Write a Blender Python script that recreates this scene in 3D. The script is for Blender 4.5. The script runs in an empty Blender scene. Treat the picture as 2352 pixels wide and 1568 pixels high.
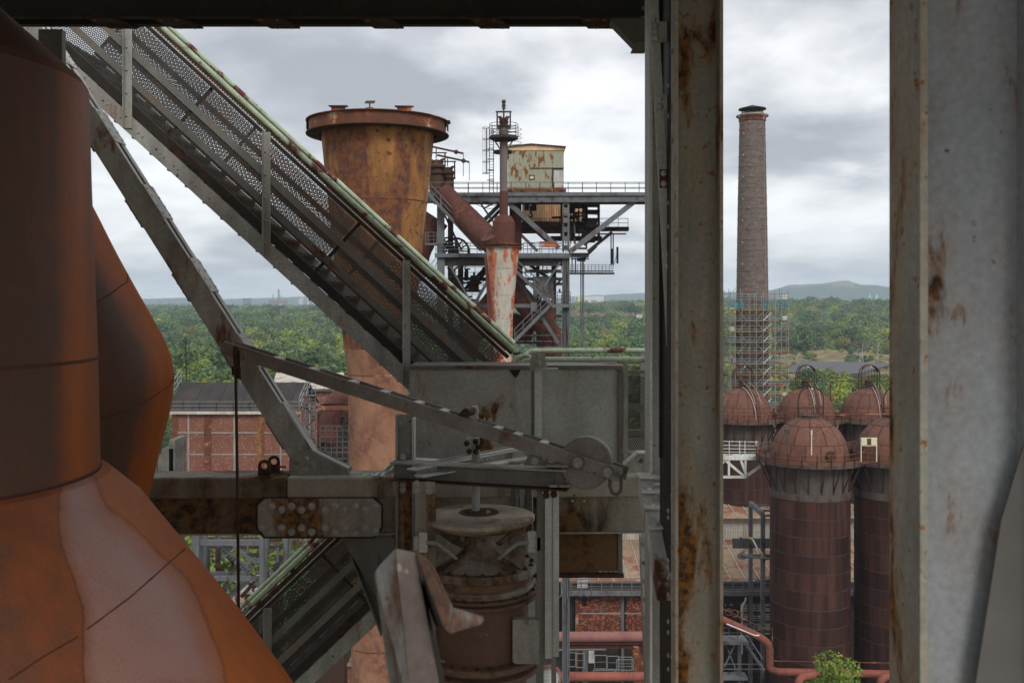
import bpy, math, random
import numpy as np
from mathutils import Vector, Matrix
R = math.radians
random.seed(7)
sc = bpy.context.scene
col = sc.collection
F, HX, HY, CH = 2287.0, 1176.0, 697.0, 45.0        # focal length in reading pixels, vanishing column, horizon row, eye height
# ------------------------------------------------------------------ camera
cam = bpy.data.cameras.new('camera'); camo = bpy.data.objects.new('camera', cam); col.objects.link(camo)
camo.location = (0, 0, CH); camo.rotation_euler = (R(90), 0, 0)
cam.sensor_width = 36; cam.lens = 35.0; cam.shift_y = -87 / 2352; cam.clip_start = .1; cam.clip_end = 30000
cam.dof.use_dof = True; cam.dof.focus_distance = 24; cam.dof.aperture_fstop = 5.6
sc.camera = camo
# ------------------------------------------------------------------ exposure
sc.view_settings.view_transform = 'Standard'; sc.view_settings.look = 'None'
sc.view_settings.exposure = 0.35; sc.view_settings.gamma = 1; sc.view_settings.use_curve_mapping = False
sc.cycles.use_denoising = True
sc.cycles.max_bounces = 6; sc.cycles.diffuse_bounces = 2; sc.cycles.glossy_bounces = 2; sc.cycles.transparent_max_bounces = 8
sc.cycles.volume_bounces = 1
# ------------------------------------------------------------------ world: overcast sky
SUN_EL, SUN_AZ = 40, 160
w = bpy.data.worlds.new('World'); sc.world = w; w.use_nodes = True
nt = w.node_tree; nt.nodes.clear()
def N(nt, t, **k):
    n = nt.nodes.new(t)
    for a, v in k.items():
        if a.startswith('i_'):
            key = a[2:]; key = int(key) if key.isdigit() else key.replace('_', ' ')
            n.inputs[key].default_value = v
        else: setattr(n, a, v)
    return n
def ramp(nt, fac, stops, interp='LINEAR'):
    r = nt.nodes.new('ShaderNodeValToRGB'); r.color_ramp.interpolation = interp
    e = r.color_ramp.elements
    while len(e) < len(stops): e.new(0.5)
    for i, (p, c) in enumerate(stops):
        e[i].position = p
        e[i].color = (c, c, c, 1) if isinstance(c, (int, float)) else tuple(c) + (1,)
    if fac is not None: nt.links.new(fac, r.inputs[0])
    return r
L = nt.links.new
sky = N(nt, 'ShaderNodeTexSky', sky_type='NISHITA', sun_disc=False)
sky.sun_elevation = R(SUN_EL); sky.sun_rotation = R(SUN_AZ); sky.air_density = 1; sky.dust_density = 2
skm = N(nt, 'ShaderNodeVectorMath', operation='SCALE'); L(sky.outputs[0], skm.inputs[0]); skm.inputs['Scale'].default_value = 0.1
tc = N(nt, 'ShaderNodeTexCoord')
sep = N(nt, 'ShaderNodeSeparateXYZ'); L(tc.outputs['Generated'], sep.inputs[0])
# clouds as a layer at a constant height: direction / (elevation + a bit)
za = N(nt, 'ShaderNodeMath', operation='ABSOLUTE'); L(sep.outputs[2], za.inputs[0])
zz = N(nt, 'ShaderNodeMath', operation='ADD'); L(za.outputs[0], zz.inputs[0]); zz.inputs[1].default_value = 0.22
dv = N(nt, 'ShaderNodeVectorMath', operation='DIVIDE'); L(tc.outputs['Generated'], dv.inputs[0])
cz = N(nt, 'ShaderNodeCombineXYZ'); [L(zz.outputs[0], cz.inputs[i]) for i in range(3)]; L(cz.outputs[0], dv.inputs[1])
mp = N(nt, 'ShaderNodeMapping'); L(dv.outputs[0], mp.inputs[0]); mp.inputs['Location'].default_value = (3.1, 1.7, 0.0); mp.inputs['Scale'].default_value = (1.0, 0.9, 1.2)
n1 = N(nt, 'ShaderNodeTexNoise', i_Scale=1.7, i_Detail=8.0, i_Roughness=.54, i_Distortion=.3); L(mp.outputs[0], n1.inputs['Vector'])
n2 = N(nt, 'ShaderNodeTexNoise', i_Scale=3.6, i_Detail=5.0, i_Roughness=.5, i_Distortion=.3); L(mp.outputs[0], n2.inputs['Vector'])
av = N(nt, 'ShaderNodeMath', operation='MULTIPLY_ADD'); L(n2.outputs[0], av.inputs[0]); av.inputs[1].default_value = .35
mu = N(nt, 'ShaderNodeMath', operation='MULTIPLY'); L(n1.outputs[0], mu.inputs[0]); mu.inputs[1].default_value = .65; L(mu.outputs[0], av.inputs[2])
# three heavier cloud banks, lying where the photograph shows them
last = av.outputs[0]
for (px, py, wx, wz, amt) in ((1900, 310, .12, .045, .19), (640, 190, .22, .06, .08), (1000, 120, .22, .05, .06), (1850, 60, .2, .03, -.03), (1830, 480, .14, .05, -.10), (700, 430, .2, .04, -.06), (1330, 330, .1, .06, -.06)):
    d = Vector(((px - HX) / F, 1, (HY - py) / F)).normalized()
    s = N(nt, 'ShaderNodeVectorMath', operation='SUBTRACT'); L(tc.outputs['Generated'], s.inputs[0]); s.inputs[1].default_value = d
    q = N(nt, 'ShaderNodeVectorMath', operation='DIVIDE'); L(s.outputs[0], q.inputs[0]); q.inputs[1].default_value = (wx, .3, wz)
    wob = N(nt, 'ShaderNodeVectorMath', operation='MULTIPLY_ADD'); L(n2.outputs['Color'], wob.inputs[0]); wob.inputs[1].default_value = (1.6, 1.6, 1.6); L(q.outputs[0], wob.inputs[2])
    wo2 = N(nt, 'ShaderNodeVectorMath', operation='SUBTRACT'); L(wob.outputs[0], wo2.inputs[0]); wo2.inputs[1].default_value = (.8, .8, .8)
    ln = N(nt, 'ShaderNodeVectorMath', operation='LENGTH'); L(wo2.outputs[0], ln.inputs[0])
    mr = N(nt, 'ShaderNodeMapRange', interpolation_type='SMOOTHSTEP'); L(ln.outputs['Value'], mr.inputs[0])
    for i, v in enumerate((1.5, 0.3, 0.0, -amt)): mr.inputs[i + 1].default_value = v
    ad = N(nt, 'ShaderNodeMath', operation='ADD'); L(last, ad.inputs[0]); L(mr.outputs[0], ad.inputs[1]); last = ad.outputs[0]
cr = ramp(nt, last, [(.31, (.33, .34, .37)), (.41, (.46, .47, .50)), (.48, (.60, .605, .62)), (.55, (.73, .735, .745)), (.63, (.83, .835, .845))])
mx = N(nt, 'ShaderNodeMix', data_type='RGBA'); mx.inputs[0].default_value = .92
L(skm.outputs[0], mx.inputs[6]); L(cr.outputs[0], mx.inputs[7])
bg = N(nt, 'ShaderNodeBackground'); L(mx.outputs[2], bg.inputs[0]); bg.inputs[1].default_value = 1.12
wo = N(nt, 'ShaderNodeOutputWorld'); L(bg.outputs[0], wo.inputs[0])
# ------------------------------------------------------------------ sun (veiled)
sl = bpy.data.lights.new('sun', 'SUN'); so = bpy.data.objects.new('sun', sl); col.objects.link(so)
sl.energy = 1.5; sl.angle = R(20); sl.color = (1, .965, .92)
az = R(SUN_AZ)                                       # measured clockwise from +Y
sd = Vector((math.sin(az) * math.cos(R(SUN_EL)), math.cos(az) * math.cos(R(SUN_EL)), math.sin(R(SUN_EL))))
so.rotation_euler = sd.to_track_quat('Z', 'Y').to_euler(); so.location = (0, -20, 120)

# ------------------------------------------------------------------ helpers
def P(px, py, Y): return Vector(((px - HX) / F * Y, Y, CH - (py - HY) / F * Y))
ORIG = {}
class MB:
    def __init__(s, M=None): s.v = []; s.f = []; s.sm = []; s.M = M
    def add(s, vs, fs, smooth=False):
        b = len(s.v)
        for p in vs:
            p = Vector(p); s.v.append(s.M @ p if s.M else p)
        for f in fs: s.f.append([b + i for i in f]); s.sm.append(smooth)
    def box(s, a, b):
        x0, y0, z0 = a; x1, y1, z1 = b
        s.add([(x0,y0,z0),(x1,y0,z0),(x1,y1,z0),(x0,y1,z0),(x0,y0,z1),(x1,y0,z1),(x1,y1,z1),(x0,y1,z1)],
              [(0,3,2,1),(4,5,6,7),(0,1,5,4),(1,2,6,5),(2,3,7,6),(3,0,4,7)])
    def extr(s, prof, p0, p1, up=(0, 0, 1), smooth=False):
        p0 = Vector(p0); p1 = Vector(p1); d = (p1 - p0).normalized(); up = Vector(up)
        if abs(d.dot(up.normalized())) > .985: up = Vector((0, 1, 0)) if abs(d.y) < .9 else Vector((1, 0, 0))
        sd_ = d.cross(up).normalized(); u = sd_.cross(d).normalized(); n = len(prof)
        vs = [p0 + sd_ * a + u * b for a, b in prof] + [p1 + sd_ * a + u * b for a, b in prof]
        s.add(vs, [(i, (i + 1) % n, n + (i + 1) % n, n + i) for i in range(n)], smooth)
        s.add(vs, [tuple(range(n - 1, -1, -1)), tuple(range(n, 2 * n))])
    def bar(s, p0, p1, w, h=None, up=(0, 0, 1)):
        h = w if h is None else h; w /= 2; h /= 2
        s.extr([(-w, -h), (w, -h), (w, h), (-w, h)], p0, p1, up)
    def ibeam(s, p0, p1, w, h, t=None, up=(0, 0, 1)):
        t = t or min(w, h) * .09; a, b = w / 2, h / 2; c = t * .6
        s.extr([(-a,-b),(a,-b),(a,-b+t),(c,-b+t),(c,b-t),(a,b-t),(a,b),(-a,b),(-a,b-t),(-c,b-t),(-c,-b+t),(-a,-b+t)], p0, p1, up)
    def chan(s, p0, p1, w, h, t=.01, up=(0, 0, 1)):      # web at side -w/2, flanges reach to +w/2
        a, b = w / 2, h / 2
        s.extr([(-a,-b),(a,-b),(a,-b+t),(-a+t,-b+t),(-a+t,b-t),(a,b-t),(a,b),(-a,b)], p0, p1, up)
    def ang(s, p0, p1, w, t=.01, up=(0, 0, 1), fx=1, fz=1):
        s.extr([(0,0),(w*fx,0),(w*fx,t*fz),(t*fx,t*fz),(t*fx,w*fz),(0,w*fz)], p0, p1, up)
    def tube(s, pts, r, n=8, caps=True, r1=None):
        pts = [Vector(p) for p in pts]; m = len(pts); ref = None; rings = []
        for i, p in enumerate(pts):
            d = (pts[min(i+1, m-1)] - pts[max(i-1, 0)]).normalized()
            if ref is None: ref = Vector((0,0,1)) if abs(d.z) < .9 else Vector((1,0,0))
            a = d.cross(ref).normalized(); b = a.cross(d).normalized(); ref = b
            rr = r[i] if isinstance(r, (list, tuple)) else r
            rings.append([p + a * math.cos(2*math.pi*k/n) * rr + b * math.sin(2*math.pi*k/n) * rr for k in range(n)])
        vs = [q for g in rings for q in g]
        s.add(vs, [(i*n+k, i*n+(k+1)%n, (i+1)*n+(k+1)%n, (i+1)*n+k) for i in range(m-1) for k in range(n)], True)
        if caps: s.add(rings[0], [tuple(range(n-1, -1, -1))]); s.add(rings[-1], [tuple(range(n))])
    def lathe(s, c, prof, n=32, a0=0, a1=2*math.pi, axis='Z', smooth=True):
        c = Vector(c); full = abs(a1 - a0 - 2*math.pi) < 1e-6; k = n if full else n + 1
        def pt(r, z, a):
            if axis == 'Z': return c + Vector((r*math.cos(a), r*math.sin(a), z))
            return c + Vector((r*math.cos(a), z, r*math.sin(a)))
        for (r0, z0), (r1, z1) in zip(prof, prof[1:]):
            vs = [pt(r0, z0, a0+(a1-a0)*i/n) for i in range(k)] + [pt(r1, z1, a0+(a1-a0)*i/n) for i in range(k)]
            s.add(vs, [(i, (i+1)%k, k+(i+1)%k, k+i) for i in range(n)], smooth)
    def prism(s, poly, Y0, Y1):                           # poly in (X, Z), extruded from Y0 to Y1
        n = len(poly); vs = [(x, Y0, z) for x, z in poly] + [(x, Y1, z) for x, z in poly]
        s.add(vs, [(i, (i+1)%n, n+(i+1)%n, n+i) for i in range(n)] + [tuple(range(n-1,-1,-1)), tuple(range(n, 2*n))])
    def pprism(s, poly, Y0, th):                          # poly in reading pixels at depth Y0, thickness th
        s.prism([(P(x, y, Y0).x, P(x, y, Y0).z) for x, y in poly], Y0, Y0 + th)
    def sphere(s, c, r, n=12, m=8, sz=1, z0=-1):
        prof = []
        for i in range(m + 1):
            a = math.asin(z0) + (math.pi/2 - math.asin(z0)) * i / m
            prof.append((max(r*math.cos(a), 1e-4), r*sz*math.sin(a)))
        s.lathe(c, prof, n)
    def mesh(s, name, o=(0,0,0)):
        o = Vector(o); me = bpy.data.meshes.new(name)
        me.from_pydata([tuple(p - o) for p in s.v], [], s.f)
        me.polygons.foreach_set('use_smooth', s.sm); me.validate(); me.update()
        return me
def thing(name, label, cat, loc=(0,0,0), group=None, kind=None):
    o = bpy.data.objects.new(name, None); o.location = loc; o.empty_display_size = .2; col.objects.link(o)
    o['label'] = label; o['category'] = cat
    if group: o['group'] = group
    if kind: o['kind'] = kind
    ORIG[o.name] = Vector(loc); return o
def part(name, mb, mat, parent, kind=None, bevel=0, label=None):
    og = ORIG[parent.name]; o = bpy.data.objects.new(name, mb.mesh(name, og)); col.objects.link(o)
    o.parent = parent; o.data.materials.append(mat); ORIG[o.name] = og
    if kind: o['kind'] = kind
    if label: o['label'] = label
    if bevel:
        b = o.modifiers.new('bevel', 'BEVEL'); b.width = bevel; b.segments = 2; b.limit_method = 'ANGLE'
    return o
def single(name, label, cat, mb, mat, loc, group=None, bevel=0):
    o = bpy.data.objects.new(name, mb.mesh(name, loc)); col.objects.link(o); o.location = loc
    o.data.materials.append(mat); o['label'] = label; o['category'] = cat; ORIG[o.name] = Vector(loc)
    if group: o['group'] = group
    if bevel:
        b = o.modifiers.new('bevel', 'BEVEL'); b.width = bevel; b.segments = 2; b.limit_method = 'ANGLE'
    return o
def struct(name, mb, mat, kind='structure'):
    o = bpy.data.objects.new(name, mb.mesh(name)); col.objects.link(o); o.data.materials.append(mat); o['kind'] = kind
    return o
def piece(name, me, parent, loc, rot=None, scale=None):
    o = bpy.data.objects.new(name, me); col.objects.link(o); o.parent = parent
    o.location = Vector(loc) - ORIG[parent.name]; ORIG[o.name] = ORIG[parent.name]
    if rot is not None: o.rotation_euler = rot
    if scale is not None: o.scale = (scale,)*3 if isinstance(scale, (int, float)) else scale
    return o
def copy_thing(o, loc, rotz=0, label=None, scale=None):
    c = o.copy(); col.objects.link(c); c.location = loc; c.rotation_euler = (0, 0, rotz)
    if scale is not None: c.scale = (scale,)*3 if isinstance(scale, (int, float)) else scale
    if label: c['label'] = label
    for ch in o.children:
        d = ch.copy(); col.objects.link(d); d.parent = c
        for g in ch.children:
            e = g.copy(); col.objects.link(e); e.parent = d
    return c
def dirrot(n): return Vector(n).to_track_quat('Z', 'Y').to_euler()

# ------------------------------------------------------------------ materials
def newmat(name):
    m = bpy.data.materials.new(name); m.use_nodes = True; nt = m.node_tree; nt.nodes.clear()
    o = N(nt, 'ShaderNodeOutputMaterial'); b = N(nt, 'ShaderNodeBsdfPrincipled'); nt.links.new(b.outputs[0], o.inputs[0])
    b.inputs['Specular IOR Level'].default_value = .2
    return m, nt, b
def objco(nt, rnd=True, scale=(1,1,1)):
    tc = N(nt, 'ShaderNodeTexCoord'); out = tc.outputs['Object']
    if rnd == 'world': out = N(nt, 'ShaderNodeNewGeometry').outputs['Position']; rnd = False
    if rnd:
        oi = N(nt, 'ShaderNodeObjectInfo'); m = N(nt, 'ShaderNodeMath', operation='MULTIPLY'); nt.links.new(oi.outputs['Random'], m.inputs[0]); m.inputs[1].default_value = 37.0
        a = N(nt, 'ShaderNodeVectorMath', operation='ADD'); nt.links.new(out, a.inputs[0]); nt.links.new(m.outputs[0], a.inputs[1]); out = a.outputs[0]
    mp = N(nt, 'ShaderNodeMapping'); mp.inputs['Scale'].default_value = scale; nt.links.new(out, mp.inputs[0])
    return mp.outputs[0], out
def mixc(nt, fac, a, b, blend='MIX'):
    m = N(nt, 'ShaderNodeMix', data_type='RGBA', blend_type=blend)
    for i, v in ((0, fac), (6, a), (7, b)):
        if isinstance(v, (int, float)): m.inputs[i].default_value = v
        elif isinstance(v, tuple): m.inputs[i].default_value = v + (1,)
        else: nt.links.new(v, m.inputs[i])
    return m.outputs[2]
def rusty(name, paint, r1=(.16,.055,.022), r2=(.06,.028,.018), th=.6, s=1.0, streak=.3, rough=.62, spk=.68, edge=.03, bump=.25, tone=(.72, 1.18), spks=7.0, halo=.5, fine=1.0, co=True, jit=.08):
    m, nt, b = newmat(name); v, raw = objco(nt, co, (s, s, s*streak)); v2 = raw
    n1 = N(nt, 'ShaderNodeTexNoise', i_Scale=1.0, i_Detail=8.0, i_Roughness=.62, i_Distortion=.2); nt.links.new(v, n1.inputs['Vector'])
    n2 = N(nt, 'ShaderNodeTexNoise', i_Scale=spks*s, i_Detail=4.0, i_Roughness=.6); nt.links.new(v2, n2.inputs['Vector'])
    n3 = N(nt, 'ShaderNodeTexNoise', i_Scale=2.2, i_Detail=5.0, i_Roughness=.6); nt.links.new(v, n3.inputs['Vector'])
    a = ramp(nt, n1.outputs[0], [(th-edge, 0), (th+edge, 1)]); c = ramp(nt, n2.outputs[0], [(spk-.02, 0), (spk+.04, 1)])
    h = ramp(nt, n1.outputs[0], [(th-edge*5, 0), (th, halo)])
    mk = N(nt, 'ShaderNodeMath', operation='MAXIMUM'); nt.links.new(a.outputs[0], mk.inputs[0]); nt.links.new(c.outputs[0], mk.inputs[1])
    tn = ramp(nt, n3.outputs[0], [(.3, tone[0]), (.7, tone[1])]); p = mixc(nt, 1.0, paint, tn.outputs[0], 'MULTIPLY')
    p = mixc(nt, h.outputs[0], p, tuple(.5*x+.5*y for x, y in zip(paint, (r1[0]*1.3, r1[1]*1.4, r1[2]*1.2))))
    g = ramp(nt, n2.outputs[0], [(.4, 0), (.6, 1)]); rc = mixc(nt, g.outputs[0], r2, r1)
    cc = mixc(nt, mk.outputs[0], p, rc)
    # slight grain over everything
    n4 = N(nt, 'ShaderNodeTexNoise', i_Scale=38.0*fine, i_Detail=2.0); nt.links.new(v2, n4.inputs['Vector'])
    gr = ramp(nt, n4.outputs[0], [(.3, .88), (.7, 1.1)]); cc = mixc(nt, 1.0, cc, gr.outputs[0], 'MULTIPLY')
    oi = N(nt, 'ShaderNodeObjectInfo'); wn = N(nt, 'ShaderNodeTexWhiteNoise', noise_dimensions='1D'); nt.links.new(oi.outputs['Random'], wn.inputs['W']); jr = ramp(nt, wn.outputs['Value'], [(0, 1-jit), (1, 1+jit)]); cc = mixc(nt, 1.0, cc, jr.outputs[0], 'MULTIPLY')
    nt.links.new(cc, b.inputs['Base Color'])
    rr = N(nt, 'ShaderNodeMapRange'); nt.links.new(mk.outputs[0], rr.inputs[0]); rr.inputs[3].default_value = rough; rr.inputs[4].default_value = .88
    nt.links.new(rr.outputs[0], b.inputs['Roughness'])
    if bump:
        bp = N(nt, 'ShaderNodeBump'); bp.inputs['Strength'].default_value = bump; bp.inputs['Distance'].default_value = .02/s
        sm = N(nt, 'ShaderNodeMath', operation='MULTIPLY_ADD'); nt.links.new(mk.outputs[0], sm.inputs[0]); sm.inputs[1].default_value = -.4; nt.links.new(n2.outputs[0], sm.inputs[2])
        nt.links.new(sm.outputs[0], bp.inputs['Height']); nt.links.new(bp.outputs[0], b.inputs['Normal'])
    return m
def plain(name, c, rough=.7, var=.2, s=3.0, metal=0):
    m, nt, b = newmat(name); v, raw = objco(nt, True, (s, s, s))
    n = N(nt, 'ShaderNodeTexNoise', i_Scale=1.0, i_Detail=5.0, i_Roughness=.6); nt.links.new(v, n.inputs['Vector'])
    t = ramp(nt, n.outputs[0], [(.3, 1-var), (.7, 1+var)]); nt.links.new(mixc(nt, 1.0, c, t.outputs[0], 'MULTIPLY'), b.inputs['Base Color'])
    b.inputs['Roughness'].default_value = rough; b.inputs['Metallic'].default_value = metal
    return m
M = {}
M['grey'] = rusty('grey_steel_paint', (.30,.30,.272), th=.63, s=1.9, streak=.35, spk=.675, tone=(.6,1.25))
M['greyd'] = rusty('dark_grey_steel_paint', (.145,.143,.13), th=.62, s=1.4, streak=.5, spk=.72)
M['greyl'] = rusty('light_grey_steel_paint', (.50,.50,.475), th=.65, s=1.5, streak=.3, spk=.72)
M['col'] = rusty('column_paint', (.31,.30,.255), r1=(.26,.11,.03), r2=(.06,.027,.014), th=.575, s=3.2, streak=.28, spk=.635, tone=(.7,1.15), spks=6, halo=.75)
M['col2'] = rusty('near_column_paint', (.265,.275,.285), r1=(.18,.08,.025), r2=(.045,.022,.012), th=.63, s=4.2, streak=.4, spk=.69, tone=(.94,1.05), spks=4.5, halo=.45)
M['beam'] = rusty('stained_beam_paint', (.36,.34,.29), r1=(.15,.08,.03), r2=(.035,.022,.014), th=.565, s=1.2, streak=.35, spk=.70, edge=.06, tone=(.55,1.15))
M['tank'] = rusty('tank_paint', (.345,.345,.32), r1=(.20,.10,.03), r2=(.05,.025,.015), th=.635, s=1.8, streak=.4, spk=.70, tone=(.8,1.12))
M['darkrust'] = rusty('dark_rust', (.045,.028,.022), r1=(.09,.04,.022), r2=(.03,.02,.016), th=.5, s=1.5, edge=.1)
M['black'] = rusty('dark_steel_and_shade', (.028,.025,.023), r1=(.06,.032,.02), r2=(.02,.016,.014), th=.6, s=1.5)  # near-black steel; also stands in for shade on overhead beam and column gap
M['green'] = rusty('pale_green_rail_paint', (.37,.44,.31), r1=(.17,.06,.045), r2=(.08,.035,.025), th=.57, s=3.0, streak=1, spk=.66, edge=.02, halo=.15, rough=.45)
M['stack'] = rusty('stack_rust', (.36,.165,.05), r1=(.10,.045,.038), r2=(.19,.075,.03), th=.49, s=.75, streak=.35, edge=.06, spk=.60, tone=(.5,1.25), spks=5, halo=.3, fine=.3)
M['rim'] = rusty('rim_rust', (.13,.05,.03), r1=(.42,.11,.035), r2=(.36,.30,.22), th=.60, s=.8, streak=1, edge=.02, spk=.70)
M['brown'] = rusty('oxide_brown', (.095,.036,.028), r1=(.065,.028,.024), r2=(.16,.06,.04), th=.55, s=.35, streak=.3, edge=.12, rough=.75, bump=.1, spk=.7, fine=.3)
M['browng'] = rusty('grey_over_brown', (.15,.145,.14), r1=(.14,.05,.035), r2=(.09,.045,.035), th=.58, s=.5, streak=.2, edge=.08, rough=.75, spk=.7, fine=.3)
M['dome'] = rusty('dome_oxide', (.150,.070,.050), r1=(.10,.052,.042), r2=(.22,.095,.06), th=.55, s=.32, streak=.6, edge=.15, rough=.75, bump=.06, spk=.7, tone=(.75,1.2), fine=.3, co='world')
M['stove'] = rusty('stove_shell', (.024,.015,.014), r1=(.095,.024,.009), r2=(.038,.032,.034), th=.535, s=1.1, streak=.06, edge=.04, rough=.5, jit=.28, bump=.06, spk=.68, tone=(.55,1.5), fine=.3, co='world')
M['stoveg'] = rusty('stove_grey_band', (.10,.09,.086), r1=(.075,.042,.03), r2=(.06,.04,.035), th=.56, s=.9, streak=.3, edge=.08, spk=.66, fine=.3, co='world')
M['steel'] = rusty('mid_steel_blue_grey', (.135,.15,.165), r1=(.09,.05,.035), r2=(.04,.03,.028), th=.60, s=.8, streak=.4, edge=.06, spk=.68, fine=.3)
M['steeld'] = rusty('mid_steel_dark', (.045,.045,.05), r1=(.08,.04,.028), r2=(.03,.022,.02), th=.58, s=.8, edge=.08, fine=.3)
M['shed'] = rusty('shed_wall', (.28,.29,.22), r1=(.24,.10,.022), r2=(.10,.04,.016), th=.56, s=2.8, streak=.35, edge=.018, spk=.66, spks=8, halo=.45, tone=(.85,1.1), fine=.3)
M['cone'] = rusty('peeling_cone', (.43,.40,.34), r1=(.52,.18,.105), r2=(.30,.08,.03), th=.485, s=.65, streak=.45, edge=.012, spk=.70, spks=6, halo=.1, tone=(.7,1.12), fine=.3)
M['white'] = rusty('white_bridge_paint', (.62,.63,.60), th=.66, s=.8, spk=.72, fine=.3)
M['scafg'] = plain('galvanised_tube', (.24,.25,.24), .5, .2, 1)
M['scafy'] = plain('yellow_tube', (.32,.27,.09), .6, .15, 1)
M['plank'] = plain('scaffold_plank', (.22,.15,.11), .9, .4, .6)
M['redplank'] = plain('red_toe_board', (.22,.045,.04), .8, .4, .6)
M['net'] = plain('blue_netting', (.06,.25,.33), .8, .2, 1)
M['redpipe'] = rusty('red_oxide_pipe', (.27,.085,.06), r1=(.20,.07,.055), r2=(.12,.045,.035), th=.58, s=.4, edge=.1, bump=.05, fine=.3)
M['pinkpipe'] = rusty('dusty_pipe', (.26,.115,.105), r1=(.22,.09,.08), r2=(.10,.05,.045), th=.6, s=.4, edge=.1, bump=.05, fine=.3)
M['sheet'] = rusty('rusty_roof_sheet', (.31,.24,.17), r1=(.27,.115,.07), r2=(.20,.095,.06), th=.52, s=.35, streak=1, edge=.05, spk=.68, spks=5, tone=(.7,1.15), fine=.3, co='world')
M['felt'] = plain('roofing_felt', (.048,.041,.040), .95, .3, .35)
M['corr'] = rusty('corrugated_wall', (.50,.48,.43), r1=(.25,.15,.09), r2=(.2,.13,.09), th=.62, s=.5, streak=.2, edge=.08, fine=.3)
M['corro'] = rusty('corrugated_orange', (.80,.56,.33), r1=(.36,.15,.06), r2=(.3,.14,.07), th=.5, s=.5, streak=.2, edge=.1, fine=.3)
M['conc'] = plain('weathered_concrete', (.28,.265,.245), .95, .3, .5)
M['beaml'] = rusty('brown_stained_beam', (.21,.18,.14), r1=(.13,.07,.025), r2=(.03,.02,.014), th=.50, s=1.6, streak=.25, spk=.66, edge=.08, tone=(.5,1.2))
M['boltm'] = plain('bolt_steel', (.34,.32,.28), .6, .25, 30)
M['stackl'] = rusty('lower_stack_rust', (.27,.14,.085), r1=(.13,.065,.055), r2=(.24,.105,.06), th=.54, s=.8, streak=.5, edge=.07, spk=.66, tone=(.65,1.2), spks=4, halo=.3, fine=.3)
M['seam'] = plain('lapped_seam', (.055,.036,.035), .7, .2, 1)
M['band'] = plain('pink_iron_band', (.21,.12,.105), .7, .1, 1)
M['lamp'] = plain('lamp_housing', (.05,.055,.06), .5)
M['cream'] = plain('cream_panel', (.62,.58,.42), .7, .1)
M['wind'] = plain('dark_glass', (.03,.035,.04), .25, .1)
# ------------------------------------------------------------------ special materials
def brickmat(name, c1, c2, mortar, cyl=False, bw=.25, rh=.078, spots=.0, var=.5, s2=.35):
    m, nt, b = newmat(name); v, raw = objco(nt, False)
    sp = N(nt, 'ShaderNodeSeparateXYZ'); nt.links.new(raw, sp.inputs[0]); cb = N(nt, 'ShaderNodeCombineXYZ')
    if cyl:
        at = N(nt, 'ShaderNodeMath', operation='ARCTAN2'); nt.links.new(sp.outputs[0], at.inputs[0]); nt.links.new(sp.outputs[1], at.inputs[1])
        mu = N(nt, 'ShaderNodeMath', operation='MULTIPLY'); nt.links.new(at.outputs[0], mu.inputs[0]); mu.inputs[1].default_value = 2.7; nt.links.new(mu.outputs[0], cb.inputs[0])
    else:
        sm = N(nt, 'ShaderNodeMath', operation='ADD'); nt.links.new(sp.outputs[0], sm.inputs[0]); nt.links.new(sp.outputs[1], sm.inputs[1]); nt.links.new(sm.outputs[0], cb.inputs[0])
    nt.links.new(sp.outputs[2], cb.inputs[1])
    br = N(nt, 'ShaderNodeTexBrick'); nt.links.new(cb.outputs[0], br.inputs['Vector'])
    for k, x in (('Scale', 1.0), ('Mortar Size', .008), ('Brick Width', bw), ('Row Height', rh), ('Bias', 0.0), ('Mortar Smooth', .3)): br.inputs[k].default_value = x
    br.inputs['Color1'].default_value = c1 + (1,); br.inputs['Color2'].default_value = c2 + (1,); br.inputs['Mortar'].default_value = mortar + (1,)
    n = N(nt, 'ShaderNodeTexNoise', i_Scale=s2, i_Detail=7.0, i_Roughness=.65, i_Distortion=.4); nt.links.new(raw, n.inputs['Vector'])
    t = ramp(nt, n.outputs[0], [(.3, 1-var), (.7, 1+var)]); c = mixc(nt, 1.0, br.outputs[0], t.outputs[0], 'MULTIPLY')
    if spots:
        n2 = N(nt, 'ShaderNodeTexNoise', i_Scale=1.0, i_Detail=3.0, i_Roughness=.7)
        mp = N(nt, 'ShaderNodeMapping'); mp.inputs['Scale'].default_value = (3.2, 3.2, 7.5); nt.links.new(raw, mp.inputs[0]); nt.links.new(mp.outputs[0], n2.inputs['Vector'])
        k = ramp(nt, n2.outputs[0], [(spots, 0), (spots+.02, 1)]); c = mixc(nt, k.outputs[0], c, (.55, .50, .44))
    nt.links.new(c, b.inputs['Base Color']); b.inputs['Roughness'].default_value = .9
    return m
M['brick'] = brickmat('hall_brick', (.25,.092,.055), (.19,.07,.046), (.15,.10,.085), spots=.62, var=.22)
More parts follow.
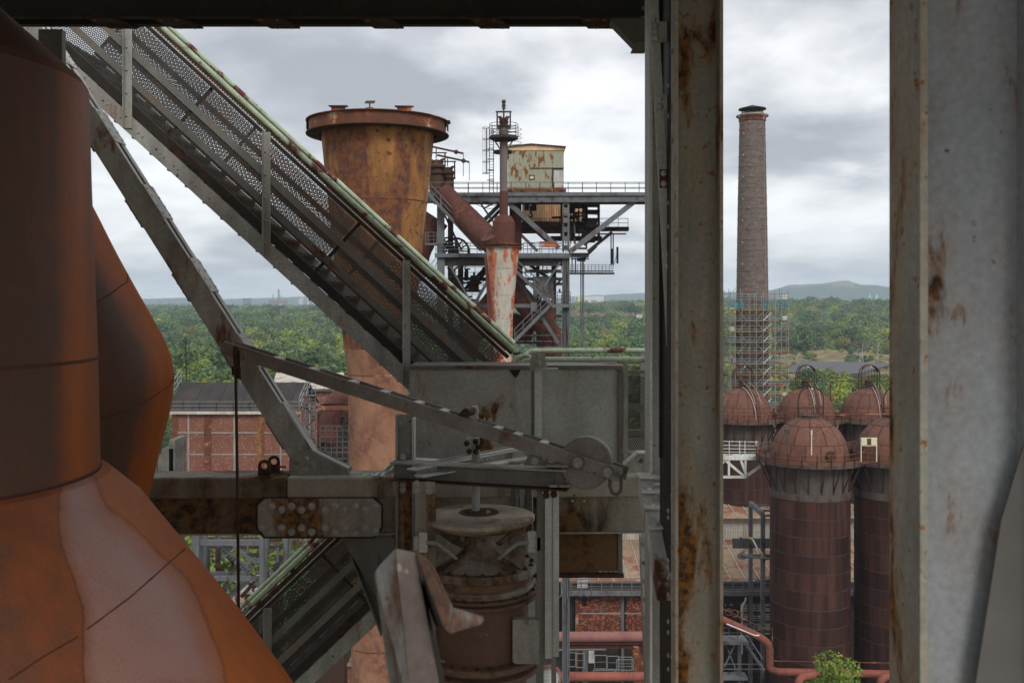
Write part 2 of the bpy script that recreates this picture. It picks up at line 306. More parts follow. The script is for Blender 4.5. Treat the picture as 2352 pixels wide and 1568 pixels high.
def chimneymat():
    m, nt, b = newmat('chimney_brick'); v, raw = objco(nt, False)
    sp = N(nt, 'ShaderNodeSeparateXYZ'); nt.links.new(raw, sp.inputs[0]); cb = N(nt, 'ShaderNodeCombineXYZ')
    at = N(nt, 'ShaderNodeMath', operation='ARCTAN2'); nt.links.new(sp.outputs[0], at.inputs[0]); nt.links.new(sp.outputs[1], at.inputs[1])
    mu = N(nt, 'ShaderNodeMath', operation='MULTIPLY'); nt.links.new(at.outputs[0], mu.inputs[0]); mu.inputs[1].default_value = 2.7
    nt.links.new(mu.outputs[0], cb.inputs[0]); nt.links.new(sp.outputs[2], cb.inputs[1])
    mp = N(nt, 'ShaderNodeMapping'); mp.inputs['Scale'].default_value = (.55, 1.5, 1); mp.inputs['Rotation'].default_value = (0, 0, R(-24)); nt.links.new(cb.outputs[0], mp.inputs[0])
    n = N(nt, 'ShaderNodeTexNoise', i_Scale=1.0, i_Detail=6.0, i_Roughness=.6, i_Distortion=.3); nt.links.new(mp.outputs[0], n.inputs['Vector'])
    c = ramp(nt, n.outputs[0], [(.3, (.10,.096,.098)), (.46, (.135,.118,.108)), (.56, (.17,.136,.112)), (.7, (.205,.152,.115))]).outputs[0]
    br = N(nt, 'ShaderNodeTexBrick'); nt.links.new(cb.outputs[0], br.inputs['Vector'])
    for k, x in (('Scale', 1.0), ('Mortar Size', .015), ('Brick Width', .3), ('Row Height', .16), ('Mortar Smooth', .5)): br.inputs[k].default_value = x
    br.inputs['Color1'].default_value = (1.35,1.3,1.25,1); br.inputs['Color2'].default_value = (.75,.75,.78,1); br.inputs['Mortar'].default_value = (.55,.55,.58,1)
    nt.links.new(mixc(nt, 1.0, c, br.outputs[0], 'MULTIPLY'), b.inputs['Base Color']); b.inputs['Roughness'].default_value = .92
    return m
M['chim'] = chimneymat()
def leafmat(name, stops, tl=.25):
    m, nt, b = newmat(name); v, raw = objco(nt, True)
    oi = N(nt, 'ShaderNodeObjectInfo'); c = ramp(nt, oi.outputs['Random'], stops).outputs[0]
    n = N(nt, 'ShaderNodeTexNoise', i_Scale=.55, i_Detail=4.0, i_Roughness=.6); nt.links.new(raw, n.inputs['Vector'])
    t = ramp(nt, n.outputs[0], [(.3, (.70,.72,.66)), (.5, (1,1,1)), (.7, (1.3,1.25,1.05))]); c = mixc(nt, 1.0, c, t.outputs[0], 'MULTIPLY')
    wn = N(nt, 'ShaderNodeTexWhiteNoise', noise_dimensions='1D'); nt.links.new(oi.outputs['Random'], wn.inputs['W']); jr = ramp(nt, wn.outputs['Value'], [(0, (.65,.68,.66)), (.5, (1.12,1.1,1)), (1, (1.7,1.5,1.1))]); c = mixc(nt, 1.0, c, jr.outputs[0], 'MULTIPLY')
    nt.links.new(c, b.inputs['Base Color']); b.inputs['Roughness'].default_value = .65; b.inputs['Specular IOR Level'].default_value = .2
    tr = N(nt, 'ShaderNodeBsdfTranslucent'); nt.links.new(c, tr.inputs[0]); ms = N(nt, 'ShaderNodeMixShader'); ms.inputs[0].default_value = tl
    nt.links.new(b.outputs[0], ms.inputs[1]); nt.links.new(tr.outputs[0], ms.inputs[2])
    nt.links.new(ms.outputs[0], [x for x in nt.nodes if x.type == 'OUTPUT_MATERIAL'][0].inputs[0]); return m
G_ = [(0, (0.078,0.137,0.046)), (.2, (0.117,0.189,0.046)), (.45, (0.189,0.260,0.047)), (.65, (0.130,0.208,0.065)), (.8, (0.260,0.305,0.058)), (.93, (0.208,0.182,0.058)), (1, (0.078,0.137,0.058))]
M['leaf'] = leafmat('broadleaf', G_)
M['leafd'] = leafmat('dark_leaf', [(0, (0.058,0.111,0.055)), (.5, (0.085,0.143,0.062)), (1, (0.104,0.163,0.047))])
M['leafy'] = leafmat('yellow_leaf', [(0, (0.247,0.273,0.052)), (.5, (0.195,0.169,0.058)), (1, (0.260,0.286,0.065))])
M['leafb'] = leafmat('bright_leaf', [(0, (0.195,0.273,0.052)), (1, (0.169,0.260,0.058))])
M['leafg'] = leafmat('grey_green_leaf', [(0, (0.111,0.169,0.098)), (1, (0.130,0.189,0.104))])
M['bark'] = plain('bark', (.09,.075,.06), .95); M['barkp'] = plain('pale_dead_wood', (.42,.39,.35), .9)
def groundmat():
    m, nt, b = newmat('ground_cover'); v, raw = objco(nt, False)
    n = N(nt, 'ShaderNodeTexNoise', i_Scale=.012, i_Detail=10.0, i_Roughness=.6); nt.links.new(raw, n.inputs['Vector'])
    n2 = N(nt, 'ShaderNodeTexNoise', i_Scale=.12, i_Detail=8.0, i_Roughness=.7); nt.links.new(raw, n2.inputs['Vector'])
    c1 = ramp(nt, n2.outputs[0], [(.32, (.045,.07,.02)), (.45, (.11,.125,.035)), (.55, (.20,.155,.06)), (.68, (.15,.13,.11))])
    c2 = ramp(nt, n2.outputs[0], [(.3, (.03,.05,.02)), (.7, (.07,.09,.03))]); k = ramp(nt, n.outputs[0], [(.42, 0), (.55, 1)])
    c = mixc(nt, k.outputs[0], c2.outputs[0], c1.outputs[0]); nt.links.new(c, b.inputs['Base Color']); b.inputs['Roughness'].default_value = 1; return m
M['ground'] = groundmat()
M['yard'] = plain('works_yard', (.10,.095,.08), 1, .45, .15)
M['scrub'] = plain('dry_scrub', (.19,.15,.075), 1, .5, .08)
M['hill'] = plain('wooded_hill', (.05,.075,.04), 1, .35, .01)
M['heath'] = plain('bare_hilltop', (.17,.15,.09), 1, .25, .01)

# ------------------------------------------------------------------ terrain
mb = MB(); S = 24000
mb.add([(-S,-3000,0),(S,-3000,0),(S,S,0),(-S,S,0)], [(0,1,2,3)]); struct('ground', mb, M['ground'])
mb = MB(); mb.add([(-120,-40,.06),(140,-40,.06),(140,178,.06),(-120,178,.06)], [(0,1,2,3)]); struct('works_yard', mb, M['yard'])
# open ground with dry scrub beyond the chimney
mb = MB(); n = 34; vs = []; rg = random.Random(5)
X0, X1, Y0, Y1 = 95, 330, 470, 800
for j in range(n+1):
    for i in range(n+1):
        u, v = i/n, j/n; e = min(u, v, 1-u, 1-v); e = min(1, e*7)
        vs.append((X0+(X1-X0)*u + (v*60), Y0+(Y1-Y0)*v, .1 + e*(4*abs(math.sin(u*9+v*5)) + rg.random()*1.6 + (6*v))))
mb.add(vs, [(j*(n+1)+i, j*(n+1)+i+1, (j+1)*(n+1)+i+1, (j+1)*(n+1)+i) for j in range(n) for i in range(n)], True)
struct('terrain', mb, M['scrub'])
def hillband(name, pts, rc, hw, mat, r0, r1, az0, az1, mat2=None, bare=None):
    xs = [p[0] for p in pts]; hs = [p[1] for p in pts]
    NA, NR = 420, 22; vs = []; rg = random.Random(3)
    for j in range(NR+1):
        r = r0 + (r1-r0)*j/NR
        for i in range(NA+1):
            px = az0 + (az1-az0)*i/NA; h = float(np.interp(px, xs, hs)); top = (CH + h/F*rc)
            t = (r-rc)/hw; k = math.exp(-t*t); jit = (math.sin(px*.13+j)*.5+math.sin(px*.047+j*2.1))*1.6 + rg.random()*4.5*(k**.5)
            X = (px-HX)/F*r; vs.append((X, r, max(-5, (top-5)*k + jit*k + 1.5*(k > .05))))
    mb = MB(); mb.add(vs, [(j*(NA+1)+i, j*(NA+1)+i+1, (j+1)*(NA+1)+i+1, (j+1)*(NA+1)+i) for j in range(NR) for i in range(NA)], True)
    o = struct(name, mb, mat)
    if mat2:
        o.data.materials.append(mat2)
        for p in o.data.polygons:
            c = p.center
            px = c.x/c.y*F+HX
            if bare(px, c.z): p.material_index = 1
    return o
hillband('hills', [(-800,8),(0,10),(340,11),(420,13),(500,10),(640,14),(740,17),(900,15),(1100,10),(1250,12),(1320,17),(1400,21),(1485,25),(1600,27),(1680,27),(1760,22),(1900,20),(2300,16),(3200,10)], 7600, 1500, M['hill'], 5600, 9000, -900, 3300)
hillband('hills', [(1640,0),(1700,8),(1750,26),(1790,36),(1815,43),(1840,44),(1900,48),(1935,53),(1950,52),(1975,44),(2010,43),(2045,39),(2120,37),(2250,24),(2420,0)], 6000, 650, M['hill'], 4800, 7200, 1600, 2480,
         M['heath'], lambda px, z: z > CH + 39/F*6000 - (abs(px-1900)*.18) and 1812 < px < 1962)

# ------------------------------------------------------------------ trees
def crown_mesh(name, seed, h, rad, zc, nl, leaf, lobes, mat, stretch=1.0, low=.25):
    rg = np.random.RandomState(seed); cs = []
    for i in range(lobes):
        d = rg.normal(size=3); d /= np.linalg.norm(d); k = rg.uniform(.35, .82)
        c = np.array([d[0]*rad*k, d[1]*rad*k, zc*h + d[2]*h*(1-zc)*k*stretch]); rl = rad*rg.uniform(.34, .55)
        if c[2] - rl < low*h: c[2] = low*h + rl
        if c[2] + rl*1.05 > h: c[2] = h - rl*1.05
        cs.append((c, rl))
    L_ = np.array([c for c, r in cs]); RR = np.array([r for c, r in cs]); w_ = RR**2/np.sum(RR**2)
    idx = rg.choice(lobes, nl, p=w_); d = rg.normal(size=(nl, 3)); d /= np.linalg.norm(d, axis=1)[:, None]
    flat = rg.uniform(.72, 1.06, size=(nl, 1)); c = L_[idx] + d*(RR[idx][:, None]*flat)*np.array([1, 1, .85])
    nrm = d + rg.normal(scale=.45, size=(nl, 3)) + np.array([0, 0, .25]); nrm /= np.linalg.norm(nrm, axis=1)[:, None]
    t = np.cross(nrm, rg.normal(size=(nl, 3))); t /= np.linalg.norm(t, axis=1)[:, None]; bt = np.cross(nrm, t)
    s = leaf*rg.uniform(.6, 1.25, size=(nl, 1)); e = s*rg.uniform(.55, 1, size=(nl, 1))
    q = np.stack([c - t*s - bt*e*.3, c + bt*e*-.9 + t*s*.2, c + t*s + bt*e*.2, c + bt*e - t*s*.3], 1).reshape(-1, 3)
    me = bpy.data.meshes.new(name); me.vertices.add(nl*4); me.vertices.foreach_set('co', q.ravel())
    me.loops.add(nl*4); me.loops.foreach_set('vertex_index', np.arange(nl*4, dtype=np.int32)); me.polygons.add(nl)
    me.polygons.foreach_set('loop_start', np.arange(0, nl*4, 4, dtype=np.int32)); me.update(calc_edges=True); me.materials.append(mat)
    return me, cs
def trunk_mesh(name, h, r, cs, mat=None):
    mb = MB(); top = Vector((0, 0, h*.62)); mb.tube([(0,0,-.3), (0,0,h*.25), top], [r*1.25, r*.85, r*.35], 7)
    for c, rl in cs[:6]:
        b = Vector((0, 0, h*.22 + .2*h*random.random())); mb.tube([b, b.lerp(Vector(c), .5)+Vector((0,0,.3)), Vector(c)], [r*.5, r*.3, r*.1], 5)
    me = mb.mesh(name); me.materials.append(mat or M['bark']); return me
KINDS = []   # (thing name, label stem, crown, trunk)
def kind(label, seed, h, rad, zc, nl, leaf, lobes, mat, stretch=1, low=.25):
    me, cs = crown_mesh('crown', seed, h, rad, zc, nl, leaf, lobes, mat, stretch, low); KINDS.append((label, me, trunk_mesh('trunk', h, .28, cs), h))
kind('mid green tree with rounded crown', 1, 17, 6.4, .58, 7000, .26, 16, M['leaf'])
kind('olive green tree with wide crown', 2, 15, 7.0, .55, 7000, .27, 18, M['leaf'])
kind('tall dark green dense tree', 3, 20, 6.6, .56, 7600, .27, 18, M['leafd'])
kind('loose yellowish green tree', 4, 14, 5.2, .58, 5600, .25, 13, M['leafy'])
kind('grey green feathery tree', 5, 19, 5.6, .56, 6400, .25, 16, M['leafg'], 1.1)
kind('bright green bushy tree', 6, 11, 5.0, .52, 5200, .24, 13, M['leafb'], 1, .1)
kind('slim columnar dark poplar', 7, 22, 2.4, .52, 4400, .22, 14, M['leafd'], 1.5, .06)
kind('low rounded green shrub tree', 8, 8, 4.4, .5, 4000, .22, 10, M['leaf'], 1, .04)
stuffcrowns = []
for i, (mt, h, rad) in enumerate(((M['leaf'], 17, 6.8), (M['leaf'], 15, 7.4), (M['leafd'], 19, 6.6), (M['leafy'], 14, 6), (M['leafg'], 18, 6.2), (M['leaf'], 16, 7))):
    me, _ = crown_mesh('far_crown', 50+i, h, rad, .55, 1300, .62, 15, mt, 1, .05); stuffcrowns.append(me)
KEEP = [(-70, -18, 40, 172), (-18, 100, 30, 168), (30, 62, 168, 212), (60, 130, 430, 560)]     # built-up plots
def blocked(x, y):
    for a, b, c, d in KEEP:
        if a < x < b and c < y < d: return True
    if y > 470 and y < 790 and X0 + (y-Y0)*.18 < x < X1+60: return True
    return False
def rise(x, y):
    px = x/max(y, 1)*F+HX; k = float(np.interp(px, [300, 900, 1300, 1700, 2100], [6, 10, 17, 23, 21]))
    return k*math.exp(-((y-1650)/480)**2)
mb = MB(); NA, NR = 70, 30; vs = []
for j in range(NR+1):
    yy = 700+(3000-700)*j/NR
    for i in range(NA+1): xx = -yy*.62+yy*1.24*i/NA; vs.append((xx, yy, rise(xx, yy)+.05-(1.0 if j in (0, NR) else 0)))
mb.add(vs, [(j*(NA+1)+i, j*(NA+1)+i+1, (j+1)*(NA+1)+i+1, (j+1)*(NA+1)+i) for j in range(NR) for i in range(NA)], True); struct('terrain', mb, M['ground'])
rt = random.Random(11); near = []; far = []
def inwin(px): return 330 < px < 800 or 1300 < px < 1492 or 1655 < px < 2055
y = 172.0; rows = []
while y < 3600:
    step = 8.6 if y < 500 else 8.6 + (y-500)*.0042
    half = y*.62
    x = -half
    while x < half:
        xx = x + rt.uniform(-.42, .42)*step; yy = y + rt.uniform(-.42, .42)*step; px = xx/yy*F + HX
        if not blocked(xx, yy) and rt.random() < .93: rows.append((xx, yy, px, step))
        x += step
    y += step*.95
rows.sort(key=lambda t: t[1]); cnt = 0
zone = lambda px, y: ('beyond the brick hall' if px < 800 else 'seen under the furnace top walkway' if px < 1500 else 'behind the stoves and the scaffolded chimney')
def place(px, y):
    marks = [(365,'by the curved duct edge'),(400,'right of the curved duct'),(440,'above the left roof corner'),(480,'left of the rod'),(520,'behind the rod'),(560,'crossed by the brace'),(610,'right of the brace'),(660,'above the hall roof middle'),(710,'above the hall gable'),(760,'left of the rusty stack'),(805,'touching the rusty stack'),
        (1335,'left of the hanging cables'),(1375,'right of the hanging cables'),(1420,'midway along the green rail'),(1460,'near the riveted column'),(1500,'against the riveted column'),
        (1690,'left of the chimney'),(1760,'behind the scaffold'),(1800,'at the scaffold right side'),(1840,'left of the middle far dome'),(1880,'above the middle far dome'),(1930,'between two far domes'),(1975,'left of the right far dome'),(2015,'above the right far dome'),(2060,'against the near right column')]
    for m_, t_ in marks:
        if px < m_: return t_
    return 'far right'
def rowof(y): return 'frontmost' if y < 205 else 'second row' if y < 235 else 'third row' if y < 265 else 'fourth row' if y < 295 else 'fifth row' if y < 325 else 'sixth row' if y < 355 else 'back row'
protos = {}
for (x, y, px, st) in rows:
    if inwin(px) and cnt < 285:
        cnt += 1; k = rt.choices(range(8), (5, 5, 4, 1.6, 3, 2.2, .8, 2.2))[0]
        lab, cm, tm, h = KINDS[k]; s = rt.uniform(.82, 1.22)
        if y < 190 or (px > 1650 and y < 235): s *= .8
        if px > 1775 and y > 240: s *= .62
        
        o = thing('tree', f"{lab}, {rowof(y)}, {place(px, y)}", 'tree', (x, y, 0), 'trees of the wood ' + zone(px, y))
        o.rotation_euler = (0, 0, rt.uniform(0, 6.28)); o.scale = (s*rt.uniform(.92, 1.1),)*2 + (s,)
        piece('trunk', tm, o, (x, y, 0)); piece('crown', cm, o, (x, y, 0))
    else: far.append((x, y, rise(x, y), (.6 if 1775 < px < 2200 and y < 480 else 1)*rt.choice((.6, .8, .95, 1.1, 1.3, 1.5))*rt.uniform(.9, 1.1)*(1 if y < 500 else 1+(y-500)*.00022)))
y = 3600.0
while y < 6300:                                           # the plain beyond, wider spaced
    st = 27 + (y-3600)*.006; x = -y*.6
    while x < y*.6:
        if rt.random() < .8: far.append((x+rt.uniform(-12, 12), y+rt.uniform(-12, 12), rt.uniform(-2, 2), rt.uniform(1.2, 2.2)))
        x += st
    y += st
# scrub and small bushes on the open ground
for i in range(420):
    v = rt.random(); yy = Y0 + (Y1-Y0)*v; xx = X0 + 60*v + (X1-X0)*rt.random()
    far.append((xx, yy, 2.0+5*v, rt.uniform(.12, .42)))
cc = bpy.data.collections.new('woodland_parts')
for me in stuffcrowns:
    o = bpy.data.objects.new('woodland_crown', me); cc.objects.link(o)
me = bpy.data.meshes.new('woodland'); me.from_pydata([f[:3] for f in far], [], [])
at = me.attributes.new('sz', 'FLOAT', 'POINT'); at.data.foreach_set('value', [f[3] for f in far])
wd = bpy.data.objects.new('woodland', me); col.objects.link(wd); wd['kind'] = 'stuff'; wd['label'] = 'wide belt of mixed green woodland reaching to the hazy horizon'; wd['category'] = 'woodland'
gn = bpy.data.node_groups.new('woodland', 'GeometryNodeTree')
gn.interface.new_socket('Geometry', in_out='INPUT', socket_type='NodeSocketGeometry'); gn.interface.new_socket('Geometry', in_out='OUTPUT', socket_type='NodeSocketGeometry')
gi = gn.nodes.new('NodeGroupInput'); go = gn.nodes.new('NodeGroupOutput'); ip = gn.nodes.new('GeometryNodeInstanceOnPoints')
ci = gn.nodes.new('GeometryNodeCollectionInfo'); ci.inputs[0].default_value = cc; ci.inputs['Separate Children'].default_value = True; ci.inputs['Reset Children'].default_value = True
na = gn.nodes.new('GeometryNodeInputNamedAttribute'); na.data_type = 'FLOAT'; na.inputs[0].default_value = 'sz'
rr = gn.nodes.new('FunctionNodeRandomValue'); rr.data_type = 'FLOAT_VECTOR'; rr.inputs[1].default_value = (0, 0, 6.28)
ri = gn.nodes.new('FunctionNodeRandomValue'); ri.data_type = 'INT'; ri.inputs[4].default_value = 0; ri.inputs[5].default_value = 5
gl = gn.links.new; gl(gi.outputs[0], ip.inputs['Points']); gl(ci.outputs[0], ip.inputs['Instance']); ip.inputs['Pick Instance'].default_value = True
gl(ri.outputs[2], ip.inputs['Instance Index']); gl(rr.outputs[0], ip.inputs['Rotation']); gl(na.outputs[0], ip.inputs['Scale']); gl(ip.outputs[0], go.inputs[0])
mo = wd.modifiers.new('scatter', 'NODES'); mo.node_group = gn

def special_tree(k, loc, s, label, group=None, rz=0):
    lab, cm, tm, h = KINDS[k]; o = thing('tree', label, 'tree', loc, group); o.scale = (s,)*3 if not isinstance(s, tuple) else s; o.rotation_euler = (0, 0, rz)
    piece('trunk', tm, o, loc); piece('crown', cm, o, loc); return o
def at(px, Y, z=0): return Vector(((px-HX)/F*Y, Y, z))
special_tree(6, at(487, 1150), 1.5, 'left of two tall dark poplars rising above the wood left of the brace')
special_tree(6, at(494, 1165), 1.35, 'lower dark poplar touching the taller one left of the diagonal brace')
special_tree(6, at(749, 1400), 1.35, 'single narrow poplar rising above the wood beside the stair')
special_tree(6, at(1841, 1000), (1.6, 1.6, 1.5), 'dark upright poplar in front of the pale apartment blocks')
special_tree(4, at(1955, 640), (.7, .7, .95), 'slender grey green tree at the edge of the open ground')
special_tree(2, at(735, 500), 1.25, 'large rounded grey green poplar right of the crossing lever beam')
special_tree(4, at(700, 480), 1.1, 'feathery tree just behind the lever beam left of the rusty stack')
special_tree(5, at(382, 140), (1.2, 1.2, 1.0), 'bright green bush tree at the left corner of the brick hall')
special_tree(0, at(388, 150), 1.05, 'green tree with yellowing leaves left of the brick hall')
special_tree(5, at(1795, 205), (.9, .9, 2.0), 'bright green tree between the chimney scaffold and middle dome')
special_tree(5, at(1935, 215), (1.2, 1.2, 2.1), 'pale green birch like tree between the middle and right domes')
special_tree(5, at(1912, 240), (1.2, 1.2, 2.0), 'yellow green tree just right of the middle far dome')
special_tree(5, at(2040, 240), (1.0, 1.0, 2.3), 'light green tree cut off by the right column beside the far dome')
# the leafy tree in front of the nearest stove, finer leaves
me, cs = crown_mesh('crown', 91, 16.0, 2.75, .72, 5200, .14, 15, M['leafb'], 1.0, .45)
o = thing('tree', 'bright yellow green young tree top in front of the nearest stove', 'tree', at(1912, 84)); o_me = trunk_mesh('trunk', 16.0, .15, cs)
piece('trunk', o_me, o, at(1912, 84)); piece('crown', me, o, at(1912, 84))
def dead_tree(loc, h, label, seed):
    rg = random.Random(seed); mb = MB(); L0 = Vector(loc)
    mb.tube([L0, L0+Vector((0,0,h*.5)), L0+Vector((rg.uniform(-.5,.5),0,h))], [.3,.2,.05], 5)
    for i in range(9):
        z = h*(.35+.06*i); a = rg.uniform(0, 6.28); b = L0+Vector((0,0,z)); e = b+Vector((math.cos(a)*h*.25, math.sin(a)*h*.25, h*.22)); mb.tube([b, b.lerp(e,.5)+Vector((0,0,-.3)), e], [.1,.07,.03], 4)
        mb.tube([b.lerp(e,.5), e+Vector((rg.uniform(-1,1), 0, 1))], [.05,.02], 4)
    o = thing('dead_tree', label, 'dead tree', loc); part('trunk', mb, M['barkp'], o)
dead_tree(at(1982, 600, 4), 19, 'leafless pale dead tree, left of the two bare trees on the open ground', 1)
dead_tree(at(2016, 610, 4), 20, 'leafless pale dead tree beside the right column, on the open ground', 2)
dead_tree(at(1832, 590, 4), 12, 'short leafless dead tree at the wood edge right of the scaffold', 3)

# ------------------------------------------------------------------ far buildings
def block(mb, px0, px1, yt, yb, Y, dep): a = P(px0, yb, Y); b = P(px1, yt, Y); mb.box((a.x, Y, min(a.z, b.z)), (b.x, Y+dep, b.z))
M['pale'] = plain('pale_render', (.62,.62,.60), .8, .08, .05); M['slate'] = plain('dark_cladding', (.10,.095,.10), .8, .1, .05)
M['tile'] = plain('red_brown_tile', (.17,.095,.085), .9, .15, .1); M['copper'] = plain('verdigris_copper', (.28,.52,.42), .6, .08, .1); M['redbr'] = plain('red_masonry', (.16,.085,.065), .9, .1, .1)
def flats(label, spans, Y, body, wins):
    a = P(spans[0][0], 740, Y); o = thing('apartment_block', label, 'apartment block', (a.x, Y, 0), 'apartment blocks in the wood')
    for (x0, x1, yt, yb, dep, mt) in spans: mb = MB(); block(mb, x0, x1, yt, yb+60, Y, dep); part('wall', mb, mt, o)
    for (x0, x1, yt, yb, nx, ny) in wins:
        for i in range(nx):
            for j in range(ny):
                mb = MB(); wx = (x1-x0)/nx; wy = (yb-yt)/ny; a = P(x0+wx*(i+.15), yt+wy*(j+.8), Y); b = P(x0+wx*(i+.75), yt+wy*(j+.25), Y)
                mb.box((a.x, Y-.35, a.z), (b.x, Y-.002, b.z)); part('window', mb, M['pale'] if (mt_dark := body) else M['wind'], o)
flats('dark clad apartment block with white balconies, farther right of the two', [(1895,1950,711,728,14,M['slate']), (1915,1924,706.5,711,8,M['pale'])], 1500, True, [(1897,1949,713,728,9,3)])
flats('long low pale apartment row left of the dark clad block', [(1796,1838,721,732,14,M['pale']), (1838,1862,717,733,14,M['pale']), (1862,1893,718,731,14,M['pale'])], 1350, False, [(1800,1890,721,732,14,2)])
def church(px, lab):
    Y = 2000; c = at(px, Y); o = thing('church_spire', lab, 'church spire', (c.x, Y, 0), 'twin green church spires')
    z0 = P(0, 697, Y).z; mb = MB(); mb.box((c.x-5, Y-5, 0), (c.x+5, Y+5, z0)); part('tower', mb, M['redbr'], o)
    mb = MB(); mb.lathe((c.x, Y, z0), [(6.4, -.5), (5.6, 3.5), (.05, 22)], 8, smooth=False); part('spire', mb, M['copper'], o)
    mb = MB(); mb.bar((c.x, Y, z0+21), (c.x, Y, z0+25), .25); part('cross', mb, M['slate'], o)
church(1998, 'left of the twin pale green church spires on the skyline'); church(2013.5, 'right of the twin pale green church spires on the skyline')
def simple(name, label, cat, parts, loc):
    o = thing(name, label, cat, loc)
    for nm, fn, mt in parts: mb = MB(); fn(mb); part(nm, mb, mt, o)
    return o
c = P(0, 0, 2600)
def whb(mb): block(mb, 1328, 1387, 680, 705, 2600, 60)
def yel(mb): block(mb, 1322, 1333, 680, 690, 2590, 3)
o = simple('warehouse', 'long white flat warehouse with a yellow and blue letter sign', 'warehouse', [('wall', whb, M['pale'])], (P(1330, 700, 2600).x, 2600, 0))
mb = MB(); block(mb, 1321.5, 1329.5, 680.5, 693, 2597, 3); M['signy'] = plain('sign_yellow', (.75,.68,.10), .6, .02); M['signb'] = plain('sign_blue', (.05,.12,.42), .6, .02); part('sign_board', mb, M['signy'], o)
mb = MB()
for (a, b, c_, d) in ((1323.2,1324.9,682.5,691), (1324.9,1328,682.5,684.1), (1324.9,1327.5,686,687.5), (1324.9,1328,689.4,691)): block(mb, a, b, c_, d, 2596.2, .7)
part('letter_e', mb, M['signb'], o)
def gable(mbw, mbr, px0, px1, ye, yr, yb, Y, dep):
    a = P(px0, yb, Y); b = P(px1, ye, Y); zr = P(0, yr, Y).z; mbw.box((a.x, Y, a.z-20), (b.x, Y+dep, b.z))
    mbr.add([(a.x-.5, Y-.6, b.z), (b.x+.5, Y-.6, b.z), (b.x+.5, Y+dep+.6, b.z), (a.x-.5, Y+dep+.6, b.z), (a.x+2, Y+dep/2, zr), (b.x-2, Y+dep/2, zr)], [(0,1,5,4),(1,2,5),(2,3,4,5),(3,0,4),(0,3,2,1)])
vil = [(1308,1340,727,719,733,1200), (1340,1352,725,716,733,1190), (1352,1398,727,720,734,1180), (1398,1410,724,709.5,733,1175), (1410,1450,728,719,734,1170), (1450,1461,726,717,735,1165), (1462,1476,722,719,735,1160)]
for i, (a, b, ye, yr, yb, Y) in enumerate(vil):
    lab = ['long reddish roof at the left end of the school like row', 'small steep gable between the long roofs', 'long reddish roof left of the pyramid roof', 'house with a tall pyramid roof in the row beyond the wood', 'long reddish roof right of the pyramid roof', 'brick house end at the right of the roof row', 'pale house beside the riveted column, beyond the wood'][i]
    o = thing('house', lab, 'house', (P(a, 0, Y).x, Y, 0), 'reddish roofs beyond the wood'); w_, r_ = MB(), MB(); gable(w_, r_, a, b, ye, yr, yb, Y, 12)
    part('wall', w_, M['redbr'] if i < 6 else M['pale'], o); part('roof', r_, M['tile'], o)
# far industry on the left
Yf = 4800
def mast(px, yt, yb, r, lab, nm='chimney', cat='chimney', mt='slate', grp=None, Y=Yf, r2=None):
    a = P(px, yb, Y); b = P(px, yt, Y); mb = MB(); mb.lathe((a.x, Y, 0), [(r, a.z-60), (r2 or r*.75, b.z), (.01, b.z+.1)], 10)
    return single(nm, lab, cat, mb, M[mt], (a.x, Y, 0), grp)
mast(640, 664, 700, 5, 'tallest dark chimney of the distant factory', r2=4); mast(627, 675, 700, 2.4, 'thin chimney left of the tallest distant one'); mast(645.5, 678, 700, 2, 'short thin chimney right of the tallest distant one')
mb = MB(); block(mb, 617, 656, 689, 706, Yf-20, 40); single('factory', 'low red brown factory under the tall distant chimneys', 'factory', mb, M['redbr'], (P(617,0,Yf).x, Yf-20, 0))
mb = MB(); a = P(568, 700, 4500); mb.lathe((a.x, 4500, 0), [(19, 0), (18.5, CH+1), (17, CH+11), (18, CH+24), (16, CH+24), (15, CH+14)], 20); single('cooling_tower', 'squat grey cooling tower on the hazy skyline', 'cooling tower', mb, M['slate'], (a.x, 4500, 0))
rg = random.Random(8)
for i in range(16):
    px = rg.uniform(560, 735); yt = rg.uniform(683, 694)
    if i < 9: mast(rg.uniform(680, 735), rg.uniform(679, 691), 705, rg.uniform(1.5, 4), 'pale refinery column of the distant works right of the chimneys', 'refinery_column', 'column', 'pale', 'pale refinery columns far away', Y=4600+10*i)
    mb = MB(); Yb = rg.uniform(3700, 4700); block(mb, px, px+rg.uniform(3, 11), 700+rg.uniform(-2, 6), 712, Yb, 30)
    single('building', ('low building of the distant town, ' + ('left of the cooling tower' if px < 568 else 'between cooling tower and factory' if px < 600 else 'left end of the factory' if px < 625 else 'below the tall chimney' if px < 650 else 'right of the factory' if px < 680 else 'below the refinery columns' if px < 710 else 'against the stair')), 'building', mb, M[rg.choice(('pale', 'redbr', 'pale', 'tile'))], (P(px,0,Yb).x, Yb, 0), 'low buildings of the distant town')
for i in range(8):
    px = rg.uniform(1960, 2046); mb = MB(); Yb = rg.uniform(3900, 4600); block(mb, px, px+rg.uniform(3, 9), 686+rg.uniform(0, 6), 700, Yb, 25)
    single('building', 'pale distant building ' + ('left of the church spires' if px < 1990 else 'between the church spires' if px < 2012 else 'just right of the church spires' if px < 2030 else 'between the spires and the right column'), 'building', mb, M['pale'], (P(px,0,Yb).x, Yb, 0), 'pale distant buildings near the spires')
def pylon(px, yt, Y, lab):
    mb = MB(); c = P(px, yt, Y); h = c.z; w_ = h*.10
    for s1 in (-1, 1):
        for s2 in (-1, 1): mb.bar((c.x+s1*w_, Y+s2*w_, 0), (c.x+s1*.4, Y+s2*.4, h), .7)
    for k in (.72, .82, .92): mb.bar((c.x-h*.16, Y, h*k), (c.x+h*.16, Y, h*k), .8)
    single('pylon', lab, 'pylon', mb, M['scafg'], (c.x, Y, 0), 'far pylons')
